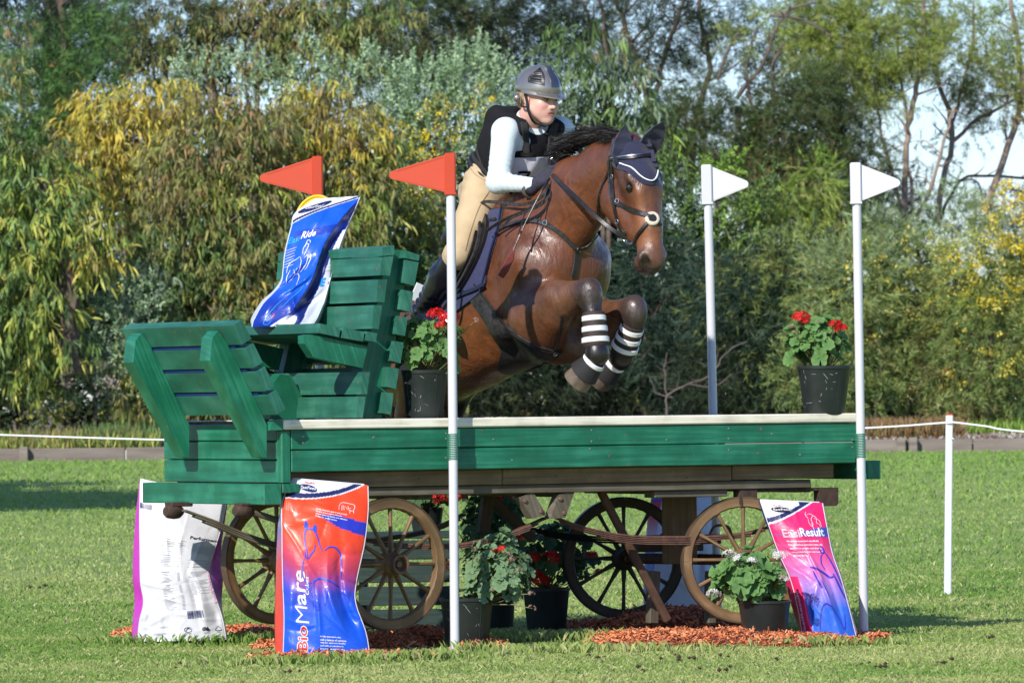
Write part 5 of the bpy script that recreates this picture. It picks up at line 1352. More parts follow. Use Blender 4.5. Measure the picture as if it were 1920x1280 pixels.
for i in range(12000):
    t = r_.random(); p = Vector(crest[int(t * 79)]) - ZV * .025 * r_.random() - ZV * .012
    roots.append(p + RVv * r_.uniform(-.02, .03)); 
    back = (-HV * .9 + ZV * .25 + RVv * r_.uniform(-.2, .9)); dirs.append(back + ZV * .35 * r_.random()); lens.append((.04 + .07 * r_.random()) * (1.1 if t > .2 else .7))
strands('mane', roots, dirs, lens, .0014, M_HAIR, horse, r_, seg=3, droop=1.0)
# tail
roots = []; dirs = []; lens = []
tb = J(742, 612, 0)
for i in range(900):
    roots.append(tb + Vector([r_.gauss(0, .02) for _ in range(3)])); dirs.append(-HV * 1.0 - ZV * .3); lens.append(.6 + .25 * r_.random())
strands('tail', roots, dirs, lens, .0025, M_HAIR, horse, r_, seg=8, droop=2.2)
# whiskers / chin hair
roots = []; dirs = []; lens = []
for i in range(60):
    p, n_ = hit(HB, r_.uniform(1195, 1215), r_.uniform(488, 508))
    if p: roots.append(p); dirs.append(n_ + ZV * -.4 + RVv * .5); lens.append(.03 + .02 * r_.random())
strands('whiskers', roots, dirs, lens, .0005, M_HAIR, horse, r_, droop=.6)

# ---- ear bonnet
bon = patch('ear_bonnet', [(1150, 262), (1147, 290), (1152, 312), (1175, 322), (1200, 342), (1213, 347)], [(1222, 264), (1229, 290), (1234, 310), (1235, 325), (1229, 341), (1221, 347)], 26, 26, M_NAVY, .007,
            relief=lambda u, v: .0012 * math.sin(u * 75) * math.sin(v * 75))
strap('bonnet_cord', [(1165, 306), (1180, 314), (1200, 330), (1214, 338), (1224, 338), (1230, 326), (1231, 302)], .006, M_CORD, 30, .010, .005, bon)
def ear(name, base, tip, s, wid, facing):
    a = J(base[0], base[1], s); b = J(tip[0], tip[1], s); ax = b - a; L_ = ax.length; ax.normalize()
    fc = Vector(facing).normalized(); fc = (fc - ax * fc.dot(ax)).normalized(); sd = ax.cross(fc)
    mb = MB(); vs = []; fs = []; nr_, nk = 12, 16
    for i in range(nr_ + 1):
        t = i / nr_
        w = wid * (math.sin(math.pi * min(1, t * .62 + .28)) ** .8) * (1 - t ** 5) + .002
        for k in range(nk):
            an = 2 * math.pi * k / nk
            x = math.cos(an) * w; y = math.sin(an) * w * .62
            if math.sin(an) > 0: y *= (-.10 if abs(math.cos(an)) < .8 else .2)      # hollow front
            bend = .10 * L_ * t * t
            vs.append(a - ax * .03 + ax * (L_ + .03) * t + sd * x + fc * (y + bend) + fc * .004 * math.sin(t * 22) * (math.sin(an) > 0))
    for i in range(nr_):
        for k in range(nk):
            fs.append((i * nk + k, i * nk + (k + 1) % nk, (i + 1) * nk + (k + 1) % nk, (i + 1) * nk + k))
    fs.append(tuple(nr_ * nk + k for k in range(nk)))
    mb.add(vs, fs); return mb.build(name, M_NAVY2, horse, True)
M_NAVY2 = mat('navy_lycra', (.022, .022, .06), .6, nscale=15, noise=.3, bump=.8, bscale=35, sheen=.3)
ear('ear_cover', (1166, 296), (1171, 231), .075, .046, Vector((.25, -.95, .1)))
ear('ear_cover', (1212, 284), (1244, 221), -.05, .050, Vector((.35, -.92, .1)))

# ---- bridle
bridle = strap('browband', [(1146, 297), (1165, 296), (1190, 296), (1215, 293), (1236, 288)], .022, M_LEATHER, 24, .011, .006)
strap('browband_piping', [(1150, 296), (1175, 294), (1200, 293), (1228, 288)], .005, M_STEEL, 24, .017, .003, bridle)
strap('cheek_strap', [(1147, 292), (1149, 325), (1150, 360), (1152, 385), (1158, 410), (1168, 432), (1175, 440)], .018, M_LEATHER, 30, .006, .004)
strap('cheek_strap', [(1144, 300), (1145, 330), (1146, 360), (1150, 382)], .012, M_LEATHERW, 20, .010, .004)
strap('throat_lash', [(1146, 292), (1143, 320), (1132, 345), (1124, 372), (1121, 405)], .012, M_LEATHER, 20, .006, .004)
strap('noseband', [(1152, 380), (1165, 384), (1190, 394), (1208, 402), (1221, 408)], .022, M_LEATHER, 24, .008, .005)
strap('noseband', [(1222, 410), (1212, 420), (1203, 432), (1195, 445), (1189, 460), (1187, 470)], .016, M_LEATHER, 24, .008, .005)
strap('noseband', [(1224, 408), (1230, 416), (1238, 422)], .014, M_LEATHER, 8, .008, .005)
p, n_ = hit(HB, 1223, 410)
if p is None: p, n_ = J(1223, 410, 0), HV
mb = MB(); mb.lathe(p, n_, [(.0, .008), (.028, .011), (.034, .007), (.036, 0)], 16); fl = mb.build('noseband_pad', M_FLEECE, horse, True)
mb = MB(); mb.lathe(p + n_ * .009, n_, [(0, .008), (.017, .008), (.019, 0)], 10); mb.build('noseband_disc', M_LEATHER, fl, True)
def ring(name, px, py, r, w, m, s=None, off=.012, parent=None, tilt=None):
    p, n_ = hit(HB, px, py)
    if p is None: p, n_ = J(px, py, s or 0), -ray(px, py)
    if tilt: n_ = Vector(tilt).normalized()
    u = n_.orthogonal().normalized(); v = n_.cross(u); mb = MB()
    mb.tube([p + n_ * off + (u * math.cos(a) + v * math.sin(a)) * r for a in np.linspace(0, 2 * math.pi, 21)], w, 6, cap=False); return mb.build(name, m, parent or horse, True)
ring('bit_ring', 1179, 444, .034, .0038, M_STEEL, tilt=RVv + HV * .3, off=.0)
for x, y in ((1159, 377), (1160, 415), (1151, 330)): ring('buckle', x, y, .010, .0022, M_STEEL)
# reins: near side from bit to hand, loops below the hand
free_strap('rein', [(1174, 448, .085), (1150, 432, .14), (1120, 408, .18), (1080, 370, .19), (1055, 347, .16), (1036, 328, .12)], .020, M_LEATHER, 36, .005)
free_strap('rein', [(1028, 345, .13), (1022, 362, .16), (1005, 376, .18), (975, 384, .20), (940, 380, .21), (912, 378, .22), (901, 384, .22), (903, 400, .22), (912, 412, .22), (930, 410, .23)], .016, M_LEATHERW, 40, .004)
free_strap('rein', [(1030, 348, .12), (1024, 372, .16), (1000, 390, .20), (970, 402, .24), (945, 412, .27), (925, 424, .29), (914, 432, .30)], .016, M_LEATHER, 40, .004)
free_strap('rein', [(1034, 346, .11), (1030, 366, .15), (1010, 386, .19), (985, 398, .23), (958, 410, .26), (938, 430, .28)], .011, M_LEATHERW, 40, .004)
# breastplate
strap('breastplate', [(925, 442), (935, 432), (955, 422), (990, 414), (1025, 420), (1050, 436), (1070, 455), (1084, 468)], .022, M_LEATHERW, 40, .007, .005)
strap('breastplate', [(1084, 468), (1098, 462), (1108, 452), (1118, 440)], .022, M_LEATHERW, 16, .007, .005)
strap('breastplate', [(1082, 466), (1079, 485), (1076, 505), (1072, 520)], .026, M_LEATHER, 16, .007, .005)
strap('breastplate', [(915, 445), (905, 470), (895, 500), (893, 540)], .014, M_LEATHER, 20, .010, .005)
ring('buckle', 1024, 418, .012, .003, M_STEEL); ring('buckle', 934, 434, .011, .003, M_STEEL); ring('breastplate_ring', 1084, 468, .012, .004, M_LEATHER)
# running strap between the legs
strap('girth_strap', [(1056, 590), (1050, 620), (1044, 645), (1035, 660)], .018, M_LEATHER, 14, .006, .005)
# ---- saddle pad, saddle flap, girth with stud guard
strap_pad = patch('saddle_pad', [(905, 398), (875, 430), (850, 470), (815, 520), (790, 560), (772, 596)], [(945, 392), (938, 430), (926, 470), (915, 510), (905, 545), (835, 600)], 16, 26, M_NAVYQ, .016, thick=.012,
                  relief=lambda u, v: .0022 * math.sin(u * 38) * math.sin(v * 60))
strap('pad_binding', [(945, 392), (938, 430), (926, 470), (915, 510), (905, 545)], .008, mat('navy_binding', (.015, .02, .06), .6), 30, .020, .004)
flap = patch('saddle_flap', [(890, 395), (868, 425), (852, 455), (842, 490), (838, 525), (840, 550)], [(918, 400), (922, 425), (916, 455), (902, 490), (886, 520), (868, 548)], 14, 20, M_LEATHER, .034, thick=.016)
for k, dx in enumerate((0, 7, 14)):
    strap('saddle_roll', [(912 - dx, 410), (914 - dx, 440), (905 - dx, 475), (888 - dx, 510), (870 - dx, 540)], .014, M_LEATHERW if k != 1 else M_LEATHER, 24, .040, .012, flap)
seatp = SDF(.012, RVv)
seatp.cone(J(905, 400, 0), J(880, 425, 0), .06, .05, .04, sq=1.6); seatp.cone(J(880, 425, 0), J(862, 448, 0), .05, .055, .05, sq=2.0)
link('saddle_seat', seatp.mesh('saddle_seat', M_LEATHER, 2), horse)
strap('pad_strap', [(914, 532), (895, 542), (875, 550), (852, 560)], .020, mat('navy_web', (.010, .016, .05), .6), 16, .024, .004)
gg = patch('girth_guard', [(868, 528), (885, 565), (910, 600), (930, 635), (941, 658), (936, 678), (938, 694), (965, 698), (1005, 688), (1038, 670)], [(893, 530), (915, 560), (940, 595), (970, 625), (1000, 643), (1020, 650), (1034, 654), (1044, 656), (1050, 657), (1052, 658)], 20, 46, M_LEATHERW, .012, thick=.010)
strap('girth_seam', [(893, 532), (915, 562), (940, 597), (975, 630), (1018, 653), (1050, 656)], .006, M_LEATHER, 40, .016, .004)
ring('buckle', 1040, 660, .012, .003, M_STEEL)
# ---- boots on the fore legs (brown with white tape), bell boots, hooves
def legboots(Lg, tw, bell=.066):
    E, M_, K, C1, C2, F_, Pp, H_ = Lg
    ax = (C2 - C1).normalized(); top = C1 - ax * .01; bot = C2 + ax * .015; L_ = (bot - top).length
    mb = MB(); mb.lathe(top, ax, [(.040, -.006), (.053, 0), (.055, .02), (.058, L_ * .5), (.062, L_ - .01), (.056, L_), (.04, L_ + .004)], 24)
    bt = mb.build('tendon_boot', M_BOOTBR, horse, True)
    for k in range(3):
        h = L_ * (.10 + .31 * k); rr = .0555 + .004 * k
        mb = MB(); mb.lathe(top, ax, [(rr - .002, h - .002), (rr + .0025, h), (rr + .003, h + tw), (rr - .001, h + tw + .003)], 28); mb.build('tape_band', M_TAPE, bt, True)
    # fetlock part of the boot
    sb_ = SDF(.008); sb_.ball(F_ + (F_ - Pp) * .1, .055, .02); sb_.cone(F_ - ax * .04, F_ + ax * .005, .052, .052, .02)
    link('fetlock_cup', sb_.mesh('fetlock_cup', M_LEATHER, 1), horse)
    a2 = (H_ - Pp).normalized()
    mb = MB(); mb.lathe(Pp - a2 * .02, a2, [(.036, -.004), (.050, -.002), (.054, .01), (.064, .045), (.074, .085), (.070, .088)], 26)
    bb = mb.build('bell_boot', mat('black_neoprene', (.018, .017, .018), .8, nscale=80, noise=.3), horse, True)
    mb = MB(); mb.lathe(Pp - a2 * .02, a2, [(.050, -.006), (.054, -.004), (.058, .010), (.057, .014)], 26); mb.build('bell_boot_band', M_TAPE, bb, True)
    mb = MB(); mb.lathe(H_ + a2 * .0, a2, [(.055, -.05), (.062, 0), (.068, .035), (.070, .052), (.064, .056), (0, .050)], 26)
    mb.build('hoof', mat('hoof_horn', (.16, .12, .08), .6, nscale=25, col2=(.06, .045, .035), bump=.6, bscale=60), horse, True)
legboots(LEGN, .022); legboots(LEGF, .020)
# whip hanging from the hand
free_strap('rein', [(1010, 370, .2), (985, 400, .27), (972, 440, .34)], .006, M_LEATHER, 14, .004)

# ================================================================== rider
rider = empty('person', J(945, 335, 0), 'rider in black body protector, pale blue shirt and grey helmet on the jumping horse', 'person')
SKIN = (.66, .38, .30)
M_SKIN, nt_, b_ = new_mat('skin')
_a = nt_.nodes.new('ShaderNodeAttribute'); _a.attribute_name = 'col'; nt_.links.new(_a.outputs['Color'], b_.inputs['Base Color'])
b_.inputs['Roughness'].default_value = .48; b_.inputs['Subsurface Weight'].default_value = .12; b_.inputs['Subsurface Radius'].default_value = (.02, .008, .004); b_.inputs['Subsurface Scale'].default_value = .6
FA = R(41)
FG = Vector((math.sin(FA), -math.cos(FA), -.13)).normalized()
RS = Vector((-math.cos(FA), -math.sin(FA), 0)).normalized()         # her right side, towards the camera's left
FU = RS.cross(FG) * -1
FU = FU if FU.z > 0 else -FU
HC = P(1011, 185, J(1008, 185, 0).y)
def K3(f, s, u): return HC + FG * f + RS * s + FU * u
# --- body: head, neck and the trunk and limbs under the clothes, one skin
bd = SDF(.0034, RS)
AXH = np.array([FG, RS, FU])
bd.ell(K3(-.008, 0, .035), AXH, (.098, .076, .092), .02, SKIN)
bd.ell(K3(.035, 0, -.015), AXH, (.062, .060, .075), .02, SKIN)
for s in (1, -1):
    bd.cone(K3(.020, .050 * s, -.048), K3(.064, .016 * s, -.094), .027, .021, .022, SKIN)      # jaw
    bd.ball(K3(.058, .034 * s, -.028), .029, .022, (.70, .38, .31)); bd.ball(K3(.050, .030 * s, -.060), .027, .022, SKIN)                            # cheek
    bd.cone(K3(.086, .014 * s, .022), K3(.070, .046 * s, .020), .012, .012, .012, SKIN)        # brow ridge
    bd.ball(K3(.098, .011 * s, -.036), .0085, .006, (.62, .33, .26))                           # nose wing
    bd.ell(K3(-.004, .076 * s, -.006), np.array([FG, RS, FU]), (.018, .008, .030), .006, (.68, .34, .27))  # ear
    bd.ell(K3(.002, .083 * s, -.004), np.array([FG, RS, FU]), (.010, .006, .018), .004, sub=True)
    bd.ball(K3(.090, .031 * s, .000), .0135, .010, sub=True)                                    # eye socket
    bd.ball(K3(.078, .031 * s, -.001), .0150, .003, (.55, .30, .24))                           # lids
    bd.ell(K3(.0925, .031 * s, -.0015), AXH, (.005, .0115, .0045), .002, sub=True)
bd.cone(K3(.086, 0, .012), K3(.112, 0, -.032), .009, .0110, .010, SKIN)                         # nose
bd.cone(K3(.068, .010, -.064), K3(.068, -.010, -.064), .028, .028, .016, SKIN); bd.cone(K3(.076, 0, -.062), K3(.080, 0, -.050), .020, .018, .016, SKIN)
bd.ball(K3(.074, 0, -.097), .022, .014, SKIN)                                                   # chin
LIP = (.52, .19, .17)
bd.cone(K3(.0900, .017, -.0610), K3(.0900, -.017, -.0610), .0052, .0052, .004, LIP)
bd.cone(K3(.0895, .014, -.0690), K3(.0895, -.014, -.0690), .0058, .0058, .004, LIP)
bd.cone(K3(.0975, .020, -.0648), K3(.0975, -.020, -.0648), .0020, .0020, .003, sub=True)
NK0, NK1 = K3(-.020, 0, -.045), J(985, 236, 0)
bd.cone(NK0, NK1, .056, .064, .02, SKIN)
body_col = SKIN
head_me = bd.mesh('person_body', M_SKIN, 1, .006)
V1, Q1 = bd.V, bd.Q; C1c = np.zeros((len(head_me.vertices), 4), np.float32); head_me.attributes['col'].data.foreach_get('color', C1c.ravel())
_c = np.zeros(len(head_me.vertices) * 4, np.float32); head_me.attributes['col'].data.foreach_get('color', _c)
C1c = _c.reshape(-1, 4)[:, :3]
PEL = J(945, 338, 0); CH = J(985, 272, 0); SHL = J(948, 247, .165); SHR = J(1050, 246, -.165)
ELB = J(934, 342, .235); WRI = J(1004, 347, .135); ELR = J(1072, 318, -.22); WRR = J(1046, 300, -.09)
KNE = J(857, 478, .325); ANK = J(790, 585, .335); TOE = J(838, 612, .36)
KNR = J(960, 478, -.33); ANR = J(905, 580, -.33)
b2 = SDF(.012, RVv)
b2.cone(NK1, CH, .055, .10, .03, SKIN); b2.cone(CH, PEL, .10, .10, .04, SKIN, 1.25)
b2.cone(CH, SHL, .07, .05, .03, SKIN); b2.cone(CH, SHR, .07, .05, .03, SKIN)
b2.cone(SHL, ELB, .045, .036, .02, SKIN); b2.cone(ELB, WRI, .036, .024, .02, SKIN)
b2.cone(SHR, ELR, .045, .036, .02, SKIN); b2.cone(ELR, WRR, .036, .024, .02, SKIN)
b2.cone(J(910, 345, .11), KNE, .07, .05, .03, SKIN); b2.cone(KNE, ANK, .045, .03, .02, SKIN); b2.cone(ANK, TOE, .03, .02, .02, SKIN)
b2.cone(J(975, 345, -.11), KNR, .07, .05, .03, SKIN); b2.cone(KNR, ANR, .045, .03, .02, SKIN)
b2m = b2.mesh('tmp', M_SKIN, 1)
V = np.vstack([V1, b2.V]); Q = np.vstack([Q1, b2.Q + len(V1)])
CC = np.vstack([C1c, np.tile(SKIN, (len(b2.V), 1))])
# brows, lashes and eyes are colour and small balls
L_ = (V1 - np.array(HC)) @ AXH.T
for s in (1, -1):
    m_ = (np.abs(L_[:, 2] - (.0155 - .0 * L_[:, 1])) < .0032) & (np.abs(L_[:, 1] - .031 * s) < .017) & (L_[:, 0] > .06)
    CC[:len(V1)][m_] = (.25, .15, .09)
    m_ = (np.abs(L_[:, 2] - .0045) < .0022) & (np.abs(L_[:, 1] - .031 * s) < .013) & (L_[:, 0] > .07)
    CC[:len(V1)][m_] = (.12, .07, .05)
n1 = len(V1); H_ = CC[:n1]
def tint(mask, col, k): H_[mask] = H_[mask] * (1 - k) + np.array(col) * k
fr = L_[:, 0] > .055
lipm = (np.abs(L_[:, 1]) < .0215 - np.abs(L_[:, 2] + .0648) * .9) & (np.abs(L_[:, 2] + .0648) < .0085) & fr
tint(lipm, (.48, .13, .12), .8); tint(lipm & (np.abs(L_[:, 2] + .0648) < .0016), (.12, .03, .03), .8)
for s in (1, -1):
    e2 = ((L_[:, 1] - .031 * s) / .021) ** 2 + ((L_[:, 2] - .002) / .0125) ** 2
    tint((e2 < 1) & fr, (.36, .19, .15), .45)  # darker ring: eyelid tone and socket shade put into the skin colour
    tint((((L_[:, 1] - .046 * s) / .022) ** 2 + ((L_[:, 2] + .036) / .020) ** 2 < 1) & (L_[:, 0] > .02), (.70, .30, .26), .30)
    tint((np.abs(L_[:, 2] - .0175 + .12 * (np.abs(L_[:, 1]) - .031)) < .0030) & (np.abs(L_[:, 1] - .031 * s) < .0165) & fr, (.20, .11, .06), .8)
    tint((((L_[:, 1] - .007 * s) / .004) ** 2 + ((L_[:, 2] + .0445) / .003) ** 2 < 1) & fr, (.15, .05, .04), .7)
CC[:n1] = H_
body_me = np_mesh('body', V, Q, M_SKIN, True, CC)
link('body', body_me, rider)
M_EYE = mat('eye_white', (.60, .56, .54), .2); M_IRIS = mat('iris', (.03, .035, .04), .1)
for s in (1, -1):
    mb = MB(); c = K3(.0795, .031 * s, -.0012); ax = (FG + RS * .05).normalized()
    mb.lathe(c, ax, [(.0125 * math.sin(a), .0125 * math.cos(a)) for a in np.linspace(.42, math.pi, 8)], 14, 0)
    mb.lathe(c, ax, [(.0001, .0127), (.0125 * math.sin(.3), .0125 * math.cos(.3) + .0001), (.0125 * math.sin(.43), .0125 * math.cos(.43))], 14, 1)
    mb.build('eye', [M_EYE, M_IRIS], rider, True)
# --- hair (fair, tied at the nape)
M_BLOND = mat('fair_hair', (.50, .34, .17), .5, nscale=80, col2=(.28, .17, .08), stretch=(1, 1, 1), bump=.5, bscale=200)
hr = SDF(.005)
hr.ell(K3(-.03, 0, .02), AXH, (.085, .078, .075), .01); hr.ell(K3(-.088, .02, -.035), AXH, (.026, .034, .026), .012)
hr.ball(K3(-.095, .045, -.03), .016, .008)
hr.plane(K3(.0, 0, -.0), FG * 1.0 - FU * .2, .004)
link('hair', hr.mesh('hair', M_BLOND, 1), rider)
# --- helmet
M_HELM = mat('helmet_shell', (.30, .275, .255), .30, .65, coat=.4)
M_HELMD = mat('helmet_vent', (.018, .018, .02), .4, nscale=60, noise=.3)
M_HELML = mat('helmet_liner', (.015, .015, .018), .8)
hm = SDF(.005, RS)
hm.ell(K3(-.012, 0, .050), AXH, (.128, .098, .108), .01)
hm.cone(K3(-.09, .0, .115), K3(.05, 0, .150), .012, .012, .03)
hm.plane(K3(.05, 0, .026), -FU * 1.0 - FG * .05, .006)
hm.cone(K3(-.075, .075, -.005), K3(-.075, -.075, -.005), .02, .02, .02)
hm.cone(K3(-.105, .03, .02), K3(-.105, -.03, .02), .03, .03, .02)
helmet = link('helmet', hm.mesh('helmet', M_HELM, 2), rider)
HVM = bvh_of(helmet.data)
def hfan(name, pts, m, off=.002):
    pass
# brim
mb = MB(); vs = []; fs = []; n = 26
for i in range(n + 1):
    a = math.pi * (-.52 + 1.04 * i / n)
    c, s_ = math.cos(a), math.sin(a)
    z0 = .026 + .010 * s_ * s_
    inn = K3(-.012 + .112 * c, .094 * s_, z0 + .006); out = K3(-.012 + (.128 + .052 * max(0, c) ** 1.3) * c, .103 * s_, z0 - .008 - .006 * max(0, c))
    vs += [inn + FU * .004, out + FU * .003, out - FU * .003, inn - FU * .008]
for i in range(n):
    for k in range(4): fs.append((i * 4 + k, i * 4 + (k + 1) % 4, i * 4 + 4 + (k + 1) % 4, i * 4 + 4 + k))
fs.append((3, 2, 1, 0)); fs.append((n * 4, n * 4 + 1, n * 4 + 2, n * 4 + 3))
mb.add(vs, fs); mb.build('helmet_peak', M_HELM, helmet, True)
# rim band at the lower edge and the vent panels
def hpatch(name, quad, nu, nv, m, off, thick=.003, relief=None, parent=helmet):
    """quad rows in head frame angles: list of (az,el) left and right; az from FG towards RS"""
    L2, R2 = quad; Lp = pl([(a, b, 0) for a, b in L2], nv); Rp = pl([(a, b, 0) for a, b in R2], nv)
    o0 = K3(-.012, 0, .05); V = []; 
    for j in range(nv):
        for i in range(nu):
            t = i / (nu - 1); a, e, _ = Lp[j] * (1 - t) + Rp[j] * t
            d = (FG * math.cos(e) * math.cos(a) + RS * math.cos(e) * math.sin(a) + FU * math.sin(e)).normalized()
            p, nn, ii, tt = HVM.ray_cast(o0 + d * .4, -d)
            if p is None: p = o0 + d * .1
            V.append(p + d * (off + (relief(t, j / (nv - 1)) if relief else 0)))
    n0 = nu * nv; Bk = [v - (v - o0).normalized() * thick for v in V]; V = V + Bk; fs = []
    for j in range(nv - 1):
        for i in range(nu - 1):
            a = j * nu + i; fs.append((a, a + 1, a + nu + 1, a + nu)); fs.append((a + n0, a + nu + n0, a + nu + 1 + n0, a + 1 + n0))
    for i in range(nu - 1):
        fs.append((i, i + n0, i + 1 + n0, i + 1)); a = (nv - 1) * nu + i; fs.append((a, a + 1, a + 1 + n0, a + n0))
    for j in range(nv - 1):
        a = j * nu; fs.append((a, a + nu, a + nu + n0, a + n0)); a += nu - 1; fs.append((a, a + n0, a + nu + n0, a + nu))
    mb = MB(); mb.add(V, fs); return mb.build(name, m, parent, True)
for sg in (1, -1):
    hpatch('helmet_vent', ([(sg * 1.28, .28), (sg * 1.32, .55), (sg * 1.05, .85), (sg * .75, 1.12)], [(sg * .48, .16), (sg * .46, .45), (sg * .50, .75), (sg * .68, 1.13)]), 16, 26, M_HELMD, .0015, relief=lambda u, v: .0012 * (1 if math.sin(v * 60) > .2 else -1) if .1 < u < .9 and .12 < v < .8 else .0015)
hpatch('helmet_stripe', ([(.20, .1), (.22, .6), (.25, 1.2)], [(-.20, .1), (-.22, .6), (-.25, 1.2)]), 8, 20, mat('helmet_centre', (.07, .085, .12), .3, .5, coat=.5), .002)
mb = MB(); mb.lathe(K3(.150, .012, .020), (FG + FU * .8 + RS * .5), [(0, .003), (.009, .003), (.010, 0)], 14); mb.build('helmet_badge', M_STEEL, helmet, True)
# chin strap
mb = MB()
for s in (1, -1):
    c = pl([K3(-.012 if s > 0 else .0, .086 * s, .03), K3(.012, .086 * s, -.02), K3(.022, .084 * s, -.055), K3(.042, .060 * s, -.110), K3(.056, .0, -.130)], 20)
    mb.ribbon([Vector(q) for q in c], [RS * s - FU * .35 * (i / 20) for i in range(20)], [.013 + .004 * math.sin(i / 20 * 3.1) for i in range(20)], .003)
mb.build('chin_strap', M_LEATHER, helmet, True)
mb = MB(); mb.tube(pl([K3(-.055, .07, .0), K3(-.03, .082, -.04), K3(.018, .078, -.042)], 10), .005, 6); mb.build('harness_strap', M_LEATHER, helmet, True)

# --- shirt (sleeves and collar)
M_SHIRT = attr_mat('pale_blue_shirt', .75, bump=.5, bscale=11, sheen=.2, bdist=.010, spec=.3)
PB = (.62, .70, .71)
sh = SDF(.0075, RVv)
sh.cone(CH, PEL, .115, .105, .04, PB, 1.25)
sh.cone(CH, SHL + ZV * .0, .085, .066, .03, PB); sh.cone(CH, SHR, .085, .068, .03, PB)
sh.cone(SHL, ELB, .066, .054, .02, PB); sh.ball(ELB + HV * -.01, .052, .02, PB)
sh.cone(ELB, WRI, .049, .034, .02, PB)
sh.cone(SHR, ELR, .066, .050, .02, PB); sh.cone(ELR, WRR, .050, .036, .02, PB)
sh.cone(NK1 + ZV * -.02, NK1 + (NK0 - NK1) * .22, .085, .068, .02, PB)
sh.cone(NK1, NK0 + FG * .06, .055, .055, .006, sub=True)
def shn(V, C):
    # sleeve wrinkles: rings round the inner elbow
    for A, B in ((ELB, WRI), (ELB, SHL)):
        d = np.array((B - A).normalized()); t = (V - np.array(A)) @ d; r = np.linalg.norm(V - np.array(A) - t[:, None] * d, axis=1)
        w = np.clip(1 - np.abs(t - .07) / .10, 0, 1) * (r < .09) * (t > 0)
        nrm = (V - np.array(A) - t[:, None] * d) / np.maximum(r, .01)[:, None]
        V = V + nrm * (w * .0016 * np.sin(t * 230 + 6 * (nrm @ np.array((.3, .2, .9)))))[:, None]
    return V, C
shirt = link('shirt', sh.mesh('shirt', M_SHIRT, 2, noise=shn), rider)
mb = MB()
for s in (1, -1):
    c0 = NK1 + FG * .055 + ZV * .012
    mb.add([c0 + RS * .004 * s + ZV * -.01, c0 + RS * .05 * s + ZV * .05 - FG * .02, c0 + RS * .055 * s + ZV * .015, c0 + RS * .022 * s - ZV * .035 + FG * .02,
            c0 + RS * .004 * s + ZV * -.01 - FG * .006, c0 + RS * .05 * s + ZV * .05 - FG * .026, c0 + RS * .055 * s + ZV * .015 - FG * .006, c0 + RS * .022 * s - ZV * .035 + FG * .014],
           [(0, 1, 2, 3), (7, 6, 5, 4), (0, 4, 5, 1), (1, 5, 6, 2), (2, 6, 7, 3), (3, 7, 4, 0)])
mb.build('collar', mat('shirt_collar', (.55, .70, .70), .7), shirt)

# --- body protector
M_VEST = mat('black_vest_cloth', (.011, .010, .012), .85, nscale=90, noise=.3, bump=1, bscale=28, spec=.25)
M_WEB = mat('black_webbing', (.028, .027, .028), .75, nscale=120, noise=.4, bump=.8, bscale=260)
vt = SDF(.009, RVv)
TD = (NK1 - PEL).normalized()                                 # up the trunk
AXT = np.array([RVv.cross(TD) * -1, RVv, TD]); 
if AXT[0] @ np.array(HV) < 0: AXT[0] = -AXT[0]
CHC = J(974, 268, 0) 
vt.ell(CHC - TD * .00, AXT, (.170, .190, .17), .03)
vt.ell(CHC - TD * .07 + Vector(tuple(AXT[0])) * .03, AXT, (.150, .180, .15), .04)
vt.ell(CHC - TD * .05 - Vector(tuple(AXT[0])) * .06, AXT, (.12, .165, .19), .05)
vt.ell(CHC - TD * .13, AXT, (.135, .175, .17), .05)
vt.cone(J(896, 300, .09), J(915, 338, .13), .045, .045, .05)
vt.cone(J(945, 350, -.0), J(925, 335, 0), .10, .10, .05, sq=1.4)
for s in (1, -1):
    vt.cone(J(968, 214, 0) + RVv * .115 * s, J(1010, 240, 0) + RVv * .105 * s, .042, .042, .04)
vt.cone(J(960, 222, 0) + RVv * .10, J(960, 222, 0) - RVv * .10, .045, .045, .04)      # raised collar piece at the back
# arm holes and the neck opening
vt.cone(SHL + RVv * .028, SHL + RVv * .3, .080, .11, .015, sub=True)
vt.cone(SHR - RVv * .028, SHR - RVv * .3, .080, .11, .015, sub=True)
vt.cone(NK1 - TD * .02, NK0 + FG * .05, .078, .09, .012, sub=True)
vt.cone(J(1012, 268, 0) + HV * .16, NK1 + HV * .10 + TD * .02, .006, .060, .010, sub=True)
vt.cone(J(1020, 250, 0) + HV * .12, NK1 + HV * .04 + TD * .06, .02, .085, .015, sub=True)
def vn(V, C):
    t = (V - np.array(CHC)) @ np.array(TD)
    return V + 0, C
vest = link('body_protector', vt.mesh('body_protector', M_VEST, 2), rider)
VB = bvh_of(vest.data)
def vstrap(name, pts, w, m, n=18, off=.004, th=.006, parent=None): return strap(name, pts, w, m, n, off, th, parent or vest, VB)
vstrap('shoulder_strap', [(973, 205), (981, 228), (985, 255), (986, 282), (986, 292)], .036, M_WEB)
vstrap('shoulder_strap', [(1042, 232), (1036, 250), (1030, 270), (1028, 288)], .036, M_WEB)
vstrap('strap_buckle', [(975, 289), (998, 290)], .022, M_LEATHER, 6, .008, .008)
vstrap('strap_buckle', [(1018, 287), (1041, 287)], .022, M_LEATHER, 6, .008, .008)
vstrap('waist_strap', [(885, 282), (893, 300), (906, 316), (915, 326)], .022, M_WEB)
vstrap('waist_strap', [(880, 300), (890, 315), (905, 330), (916, 340)], .016, M_WEB)
vstrap('vest_seam', [(906, 205), (897, 235), (893, 262), (898, 290), (908, 316)], .012, M_WEB)
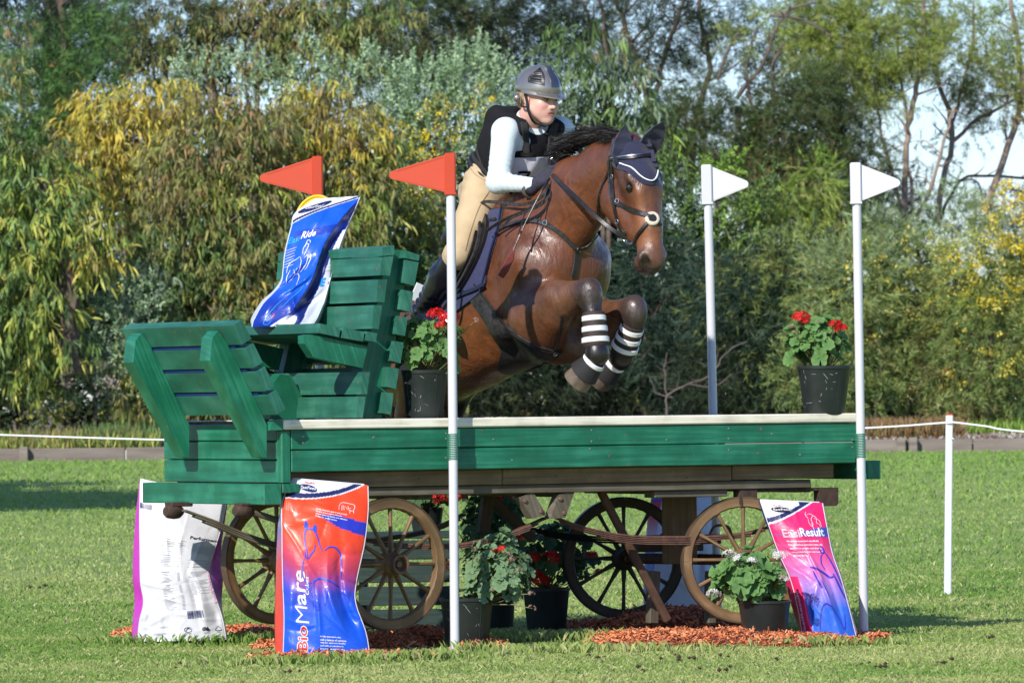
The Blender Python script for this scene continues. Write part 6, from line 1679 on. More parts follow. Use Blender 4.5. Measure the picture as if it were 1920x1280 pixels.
# number bib
bib = patch('number_bib', [(949, 296), (946, 315), (948, 333)], [(1043, 294), (1038, 310), (1030, 330)], 24, 10, mat('silver_bib', (.78, .78, .86), .4, nscale=12, noise=.25, bump=1, bscale=18), .006, rider, VB, .004, relief=lambda u, v: .003 * math.sin(u * 22 + v * 3))
seven = strap('bib_number', [(971, 321), (980, 320), (992, 320)], .014, M_VEST, 8, .016, .002, bib, VB)
strap('bib_number', [(991, 320), (988, 325), (983, 331)], .014, M_VEST, 6, .0162, .002, bib, VB)

# --- breeches
M_BREECH = attr_mat('beige_breeches', .85, bump=.5, bscale=10, bdist=.012, noise=.08, nscale=14)
BG = (.50, .37, .215)
br = SDF(.009, RVv)
br.cone(PEL + RVv * .06, PEL - RVv * .06, .125, .125, .05, BG)
br.ell(J(925, 362, .0), np.array([HV, RVv, ZV]), (.14, .185, .13), .05, BG)
br.cone(J(910, 352, .12), J(884, 418, .24), .112, .080, .05, BG); br.cone(J(884, 418, .24), KNE, .080, .060, .04, BG); br.ball(KNE + HV * .01, .060, .03, BG)
br.cone(KNE, KNE * .75 + ANK * .25, .066, .060, .02, BG)
br.cone(J(975, 352, -.13), J(972, 420, -.25), .125, .092, .05, BG); br.cone(J(972, 420, -.25), KNR, .09, .068, .04, BG)
def brn(V, C):
    n = np.sin(V[:, 0] * 40 + V[:, 2] * 65 + 3 * np.sin(V[:, 2] * 17)) * .0034 + np.sin(V[:, 2] * 95 - V[:, 0] * 30) * .0018
    w = np.clip((V[:, 2] - J(885, 400, .2).z) / .15, 0, 1)
    nn = V - np.array(J(890, 400, .1)); nn /= np.linalg.norm(nn, axis=1)[:, None]
    return V + nn * (n * w)[:, None], C
brc = link('breeches', br.mesh('breeches', M_BREECH, 2, noise=brn), rider)
BRB = bvh_of(brc.data)
strap('seam', [(926, 348), (915, 362), (900, 385), (890, 410), (880, 440), (872, 470)], .004, mat('breeches_seam', (.34, .24, .13), .9), 30, .001, .002, brc, BRB)
strap('seam', [(880, 312), (890, 326), (905, 336), (920, 340)], .004, mat('breeches_seam2', (.34, .24, .13), .9), 16, .001, .002, brc, BRB)
# --- boots
M_BOOT = mat('black_riding_boot', (.014, .014, .02), .28, nscale=18, noise=.5, bump=1, bscale=22, coat=.3)
def boot(name, KN, AN, TO):
    bt = SDF(.008, RVv); d = (AN - KN)
    bt.cone(KN + d * .06, KN + d * .38, .066, .068, .02); bt.cone(KN + d * .38, AN, .070, .046, .03); bt.ball(AN, .047, .02)
    fd = (TO - AN).normalized()
    bt.cone(AN - ZV * .03 - fd * .03, TO, .042, .032, .03, sq=.85)
    def bn(V, C):
        u = np.array((AN - KN).normalized()); t = (V - np.array(KN)) @ u; L0 = (AN - KN).length
        w = np.clip(1 - np.abs(t - L0 * .88) / .12, 0, 1); nr = V - np.array(KN) - t[:, None] * u; nr /= np.maximum(np.linalg.norm(nr, axis=1), .01)[:, None]
        return V + nr * (w * .006 * np.sin(t * 150 + 2.5 * np.sin(nr[:, 0] * 3)))[:, None], C
    return link(name, bt.mesh(name, M_BOOT, 2, noise=bn), rider)
boot('riding_boot', KNE, ANK, TOE)
boot('riding_boot', KNR, ANR, J(950, 610, -.36))
# stirrup leather and iron
free_strap('stirrup_leather', [(858, 530, .35), (842, 562, .385), (824, 592, .40)], .018, M_LEATHER, 12, .004)
mb = MB(); c = J(826, 606, .37)
mb.tube([c + ZV * .06, c + HV * .06 + ZV * .0, c + HV * .06 - ZV * .035, c - HV * .06 - ZV * .035, c - HV * .06, c + ZV * .06], .006, 6); mb.build('stirrup_iron', M_STEEL, horse, True)
mb = MB(); mb.ribbon([J(777, 563, .30), J(790, 533, .30)], [-ray(780, 550)] * 2, .05, .003); mb.build('pad_logo', mat('white_patch', (.7, .75, .8), .7), strap_pad)

# --- gloved hands: palm, four fingers and a thumb closed round the rein and whip
M_GLOVE = mat('navy_glove', (.035, .032, .055), .8, nscale=60, noise=.4, bump=.8, bscale=90)
def glove(name, W0, fd, up, side, sc=1.0):
    """W0 wrist; fd finger direction; up = back of the hand; side = thumb side"""
    fd, up, side = fd.normalized(), up.normalized(), side.normalized()
    g = SDF(.0042)
    g.cone(W0 - fd * .045, W0 + fd * .01, .034 * sc, .031 * sc, .02)
    for i in range(4):
        o = side * (.030 - .019 * i)
        g.cone(W0 + fd * .015 + o * .6, W0 + fd * .075 + o, .019, .0145, .012)
        k0 = W0 + fd * .080 + o; l1 = (.036, .040, .038, .030)[i]
        k1 = k0 + fd * l1 * .75 - up * l1 * .6; k2 = k1 - up * .024 - fd * .012; k3 = k2 - fd * .020 + up * .002
        g.cone(k0, k1, .0112, .0100, .003); g.cone(k1, k2, .0100, .0092, .003); g.cone(k2, k3, .0092, .0078, .003)
    t0 = W0 + fd * .020 + side * .028 - up * .010; t1 = t0 + fd * .035 + side * .018 - up * .016; t2 = t1 + fd * .030 - side * .010 - up * .012
    g.cone(t0, t1, .0155, .0125, .008); g.cone(t1, t2, .0120, .0098, .003)
    return link(name, g.mesh(name, M_GLOVE, 1), rider)
hd = (J(1036, 322, .10) - WRI).normalized()
glove('glove', WRI + hd * .02, hd, (RVv * .9 + ZV * .35), (ZV * .9 - RVv * .2), 1.05)
hd2 = (J(1070, 296, -.04) - WRR).normalized()
glove('glove', WRR + hd2 * .02, hd2, (-RVv * .8 + ZV * .5), (ZV * .9 + RVv * .2), 1.05)
mb = MB(); mb.ribbon([WRI + hd * -.035 + (RVv * math.cos(a) + ZV * math.sin(a)) * .042 for a in np.linspace(0, 2 * math.pi, 17)], [(RVv * math.cos(a) + ZV * math.sin(a)) for a in np.linspace(0, 2 * math.pi, 17)], .022, .004)
mb.build('glove_cuff', mat('glove_cuff', (.10, .085, .06), .7), rider, True)
# watch on the far wrist
mb = MB(); mb.tube([WRR + (RVv * math.cos(a) + ZV * math.sin(a)) * .036 for a in np.linspace(0, 2 * math.pi, 13)], .007, 6); mb.build('watch', M_LEATHER, rider, True)
# --- whip
whip = empty('riding_whip', J(1000, 380, .2), 'thin riding whip with dark red flap hanging beside the shoulder of the horse', 'whip')
mb = MB(); c = pl([J(1030, 335, .14), J(1016, 358, .20), J(995, 398, .26), J(975, 440, .32), J(963, 470, .35)], 20); mb.tube([Vector(q) for q in c], [.007] * 5 + [.004] * 15, 6); mb.build('shaft', M_LEATHER, whip, True)
mb = MB(); c = pl([J(975, 440, .32), J(961, 474, .352)], 8); mb.tube([Vector(q) for q in c], .0045, 6); mb.build('binding', mat('braided_cord', (.30, .10, .09), .7, nscale=300, col2=(.55, .5, .45)), whip, True)
mb = MB(); mb.ribbon([J(963, 470, .352), J(958, 482, .355), J(947, 505, .36), J(939, 518, .362)], [-ray(950, 500)] * 4, [.012, .032, .038, .032], .006); mb.build('flap', mat('red_leather', (.23, .05, .045), .6, nscale=40, noise=.3), whip)

# ================================================================== flag poles
def flagpole(px_top, px_base, ytop, capb, Y, red, label, lean_tip, group, tie=None, hidden_z=0.0):
    """square-ish plastic pole with sleeve and pennant; px coordinates of the pole's axis"""
    top = P(px_top, ytop, Y); base = P(px_base[0], px_base[1], Y); base.z = hidden_z
    t0 = P(px_base[0], px_base[1], Y); ax = (top - t0).normalized()
    base = t0 if hidden_z is None else top - ax * ((top.z - hidden_z) / ax.z)
    root = empty('flag_pole', base, label, 'flag pole', group)
    fm = M_RED if red else M_WHITE
    capp = P(px_top, capb, Y)
    sx = Vector((1, 0, 0)); sx = (sx - ax * sx.dot(ax)).normalized(); sy = ax.cross(sx)
    mb = MB(); mb.tube([base, top - ax * .01], .0215, 14); mb.build('pole', M_WHITE, root, True)
    mb = MB(); a = capp; mb.box(a - sx * .0265 - sy * .0265, sx * .053, sy * .053, ax * (top - capp).length, 0, .006); sl = mb.build('flag_sleeve', fm, root)
    mb = MB(); mb.box(a - sx * .029 - sy * .029, sx * .058, sy * .058, ax * .012, 0, .003); mb.build('sleeve_rim', fm, root)
    sg = -1 if red else 1
    L_ = lean_tip; H_ = (top - capp).length
    yv = Vector((sg * .97, .18 * sg * -1, 0)).normalized()
    p0 = capp + ax * (H_ * .96) + yv * .022; p1 = capp + ax * (H_ * (.07)) + yv * .022; tip = capp + ax * (H_ * .50) + yv * L_ 
    arc = [tip + ax * (.020 * math.sin(an)) + yv * (-.02 + .020 * math.cos(an)) for an in np.linspace(math.pi / 2.4, -math.pi / 2.4, 7)]
    poly = [p0] + arc + [p1]; n = len(poly); th = sy * .006
    mb = MB(); mb.add([p + th for p in poly] + [p - th for p in poly], [tuple(range(n)), tuple(range(2 * n - 1, n - 1, -1))] + [(i, i + n, (i + 1) % n + n, (i + 1) % n) for i in range(n)])
    mb.build('pennant', fm, root)
    mb = MB()
    ins = lambda p: p * .88 + (p0 + p1 + tip) / 3 * .12
    for a_, b_ in ((ins(p0), ins(arc[0])), (ins(arc[-1]), ins(p1))): mb.tube([a_ - th * 1.1, b_ - th * 1.1], .002, 4)
    mb.build('pennant_ridge', fm, root)
    if tie:
        z0, z1 = P(px_top, tie[0], Y), P(px_top, tie[1], Y)
        k = 15; mb = MB()
        for i in range(k):
            c = base + ax * ((z1.z - base.z) / ax.z + (z0.z - z1.z) / ax.z * (i + .5) / k)
            mb.tube([c + (sx * math.cos(u) + sy * math.sin(u) + Vector((0, .0, 0))) * .0222 - (sx * .004 if math.cos(u) < 0 else sx * 0) + sy * 0 for u in np.linspace(0, 2 * math.pi, 17)], .0027, 5, cap=False)
        o = mb.build('green_tie_cord', mat('green_cord', (.03, .20, .11), .5), root, True); o['kind'] = 'stuff'
    return root
GRP = 'flag poles marking the jump'
flagpole(844.5, (853, 1222), 287, 366, -.26, True, 'front red flag pole standing before the wagon beside the grey-leaved geranium', .29, GRP, (812, 862), 0.0)
flagpole(595.5, (600, 760), 293, 371, .85, True, 'rear red flag pole rising behind the blue feed bag on the seat', .285, GRP)
flagpole(1605, (1620, 1193), 305, 383, .86, False, 'front white flag pole at the right end of the wagon beside the pink feed bag', .215, GRP, (812, 858), 0.0)
flagpole(1326, (1337, 775), 309, 384, 1.95, False, 'rear white flag pole behind the wagon deck, right of the horse', .21, GRP)

# ================================================================== boundary rope and post
rp_ = empty('rope_post', P(1777, 1110, 7.0), 'white square boundary post with red top standing alone on the lawn', 'post')
rp_.location.z = 0
b0 = P(1776.5, 1109, 7.0); b0.z = .0; t0 = P(1780, 778, 7.0)
mb = MB(); d_ = (t0 - b0); mb.box(b0 - Vector((.021, .021, 0)), (.042, 0, 0), (0, .042, 0), d_, 0, .005); mb.build('post', M_WHITE, rp_)
mb = MB(); mb.box(t0 - Vector((.0205, .0205, 0)), (.041, 0, 0), (0, .041, 0), (0, 0, .009), 0, .003); mb.build('red_cap', M_RED, rp_)
mb = MB(); mb.tube([P(1785, 822, 6.975), P(1788, 822, 6.96)], .006, 6); mb.build('clip', M_WHITE, rp_)
mb = MB()
ropeA = pl([P(1774, 792, 6.98), P(1628, 802, 7.2), P(1200, 822, 7.6), P(700, 832, 8), P(295, 824, 8.4), P(0, 815, 8.8), P(-600, 795, 9.4)], 60)
ropeB = pl([P(1785, 791, 6.98), P(1850, 799, 6.9), P(1920, 809, 6.8), P(2300, 840, 6.4)], 20)
mb.tube([Vector(q) for q in ropeA], .006, 6); mb.tube([Vector(q) for q in ropeB], .006, 6)
mb.tube([t0 - ZV * .045 + Vector((math.cos(u) * .028, math.sin(u) * .028, 0)) for u in np.linspace(0, 6.28, 13)], .0065, 6, cap=False)
setp(mb.build('boundary_rope', mat('white_rope', (.75, .75, .78), .8, nscale=60, noise=.2, bump=1, bscale=120), None, True), 'thin white boundary rope strung across the lawn behind the wagon', 'rope')

# ================================================================== potted geraniums
M_POT = mat('black_plastic_pot', (.009, .014, .014), .45, nscale=9, col2=(.020, .027, .026), bump=.3, bscale=30, cdist=.6)
M_POTSCR = mat('pot_scratches', (.28, .28, .27), .7)
M_SOIL = mat('potting_soil', (.05, .03, .02), .95, bump=1, bscale=80)
M_LEAF = attr_mat('geranium_leaf', .5, trans=.22, noise=.25, nscale=50, bump=.5, bscale=70, spec=.4)
M_PETR = attr_mat('petal', .55, trans=.25)
M_STEM = mat('plant_stem', (.16, .20, .06), .6, nscale=30, col2=(.14, .09, .05))
def leaf_variants(c1, c2, tag):
    out = []
    r = np.random.default_rng(hash(tag) % 1000 if False else len(tag))
    for v in range(5):
        n = 24; V = [(0, 0, 0)]; C = [tuple(c1 * .8 + c2 * .2)]
        cup = .25 + .35 * r.random(); F = []
        for ring, rr in ((1, .5), (2, 1.)):
            for i in range(n):
                a = -math.pi * .92 + 2 * math.pi * .92 * i / (n - 1)
                lob = abs(math.sin(a * 3.5)) ** .6
                rad = rr * (.80 + .20 * lob + (.04 * math.sin(a * 21) if ring == 2 else 0))
                z = cup * rad ** 2 * .45 + .10 * rr * math.cos(a * 7) * (1 if ring == 2 else .5) + .07 * r.random() * rr
                V.append((rad * math.cos(a), rad * math.sin(a), z))
                k = (.5 if ring == 1 else 1) * (.4 + .6 * lob)
                C.append(tuple(c1 * (1 - k) + c2 * k))
        for i in range(n - 1):
            F.append((0, 1 + i, 2 + i, 2 + i)); F.append((1 + i, 1 + n + i, 2 + n + i, 2 + i))
        me = bpy.data.meshes.new('leaf'); me.from_pydata(V, [], [tuple(dict.fromkeys(f)) for f in F]); me.materials.append(M_LEAF)
        at = me.attributes.new('col', 'FLOAT_COLOR', 'POINT'); at.data.foreach_set('color', np.hstack([np.array(C), np.ones((len(C), 1))]).astype(np.float32).ravel())
        me.polygons.foreach_set('use_smooth', [True] * len(me.polygons)); out.append(me)
    return out
LG = leaf_variants(np.array((.085, .20, .05)), np.array((.16, .31, .09)), 'green')
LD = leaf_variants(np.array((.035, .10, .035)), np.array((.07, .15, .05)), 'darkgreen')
LGR = leaf_variants(np.array((.12, .22, .095)), np.array((.20, .32, .16)), 'greygreen_')
def flower_mesh(c, c2, n=26, seed=1):
    r = np.random.default_rng(seed); V = []; F = []; C = []
    for i in range(n):
        d = r.normal(size=3); d[2] = abs(d[2]) * .8 + .0; d /= np.linalg.norm(d); p = d * np.array((1, 1, .72)) * (.75 + .25 * r.random())
        u = np.cross(d, r.normal(size=3)); u /= np.linalg.norm(u); w = np.cross(d, u)
        b = len(V); V.append(tuple(p)); C.append(c2)
        for k in range(5):
            for q in (-.28, .28):
                a = 2 * math.pi * k / 5 + q; s = .36 * (.8 + .4 * r.random())
                V.append(tuple(p + (u * math.cos(a) + w * math.sin(a)) * s + d * (.10 + .05 * r.random())))
                C.append(tuple(np.array(c) * (.75 + .4 * r.random())))
            F.append((b, b + 1 + 2 * k, b + 2 + 2 * k))
    me = np_mesh('flower_head', V, F, M_PETR, False, np.clip(np.array(C), 0, 1)); return me
FR_ = [flower_mesh((.80, .012, .008), (.45, .004, .004), 40, i) for i in range(3)]
FW_ = [flower_mesh((.85, .84, .82), (.60, .62, .50), 22, 7 + i) for i in range(3)]
FP_ = [flower_mesh((.55, .30, .26), (.25, .28, .14), 12, 17 + i) for i in range(2)]
def inst(name, me, parent, loc, rot, sc):
    o = bpy.data.objects.new(name, me); COL.objects.link(o)
    o.matrix_world = Matrix.Translation(loc) @ rot.to_4x4() @ Matrix.Diagonal((sc[0], sc[1], sc[2], 1)) if hasattr(sc, '__len__') else Matrix.Translation(loc) @ rot.to_4x4() @ Matrix.Scale(sc, 4)
    o.parent = parent; o.matrix_parent_inverse = world_of(parent).inverted(); return o
def potted(px, py_base, Y, zb, rt, rb, h, leaves, nleaf, crown, heads, label, seed, scratch=True, leaf_r=.034, group='potted geraniums around the wagon', lean=(0, 0)):
    """crown: (dx, dz, rx, rz) of the leaf dome relative to the pot's top centre, heads: list of (px,py,r,kind)"""
    c = P(px, py_base, Y); c.z = zb
    root = empty('potted_geranium', c, label, 'potted plant', group)
    r = random.Random(seed)
    mb = MB(); mb.lathe(c, ZV, [(0, .002), (rb * .97, .0), (rb, .006), (rt * .955, h * .92), (rt * .96, h * .925), (rt, h * .935), (rt * 1.01, h * .99), (rt * .99, h), (rt * .955, h), (rt * .93, h * .9), (0, h * .88)], 40)
    pot = mb.build('pot', M_POT, root, True)
    mb = MB(); mb.lathe(c + ZV * h * .9, ZV, [(rt * .94, 0), (rt * .5, .008), (0, .012)], 20); mb.build('soil', M_SOIL, root, True)
    # moulded seams and scratches
    for a in (-.9, .6) if scratch else (-.6,):
        d = Vector((math.sin(a), -math.cos(a), 0)); mb = MB()
        mb.tube([c + d * (rb * 1.002) + ZV * .01, c + d * (rt * .957) + ZV * h * .91], .0022, 5); mb.build('moulded_rib', M_POT, pot)
    if scratch:
        mb = MB()
        for _ in range(16):
            a = r.uniform(-1.2, .5); z = r.uniform(.15, .88); t = z / .92
            rad = rb + (rt * .955 - rb) * t; a2 = a + r.gauss(0, .10); z2 = z + r.gauss(0, .05); rad2 = rb + (rt * .955 - rb) * z2 / .92
            p1 = c + Vector((math.sin(a), -math.cos(a), 0)) * (rad + .0006) + ZV * h * z; p2 = c + Vector((math.sin(a2), -math.cos(a2), 0)) * (rad2 + .0006) + ZV * h * z2
            mb.ribbon([p1, (p1 + p2) / 2 + (p1 - c).normalized() * .0004, p2], [Vector((math.sin(a), -math.cos(a), 0))] * 3, r.uniform(.0008, .0025), .0004)
        o = mb.build('scratches', M_POTSCR, pot); o['kind'] = 'stuff'
    top = c + ZV * h * .9
    cx = top + Vector((crown[0], 0, crown[1])); rx, rz = crown[2], crown[3]
    stems = MB()
    for i in range(nleaf):
        while True:
            d = Vector((r.gauss(0, 1), r.gauss(0, 1), r.gauss(0, 1))).normalized()
            if d.z > -.55: break
        q = r.uniform(.55, 1.0) ** .5 * (.9 + .2 * math.sin(d.x * 5 + seed) * math.cos(d.z * 4 + d.y * 3))
        p = cx + Vector((d.x * rx, d.y * rx * .9, d.z * rz)) * q
        nrm = (Vector((d.x, d.y, d.z * .6 + .55)) + Vector((r.gauss(0, .35), r.gauss(0, .35) - .25, r.gauss(0, .25)))).normalized()
        rot = nrm.to_track_quat('Z', 'X').to_matrix() @ Matrix.Rotation(r.uniform(0, 6.28), 3, 'Z')
        sc = leaf_r * r.uniform(.55, 1.25)
        inst('leaf', r.choice(leaves), root, p, rot, sc)
        if i % 3 == 0:
            m1 = top + (p - top) * .5 + Vector((0, 0, -.02)); stems.tube([top + Vector((r.gauss(0, .015), r.gauss(0, .015), 0)), m1, p], [.0035, .0028, .0016], 5)
    for hx, hy, hr, kind in heads:
        p = P(hx, hy, Y - crown[2] * r.uniform(.55, .8)); rot = Matrix.Rotation(r.uniform(0, 6), 3, 'Z') @ Matrix.Rotation(r.uniform(-.5, .5), 3, 'X')
        inst('flower_head', r.choice({'r': FR_, 'w': FW_, 'p': FP_}[kind]), root, p, rot, hr)
        stems.tube([top + (p - top) * .35, top + (p - top) * .7 + Vector((0, 0, .01)), p], [.003, .0028, .002], 5)
    stm = stems.build('stems', M_STEM, root, True); stm['kind'] = 'stuff'
    return root
DZ = 1.0735
potted(796, 781, -.06, DZ, .112, .086, .232, LG, 150, (0.01, .12, .18, .16), [(818, 590, .040, 'r'), (840, 598, .038, 'r'), (850, 596, .03, 'r'), (828, 612, .03, 'r'), (893, 600, .016, 'p')], 'geranium with red blooms in a black pot on the deck behind the front red flag', 1, leaf_r=.030)
potted(1546, 774, .95, DZ, .133, .098, .238, LG, 120, (-.03, .125, .165, .15), [(1504, 597, .042, 'r'), (1497, 599, .030, 'r'), (1566, 608, .030, 'r'), (1577, 617, .032, 'r'), (1488, 612, .018, 'p'), (1487, 625, .018, 'p'), (1529, 603, .018, 'p'), (1536, 606, .014, 'p')], 'geranium with two red blooms in a scratched black pot at the right deck end', 2, leaf_r=.037)
potted(876, 1212, .12, 0, .128, .10, .235, LGR, 230, (.13, .13, .17, .22), [(930, 1033, .022, 'r'), (836, 1060, .034, 'r'), (941, 1028, .018, 'r'), (900, 1048, .02, 'p'), (952, 1040, .02, 'p'), (960, 1050, .022, 'p'), (975, 1068, .018, 'p'), (996, 1113, .018, 'p'), (890, 1030, .018, 'p'), (998, 1140, .02, 'p'), (922, 1106, .018, 'p'), (888, 1088, .016, 'p')], 'large grey-leaved geranium with pink buds under the middle of the wagon', 3, leaf_r=.034)
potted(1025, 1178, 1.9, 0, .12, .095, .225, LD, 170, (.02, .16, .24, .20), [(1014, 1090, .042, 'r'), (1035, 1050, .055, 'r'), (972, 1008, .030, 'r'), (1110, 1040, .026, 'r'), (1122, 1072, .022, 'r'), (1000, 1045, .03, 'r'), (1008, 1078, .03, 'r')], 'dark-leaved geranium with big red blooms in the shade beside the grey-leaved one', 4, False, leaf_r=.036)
potted(1434, 1202, .34, .0, .128, .098, .20, LG, 190, (-.07, .105, .185, .155), [(1367, 1040, .032, 'w'), (1410, 1052, .028, 'w'), (1453, 1040, .034, 'w'), (1470, 1086, .024, 'w'), (1338, 1114, .034, 'w'), (1380, 1047, .030, 'w'), (1464, 1043, .034, 'w'), (1466, 1082, .02, 'p')], 'white-flowering geranium in a dark pot before the right front wheel', 5, False, leaf_r=.040)
# dark slatted crate below the wagon with more plants on it
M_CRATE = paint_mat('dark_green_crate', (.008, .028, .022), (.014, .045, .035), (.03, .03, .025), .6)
cr = empty('slatted_crate', P(765, 1180, 2.2), 'dark green slatted timber crate in deep shade under the left end of the wagon', 'crate'); cr.location.z = 0
xa, xb = P(672, 1100, 2.2).x, P(860, 1100, 2.2).x
for i in range(4):
    mb = MB(); mb.box((xa, 2.2, .02 + i * .115), (xb - xa, 0, 0), (0, .03, 0), (0, 0, .095), 0, .004); me = mb.mesh('slat', M_CRATE); add_long_uv(me, (1, 0, 0)); link('slat', me, cr)
mb = MB(); mb.box((xa, 2.205, .47), (xb - xa, 0, 0), (0, .4, 0), (0, 0, .03), 0, .004); me = mb.mesh('lid', M_CRATE); add_long_uv(me, (1, 0, 0)); link('lid', me, cr)
for xx in (xa + .002, xb - .04):
    mb = MB(); mb.box((xx, 2.235, 0), (.04, 0, 0), (0, .34, 0), (0, 0, .465), 0, .004); me = mb.mesh('end_panel', M_CRATE); add_long_uv(me, (0, 1, 0)); link('end_panel', me, cr)
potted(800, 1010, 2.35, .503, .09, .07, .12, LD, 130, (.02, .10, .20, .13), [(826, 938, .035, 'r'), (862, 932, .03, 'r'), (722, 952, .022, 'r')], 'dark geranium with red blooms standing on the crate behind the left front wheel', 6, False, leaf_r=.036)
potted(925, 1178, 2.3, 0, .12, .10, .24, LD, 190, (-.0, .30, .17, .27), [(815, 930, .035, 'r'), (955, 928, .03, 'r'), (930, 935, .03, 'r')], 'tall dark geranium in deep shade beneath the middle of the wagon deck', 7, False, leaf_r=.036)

# ================================================================== feed bags
def bag_mat(name, rough=.40):
    m, nt, b = new_mat(name)
    N, L = nt.nodes, nt.links
    a = N.new('ShaderNodeAttribute'); a.attribute_name = 'col'; L.new(a.outputs['Color'], b.inputs['Base Color'])
    b.inputs['Roughness'].default_value = rough; b.inputs['Coat Weight'].default_value = .22; b.inputs['Coat Roughness'].default_value = .2; b.inputs['Specular IOR Level'].default_value = .35
    tc = N.new('ShaderNodeTexCoord'); n1 = N.new('ShaderNodeTexNoise'); n1.inputs['Scale'].default_value = 11; n1.inputs['Detail'].default_value = 3; n1.inputs['Distortion'].default_value = 1.2
    L.new(tc.outputs['Object'], n1.inputs[0]); bp = N.new('ShaderNodeBump'); bp.inputs['Strength'].default_value = .6; bp.inputs['Distance'].default_value = .008
    L.new(n1.outputs[0], bp.inputs['Height']); L.new(bp.outputs[0], b.inputs['Normal']); return m
M_BAG = bag_mat('printed_plastic_bag'); M_BAGM = bag_mat('bag_plastic_matt', .4)
def flat(name, col): return mat(name, col, .35)
PR_WHITE = flat('print_white', (.66, .66, .68)); PR_NAVY = flat('print_navy', (.012, .02, .10)); PR_BLUE = flat('print_blue', (.015, .06, .55)); PR_RED = flat('print_red', (.60, .02, .02))
PR_LBLUE = flat('print_light_blue', (.02, .30, .85)); PR_GREY = flat('print_grey', (.14, .14, .17)); PR_LGREY = flat('print_light_grey', (.33, .33, .36)); PR_BLACK = flat('print_black', (.02, .02, .03)); PR_PINK = flat('print_pink', (.80, .45, .60))
def crumple(us, v, seed):
    r = random.Random(seed); z = np.zeros_like(us)
    for _ in range(7):
        a = r.uniform(0, 3.14); f = r.uniform(5, 13); ph = r.uniform(0, 6)
        t = (us * math.cos(a) + v * 2.2 * math.sin(a)) * f + ph + .8 * np.sin(us * 5 + v * 7 + ph)
        m = np.clip(np.sin(us * r.uniform(3, 7) + v * r.uniform(5, 10) + ph), 0, 1)
        z += (1 - np.abs(np.sin(t))) ** 3 * m * r.uniform(-.0055, .0055)
    return z
class Bag:
    def __init__(s, SL, FL, FR, SR, Yv, T, colf, gcol, label, wr=None, seed=0, bulge=.05, nu=80, nv=150, bcol=None, topc=None):
        """SL..SR: px polylines bottom->top of side and front edges. Yv: (Ybottom, Ytop); T: half depth polyline"""
        s.SL, s.FL, s.FR, s.SR = [pl([(x, y, 0) for x, y in q], nv)[:, :2] for q in (SL, FL, FR, SR)]
        s.nv, s.nu = nv, nu; s.Y = Yv; s.T = np.interp(np.linspace(0, 1, nv), np.linspace(0, 1, len(T)), T); s.wr = wr; s.bulge = bulge
        nb = 24; V = []; C = []
        s.front = np.zeros((nv, nu, 3))
        us = np.linspace(0, 1, nu)
        for j in range(nv):
            v = j / (nv - 1); Y = Yv[0] + (Yv[1] - Yv[0]) * v; t = s.T[j]
            A = np.array(P(*s.SL[j], Y)); B = np.array(P(*s.FL[j], Y - t)); Cc = np.array(P(*s.FR[j], Y - t)); D = np.array(P(*s.SR[j], Y))
            D2 = D + np.array((0, 2 * t * .4, 0))
            fr = B[None] + (Cc - B)[None] * us[:, None]
            fr[:, 1] -= bulge * np.sin(np.pi * us) ** .7 * min(1, t / .05) * (1 - .0 * v)
            if wr is not None: fr[:, 1] -= wr(us, v) + crumple(us, v, len(label)) * min(1, (1 - v) * 5 + .25)
            s.front[j] = fr
            side1 = [A * (1 - q) + B * q for q in np.linspace(.0, 1, 7)[:-1]]
            side2 = [Cc * (1 - q) + D * q for q in np.linspace(0, 1, 5)[1:]]
            back = []
            for q in np.linspace(0, 1, nb)[1:-1]:
                p = D * (1 - q) + A * q; p = p + np.array((0, t * (1 + 1.0 * math.sin(math.pi * q)) * min(1, 1), 0)); back.append(p)
            row = np.vstack([side1, fr, side2, back]); V.append(row)
            gc = gcol(v) if callable(gcol) else gcol
            cf = np.array([colf(u, v) for u in us])
            C.append(np.vstack([np.tile(gc, (6, 1)), cf, np.tile(gc, (4, 1)), np.tile(bcol or gc, (nb - 2, 1))]))
        K = len(V[0]); V = np.vstack(V); C = np.vstack(C)
        i = np.arange(nv - 1)[:, None] * K; k = np.arange(K)[None]; k2 = (k + 1) % K
        F = np.stack([i + k, i + k2, i + K + k2, i + K + k], -1).reshape(-1, 4)
        s.mesh = np_mesh('feed_bag', V, F, M_BAG, True, C)
        s.obj = link('feed_bag', s.mesh); setp(s.obj, label, 'feed bag')
        # seams: bright edge along the front corners and the stitched top
        for e, ed in ((0, s.front[:, 0]), (1, s.front[:, -1])):
            mb = MB(); q = ed[::4]; mb.tube([Vector(p) for p in q], .0024, 5); mb.build('edge_weld', PR_WHITE, s.obj, True)
        mb = MB(); q = s.front[-1, ::5]; mb.tube([Vector(p) + ZV * .0015 for p in q], .003, 5); mb.build('top_seam', PR_WHITE, s.obj, True)
    def S(s, u, v, off=.002):
        x = min(max(u, 0), 1) * (s.nu - 1); y = min(max(v, 0), 1) * (s.nv - 1); i = min(int(x), s.nu - 2); j = min(int(y), s.nv - 2); fx, fy = x - i, y - j
        F = s.front; p = (F[j, i] * (1 - fx) + F[j, i + 1] * fx) * (1 - fy) + (F[j + 1, i] * (1 - fx) + F[j + 1, i + 1] * fx) * fy
        du = F[j, min(i + 2, s.nu - 1)] - F[j, max(i - 1, 0)]; dv = F[min(j + 2, s.nv - 1), i] - F[max(j - 1, 0), i]
        n = np.cross(du, dv); n /= np.linalg.norm(n) + 1e-9
        if n[1] > 0: n = -n
        return Vector(p + n * off), Vector(n)
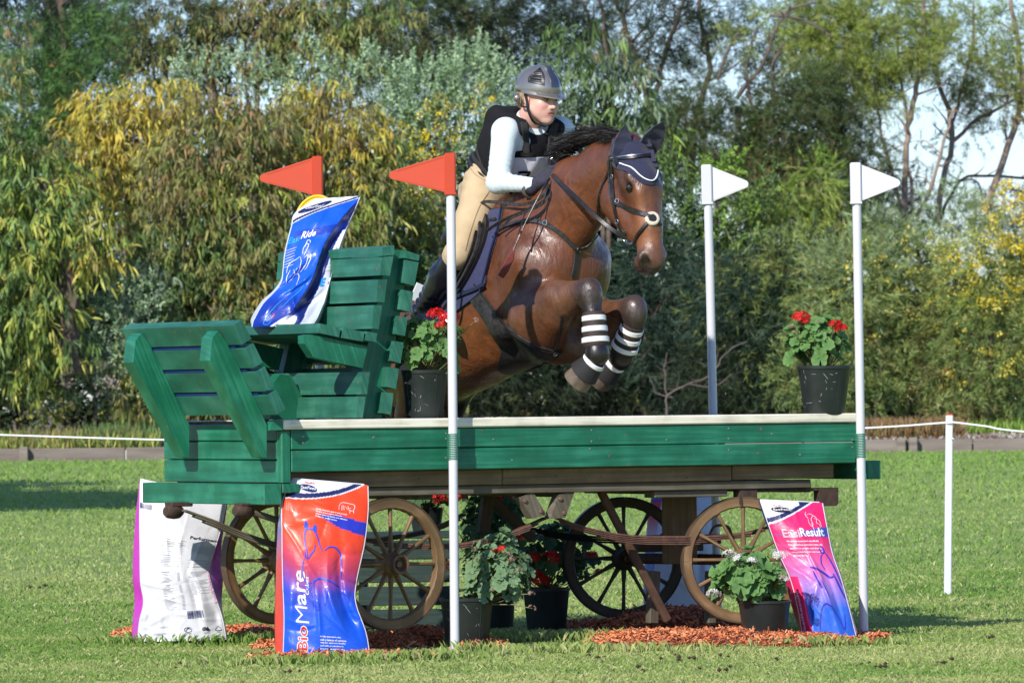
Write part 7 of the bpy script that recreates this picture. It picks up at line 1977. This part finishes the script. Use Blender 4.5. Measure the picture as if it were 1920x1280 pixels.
    def line(s, name, pts, w, m, n=None, off=.0022):
        n = n or max(8, len(pts) * 7); c = pl([(a, b, 0) for a, b in pts], n); P_ = [s.S(a, b, off) for a, b, _ in c]
        nrm = [q[1] for q in P_]; nrm = [(nrm[max(i - 1, 0)] + nrm[i] + nrm[min(i + 1, n - 1)]).normalized() for i in range(n)]
        mb = MB(); 
        ws = [w * (.55 + .45 * math.sin(math.pi * (i + .5) / n)) for i in range(n)]
        mb.ribbon([q[0] for q in P_], nrm, ws, .0006); return mb.build(name, m, s.obj)
    def poly(s, name, pts, m, off=.0022, step=.012, smooth=True):
        """filled closed outline in (u,v), triangulated on a small grid"""
        c = pl([(a, b, 0) for a, b in pts + [pts[0]]], len(pts) * 6)[:, :2] if smooth else np.array(pts + [pts[0]])
        me_ = text_like(c); V, F = me_
        return s.decal(name, V, F, m, off)
    def decal(s, name, V, F, m, off=.0022):
        Q = [s.S(a, b, off)[0] for a, b in V]
        me = bpy.data.meshes.new(name); me.from_pydata([tuple(q) for q in Q], [], F); me.materials.append(m)
        return link(name, me, s.obj)
    def text(s, name, txt, u0, v0, w, h, m, rot=0, off=.0024, bold=.0, shear=0., seg=.05, asp=True):
        """text box with lower-left (u0,v0), width w, height h in (u,v) of the front; rot=90 runs upwards"""
        V, F = text_mesh(txt, bold, shear); mn, mx = V.min(0), V.max(0); sz = mx - mn
        q = (V - mn) / sz
        if rot == 90: UV = np.stack([u0 + w * (1 - q[:, 1]), v0 + h * q[:, 0]], 1)
        else: UV = np.stack([u0 + w * q[:, 0], v0 + h * q[:, 1]], 1)
        return s.decal(name, UV, F, m, off)
def subdiv(V, F, lim):
    """split long triangle edges so that decals follow the bag"""
    V = [tuple(v) for v in V]; F = [tuple(f) for f in F]
    for _ in range(3):
        out = []; mid = {}; any_ = False
        def md(a, b):
            k = (min(a, b), max(a, b))
            if k not in mid: mid[k] = len(V); V.append(((V[a][0] + V[b][0]) / 2, (V[a][1] + V[b][1]) / 2))
            return mid[k]
        for f in F:
            L_ = [math.dist(V[f[i]], V[f[(i + 1) % 3]]) for i in range(3)]
            if max(L_) > lim:
                a, b, c = f; x, y, z = md(a, b), md(b, c), md(c, a); out += [(a, x, z), (x, b, y), (z, y, c), (x, y, z)]; any_ = True
            else: out.append(f)
        F = out
        if not any_: break
    return np.array(V), F
def text_mesh(txt, bold=0., shear=0., cache={}):
    k = (txt, bold, shear)
    if k not in cache:
        cu = bpy.data.curves.new('t', 'FONT'); cu.body = txt; cu.size = 1; cu.offset = bold; cu.shear = shear; cu.resolution_u = 2
        o = bpy.data.objects.new('t', cu); COL.objects.link(o); bpy.context.view_layer.update()
        me = bpy.data.meshes.new_from_object(o.evaluated_get(bpy.context.evaluated_depsgraph_get()))
        V = np.array([v.co[:2] for v in me.vertices]); F = []
        me.calc_loop_triangles()
        for t in me.loop_triangles: F.append(tuple(t.vertices))
        bpy.data.objects.remove(o); bpy.data.curves.remove(cu); bpy.data.meshes.remove(me)
        cache[k] = subdiv(V, F, .35)
    return cache[k]
def text_like(c):
    from mathutils.geometry import tessellate_polygon
    if np.allclose(c[0], c[-1]): c = c[:-1]
    F = [tuple(t) for t in tessellate_polygon([[Vector((a, b, 0)) for a, b in c]])]
    return subdiv(c, F, .05)
def lerp(a, b, t): t = min(max(t, 0), 1); return tuple(np.array(a) * (1 - t) + np.array(b) * t)
def ramp(v, st):
    for (a, ca), (b, cb) in zip(st, st[1:]):
        if v <= b: return lerp(ca, cb, (v - a) / max(b - a, 1e-6))
    return st[-1][1]
def fold(us, v, u0, v0, su, sv, amp, ang=0.):
    du = us - u0; dv = v - v0; a = du * math.cos(ang) + dv * math.sin(ang); b = -du * math.sin(ang) + dv * math.cos(ang)
    return amp * np.exp(-(a / su) ** 2 - (b / sv) ** 2)
WHT = (.62, .62, .65); NV = (.012, .018, .09)

# --- orange-red and blue bag
ORG = (.78, .055, .012); BLU = (.008, .085, .62)
def c_mare(u, v):
    sw = .86 + .10 * u ** 1.3 + .02                        # white corner with navy swoosh
    y = v - (.845 + .165 * max(0, u - .0) ** 1.9 * 1.0 + (.02 * u))
    if y > .035 - .01 * u and u < .82: return WHT
    if y > -.005 : return NV
    if y > -.014: return WHT
    if .63 < v + .05 * (u - .5) * -1 + 0 and abs(v - (.765 - .045 * (u - .4))) < .034 * min(1, max(0, (u - .42) * 4)): return (.02, .03, .42)
    return ramp(v + .04 * math.sin(u * 5), [(0, BLU), (.25, BLU), (.36, (.035, .055, .45)), (.50, (.42, .035, .10)), (.62, ORG), (1, ORG)])
def w_mare(us, v):
    return (fold(us, v, .80, .42, .05, .22, -.022, .35) + fold(us, v, .68, .30, .05, .13, .022, .45) + fold(us, v, .08, .25, .06, .10, .016, -.5) + fold(us, v, .86, .24, .10, .05, -.016)
            + fold(us, v, .30, .72, .20, .03, .008, .2) + .004 * np.sin(us * 14 + v * 9) * np.sin(v * 17) + fold(us, v, .45, .22, .03, .12, .010, -.25))
mare = Bag([(516, 1228), (515, 1160), (517, 1080), (520, 1000), (527, 930), (540, 897)], [(531, 1228), (533, 1160), (530, 1080), (529, 1000), (530, 940), (549, 897)],
           [(694, 1233), (686, 1185), (667, 1130), (668, 1090), (683, 1020), (690, 960), (690, 909)], [(695, 1233), (688, 1185), (669, 1130), (671, 1090), (685, 1020), (691, 960), (692, 909)],
           (-.62, -.52), (.085, .09, .08, .06, .012), c_mare, lambda v: ramp(v, [(0, (.72, .05, .02)), (.45, (.62, .05, .04)), (.62, (.20, .16, .40)), (.75, (.4, .42, .55)), (1, (.02, .03, .12))]),
           'shiny orange-red and blue feed bag leaning on the left front wheel', w_mare)
B = mare
B.poly('logo_oval', [(.12 + .24 * .5 * (1 + math.cos(a)), .935 + .026 * math.sin(a) - .012 * math.cos(a)) for a in np.linspace(0, 2 * math.pi, 13)[:-1]], PR_NAVY, .0028)
B.text('logo_text', 'EasiFeed', .145, .924, .20, .024, PR_WHITE, off=.0040, bold=.02)
B.text('logo_script', "Pryde's", .17, .966, .13, .020, PR_RED, off=.003, shear=.35, bold=.01)
B.text('brand_text', 'M', .150, .192, .165, .082, PR_WHITE, rot=90, bold=-.012)
B.text('brand_text', 'are', .195, .282, .120, .175, PR_WHITE, rot=90, bold=.012)
B.text('brand_text', 'Bio', .160, .030, .135, .150, PR_WHITE, rot=90, bold=.055)
B.text('brand_text', 'Bio', .170, .036, .115, .138, PR_RED, rot=90, off=.0036, bold=.015)
B.text('brand_text', 'Cubes', .315, .335, .050, .10, PR_WHITE, rot=90, bold=.02)
# horse and foal line drawing
HL = PR_BLUE
for pts, w in (([(.345, .525), (.325, .56), (.29, .60), (.285, .64), (.30, .665), (.345, .672), (.40, .67), (.44, .64), (.48, .605), (.52, .585)], .008), ([(.345, .525), (.315, .53), (.30, .555)], .006), ([(.42, .60), (.42, .575), (.38, .55), (.355, .525)], .007),
               ([(.545, .588), (.60, .612), (.68, .615), (.75, .59), (.79, .54), (.80, .48)], .008), ([(.44, .345), (.43, .40), (.46, .43), (.55, .452), (.66, .45), (.77, .435)], .009),
               ([(.30, .52), (.275, .47), (.30, .42), (.34, .39)], .006), ([(.44, .345), (.47, .31), (.47, .275), (.44, .27), (.43, .29)], .009), ([(.34, .38), (.38, .35), (.40, .30), (.39, .265)], .007), ([(.40, .41), (.37, .395), (.39, .375), (.37, .35), (.40, .335)], .007), ([(.62, .405), (.62, .36), (.58, .31), (.55, .295)], .007)):
    B.line('line_drawing', pts, w, HL)
for e in ([(.27, .67), (.285, .71), (.31, .705), (.325, .68), (.30, .665)], [(.375, .67), (.39, .70), (.42, .70), (.425, .67), (.40, .66)]): B.poly('line_drawing', e, HL)
for pts in ([(.66, .815), (.66, .845), (.69, .865), (.76, .866), (.83, .862), (.84, .845), (.82, .825), (.76, .83), (.73, .845)], [(.69, .85), (.695, .815)], [(.71, .85), (.72, .82)], [(.79, .828), (.79, .808)], [(.83, .83), (.835, .812)], [(.76, .85), (.77, .835), (.80, .84)]): B.line('emblem', pts, .0028, PR_WHITE)
for i, t in enumerate(('Highly digestible energy and protein', 'Pryde’s organic trace minerals', 'ensure optimum uptake and utilisation', 'Perfect for spelling horses')):
    B.text('small_print', t.replace('’', "'"), .40, .792 - i * .0145 - 0 * .01, (.36, .30, .37, .25)[i], .0105, PR_WHITE, bold=.03)
for i, t in enumerate(('A fully extruded cube', 'with a balance of nutrients', 'vital for optimum fertility', 'and milk production in', 'broodmares and sound,', 'strong bone, joint and', 'muscle development in')):
    B.text('small_print', t, .435, .118 - i * .0185, (.25, .31, .30, .27, .27, .26, .27)[i], .0125, PR_WHITE, bold=.03)

# --- white bag with magenta sides, seen from its back
def c_white(u, v):
    if u < .16 and v > .845 + .0: 
        if v < .875: return WHT
        if v < .905 and u < .15: return NV
    return (.54, .54, .57)
def w_white(us, v):
    return fold(us, v, .80, .22, .06, .16, .020, -.15) + fold(us, v, .72, .33, .04, .2, -.014, .1) + fold(us, v, .05, .20, .05, .04, .018) + .004 * np.sin(us * 9 + v * 11) + fold(us, v, .93, .16, .05, .06, -.016) + fold(us, v, .2, .17, .15, .03, .009, .3)
MAG = (.52, .012, .40)
white = Bag([(247, 1198), (249, 1160), (252, 1125), (249, 1080), (250, 1030), (254, 970), (262, 898)], [(258, 1202), (262, 1165), (270, 1128), (264, 1090), (263, 1030), (262, 970), (263, 898)],
            [(424, 1198), (417, 1160), (406, 1125), (395, 1090), (392, 1065), (402, 1030), (414, 990), (426, 935)], [(428, 1196), (420, 1160), (416, 1125), (418, 1080), (415, 1030), (420, 990), (428, 935)],
            (.85, .95), (.11, .11, .10, .07, .015), c_white, MAG, 'white feed bag with magenta sides standing below the left end of the wagon', w_white, nu=90, nv=160, bcol=(.42, .010, .33))
B = white
r_ = random.Random(8)
for i, v in enumerate(np.arange(.745, .70, -.0125)): B.line('small_print', [(.30, v), (.62 - .05 * (i % 2), v)], .0022, PR_LGREY, 10)
def para(u0, u1, v0, n, dv, m=PR_LGREY, w=.0018, head=True):
    if head: B.line('small_print', [(u0, v0 + dv * 1.2), (u0 + (u1 - u0) * .45, v0 + dv * 1.2)], w * 1.5, PR_GREY, 6)
    for i in range(n):
        B.line('small_print', [(u0, v0 - i * dv), (u0 + (u1 - u0) * r_.uniform(.35, .6), v0 - i * dv)], w, m, 6)
        B.line('small_print', [(u1 - .04, v0 - i * dv), (u1, v0 - i * dv)], w, m, 4)
para(.30, .58, .735, 8, .010); para(.30, .58, .64, 6, .010); para(.30, .58, .54, 7, .010); para(.30, .58, .44, 7, .010); para(.30, .58, .35, 11, .0105)
for i in range(5): B.line('small_print', [(.70, .722 - i * .011), (1.0, .722 - i * .011)], .0018, PR_LGREY, 8)
for i in range(6): B.line('small_print', [(.68, .64 - i * .011), (.98, .64 - i * .011)], .002 if i % 2 else .0035, PR_LGREY if i % 2 else flat('print_tint', (.60, .62, .72)), 8)
for i in range(5): B.line('small_print', [(.70, .545 - i * .011), (1.0 - .03 * i, .545 - i * .011)], .0018, PR_LGREY, 8)
for i in range(11): B.line('small_print', [(.71, .455 - i * .0105), (.71 + r_.uniform(.08, .3), .455 - i * .0105)], .0016, PR_LGREY, 5)
for i in range(16):
    u = .60 + i * .0125; B.line('barcode', [(u, .165), (u, .225)], r_.choice((.0016, .0028, .0038)), PR_NAVY, 5)
B.text('small_print', 'Performance', .66, .765, .40, .020, PR_BLACK, bold=.02)
c0 = (.585, .082)
B.line('recycling_mark', [(c0[0] + .045 * math.cos(a), c0[1] + .018 * math.sin(a)) for a in np.linspace(0, 2 * math.pi, 9)], .0028, PR_BLACK, 22); B.line('recycling_mark', [(c0[0] - .03, .072), (c0[0], .092), (c0[0] + .03, .085)], .0045, PR_BLACK)
B.poly('map_mark', [(.745, .078), (.755, .09), (.785, .097), (.80, .089), (.812, .098), (.825, .082), (.835, .075), (.815, .066), (.79, .074), (.76, .070)], PR_BLACK, .0028)
B.line('recycling_mark', [(.93, .098), (.895, .068), (.965, .068), (.93, .098)], .0026, PR_BLACK, 16)
B.line('small_print', [(.56, .055), (.62, .055)], .002, PR_GREY, 4); B.line('small_print', [(.76, .055), (.83, .055)], .002, PR_GREY, 4); B.line('small_print', [(.91, .055), (.95, .055)], .002, PR_GREY, 4)
for i in range(4): B.line('small_print', [(.18, .115 - i * .009 - (.035 if i > 1 else 0)), (.36, .115 - i * .009 - (.035 if i > 1 else 0))], .0016, PR_LGREY, 5)
B.text('side_text', 'EasiPerformance', .955, .27, .05, .36, PR_PINK, rot=90, bold=.02, off=.004)
# --- pink to blue bag at the right
PK = (.72, .018, .13); PU = (.50, .14, .48); BL2 = (.03, .12, .62)
def c_res(u, v):
    y = v - (.80 + .16 * u ** 1.7 * 1.4 + .05 * u)
    if y > .040 and u < .62: return WHT
    if y > .004: return NV if u > .0 else NV
    if y > -.010: return WHT
    if abs(v - (.715 + .022 * (u))) < .032 * min(1, max(.08, (u - .25) * 1.6)): return (.05, .07, .36)
    k = ramp(v, [(0, BL2), (.20, BL2), (.34, (.34, .20, .60)), (.48, (.62, .13, .38)), (.60, (.74, .07, .22)), (.70, PK), (1, PK)])
    if u < .20 - .1 * v and v < .42: return lerp(PK, k, 0)
    return k
def w_res(us, v):
    return (fold(us, v, .62, .35, .04, .25, .016, .25) + fold(us, v, .40, .30, .16, .03, .012, .5) + fold(us, v, .22, .18, .05, .12, -.018) + fold(us, v, .78, .25, .05, .18, -.012, .2) + fold(us, v, .3, .62, .3, .012, .007, -.1)
            + .004 * np.sin(us * 12 - v * 9) * np.cos(v * 14) + fold(us, v, .5, .9, .04, .08, .008, .3) + fold(us, v, .25, .93, .03, .06, .008, -.2))
res = Bag([(1502, 1195), (1480, 1120), (1466, 1060), (1448, 1010), (1434, 975), (1422, 937)], [(1506, 1196), (1496, 1140), (1482, 1085), (1460, 1035), (1440, 980), (1425, 937)],
          [(1605, 1192), (1592, 1140), (1577, 1085), (1560, 1035), (1549, 980), (1542, 942)], [(1609, 1190), (1595, 1140), (1580, 1085), (1563, 1035), (1551, 980), (1544, 942)],
          (.62, .72), (.08, .085, .075, .05, .012), c_res, lambda v: ramp(v, [(0, (.60, .012, .10)), (.38, (.55, .02, .14)), (.5, (.14, .08, .40)), (.75, (.02, .05, .26)), (1, (.02, .04, .2))]),
          'pink-to-blue feed bag leaning under the right end of the wagon', w_res)
B = res
B.poly('logo_oval', [(.13 + .17 * (1 + math.cos(a)), .915 + .024 * math.sin(a) - .004 * math.cos(a)) for a in np.linspace(0, 2 * math.pi, 13)[:-1]], PR_BLACK, .0028)
B.text('logo_text', 'EasiFeed', .17, .907, .27, .020, PR_WHITE, off=.004, bold=.02); B.text('logo_script', "Pryde's", .18, .944, .16, .016, PR_RED, shear=.35, off=.003)
B.text('brand_text', 'Easi', .19, .700, .30, .056, flat('print_rose', (.80, .38, .42)), bold=.02, off=.003); B.text('brand_text', 'Result', .50, .706, .42, .058, PR_WHITE, bold=.03, off=.003)
for i, t in enumerate(('An oat free sweet feed scientifically', 'formulated from extruded grains, oils', 'and fibre to provide cool digested,', 'concentrated, for heat energy source', 'without the "fizz"')):
    B.text('small_print', t, .22 + .008 * i, .668 - i * .024, (.58, .62, .60, .60, .30)[i], .0150, PR_WHITE, bold=.03)
for pts, w in (([(.70, .84), (.70, .80), (.73, .775), (.76, .79), (.75, .83), (.80, .86), (.84, .84), (.83, .80), (.87, .79), (.88, .76)], .0025), ([(.70, .84), (.67, .87), (.69, .90)], .0025), ([(.69, .87), (.75, .88), (.80, .86)], .0025), ([(.74, .80), (.76, .745)], .0025), ([(.80, .84), (.88, .82), (.90, .77)], .0025)): B.line('emblem', pts, w, PR_WHITE)
for pts, w in (([(.47, .492), (.56, .485), (.66, .455), (.78, .415), (.86, .42)], .011), ([(.50, .46), (.51, .42), (.54, .37), (.56, .345), (.58, .35)], .009), ([(.74, .47), (.72, .52), (.76, .57), (.80, .585)], .006), ([(.77, .63), (.79, .60), (.84, .60), (.84, .63), (.79, .635)], .009), ([(.86, .595), (.90, .56), (.93, .50), (.95, .42), (.97, .36)], .009), ([(.87, .44), (.90, .38), (.94, .31), (.97, .27)], .011),
               ([(.34, .04), (.38, .12), (.46, .20), (.56, .235), (.66, .215), (.74, .14), (.79, .06)], .008), ([(.60, .40), (.63, .33), (.66, .28)], .005), ([(.88, .16), (.84, .08), (.80, .05)], .006)): B.line('line_drawing', pts, w, flat('print_indigo', (.03, .03, .42)))
B.text('side_text', 'EasiResult', .03, .02, .05, .30, PR_PINK, rot=90, bold=.03)
# --- blue bag on the seat
def c_ride(u, v):
    y = v - (.765 + .17 * u ** .9 + .03)
    if y > .050 : return WHT
    if y > .030: return NV
    if y > .022: return WHT
    if .70 < v < .765 and u > .1: return (.01, .045, .36)
    uf = np.interp(v, [.10, .25, .45, .62, .80, .97], [.70, .58, .66, .70, .84, .99])
    if u > uf:
        if u > np.interp(v, [0, .2, .4, .6, .8], [.80, .78, .86, .90, 1.0]): return (.62, .64, .72)
        return (.008, .02, .16)
    if v < .11 + .0 and .45 < u < .72: return WHT
    if abs(math.hypot((u - .58) / 1.0, (v - .02) / .55) - .20) < .030 and v < .2: return WHT
    if math.hypot((u - .58), (v - .02) / .55) < .20 and v < .2: return (.02, .05, .20) if math.hypot((u - .58), (v - .02) / .55) > .15 else WHT
    return ramp(v, [(0, (.006, .025, .24)), (.22, (.008, .04, .34)), (.34, (.01, .10, .60)), (1, (.008, .09, .62))])
def w_ride(us, v):
    return (fold(us, v, .25, .42, .25, .025, -.030, .35) + fold(us, v, .4, .36, .2, .03, .026, .3) + fold(us, v, .62, .30, .03, .14, .024, -.5) + fold(us, v, .72, .20, .2, .02, -.022, .4) + fold(us, v, .50, .22, .15, .02, .018, -.4)
            - .055 * np.clip((us - np.interp(v, [.10, .25, .45, .62, .80, .97], [.70, .58, .66, .70, .84, .99])) * 9, 0, 1) * min(1, max(0, (v - .12) * 6)) * min(1, max(0, (.98 - v) * 5)) + .006 * np.sin(us * 16 + v * 13) * np.cos(v * 21 - us * 4))
ride = Bag([(471, 610), (471, 596), (490, 565), (512, 545), (526, 525), (530, 505), (532, 480), (537, 455), (545, 425), (552, 400), (585, 376)], [(473, 613), (476, 600), (493, 570), (514, 548), (528, 528), (531, 505), (534, 480), (539, 455), (547, 425), (554, 400), (588, 375)],
           [(570, 611), (588, 606), (603, 575), (612, 545), (620, 515), (628, 485), (638, 455), (648, 430), (658, 408), (668, 386), (675, 369)], [(590, 611), (598, 606), (611, 575), (620, 545), (627, 515), (634, 485), (643, 455), (652, 430), (661, 408), (670, 386), (677, 369)],
           (.05, .30), (.14, .13, .10, .08, .05, .012), c_ride, lambda v: (.60, .62, .68), 'crumpled blue feed bag sitting on the wooden seat of the wagon', w_ride, bulge=.04)
ride.front = ride.front
B = ride
B.text('brand_text', 'Easi', .02, .685, .20, .044, PR_LBLUE, bold=.02, shear=.15); B.text('brand_text', 'Ride', .23, .700, .25, .050, PR_WHITE, bold=.03, shear=.15)
B.poly('logo_oval', [(.26 + .22 * math.cos(a), .935 + .030 * math.sin(a) + .03 * math.cos(a)) for a in np.linspace(0, 2 * math.pi, 13)[:-1]], PR_NAVY, .003)
B.text('logo_text', 'EasiFeed', .12, .92, .28, .028, PR_WHITE, bold=.01, off=.0045)
for i in range(7): B.line('small_print', [(.02, .635 - i * .021), (.20 - .01 * (i % 3), .645 - i * .021)], .003, PR_WHITE, 6)
for pts in ([(.20, .44), (.22, .49), (.30, .52), (.42, .53), (.50, .545)], [(.24, .36), (.22, .41), (.30, .46)], [(.32, .36), (.42, .42), (.56, .41), (.60, .33)], [(.60, .43), (.68, .47), (.72, .52), (.70, .545), (.62, .53)], [(.72, .53), (.78, .545), (.80, .51), (.76, .46), (.70, .44)], [(.40, .46), (.44, .42), (.52, .44), (.56, .50), (.52, .54)], [(.56, .56), (.55, .60), (.60, .63), (.66, .62), (.64, .58), (.60, .545)], [(.58, .61), (.60, .655), (.67, .65), (.68, .63)]):
    B.line('line_drawing', [(.08 + (a - .2) * .72, b + .02) for a, b in pts], .0045, PR_WHITE)
for pts in ([(.30, .25), (.22, .17), (.18, .12), (.24, .10), (.30, .14)], [(.18, .12), (.20, .05), (.28, .04), (.30, .10)], [(.52, .345), (.50, .31), (.42, .25), (.36, .18)], [(.34, .33), (.28, .30), (.2, .29)]): B.line('line_drawing', pts, .0045, PR_LBLUE)
B.poly('print_spot', [(.265, .13), (.29, .15), (.30, .13), (.275, .115)], PR_RED)
B.text('side_text', 'E', .83, .33, .08, .055, PR_LBLUE, bold=.05)
B.text('side_text', 'ime', .86, .43, .09, .15, PR_WHITE, rot=90, bold=.05)
# yellow bucket lid behind the blue bag
lc = P(592, 411, .42)
mb = MB(); nrm = Vector((-.55, -.80, .22)).normalized(); mb.lathe(lc, nrm, [(0, .004), (.105, .004), (.108, .012), (.117, .014), (.120, .004), (.118, -.012), (.112, -.012), (.11, 0), (0, -.001)], 36)
setp(mb.build('bucket_lid', mat('yellow_plastic', (.80, .50, .02), .35, coat=.3), None, True), 'round yellow bucket lid tucked behind the top of the blue feed bag', 'bucket lid')
# --- bags standing behind the wagon
rear = Bag([(1206, 1150), (1207, 1090), (1210, 1020), (1216, 960), (1226, 912)], [(1225, 1152), (1228, 1090), (1232, 1020), (1240, 960), (1248, 912)], [(1336, 1152), (1345, 1090), (1343, 1020), (1342, 960), (1340, 912)], [(1345, 1150), (1350, 1090), (1348, 1020), (1346, 960), (1344, 912)],
           (2.55, 2.65), (.10, .10, .09, .07, .012), lambda u, v: (.62, .66, .74), lambda v: ramp(v, [(0, (.02, .06, .40)), (.45, (.03, .08, .45)), (.5, (.6, .5, .6)), (.7, (.5, .02, .03)), (.84, (.5, .02, .03)), (.86, (.02, .03, .2)), (1, (.6, .6, .65))]),
           'pale feed bag with red and blue edge in the shade behind the right wheels', w_white, nu=50, nv=90)
B = rear
for i in range(9): B.line('small_print', [(.12, .93 - i * .02), (.95, .93 - i * .02)], .0022, PR_LGREY, 10)
for i in range(5): B.line('small_print', [(.1, .55 - i * .02), (.45, .55 - i * .02)], .0022, PR_LGREY, 6)
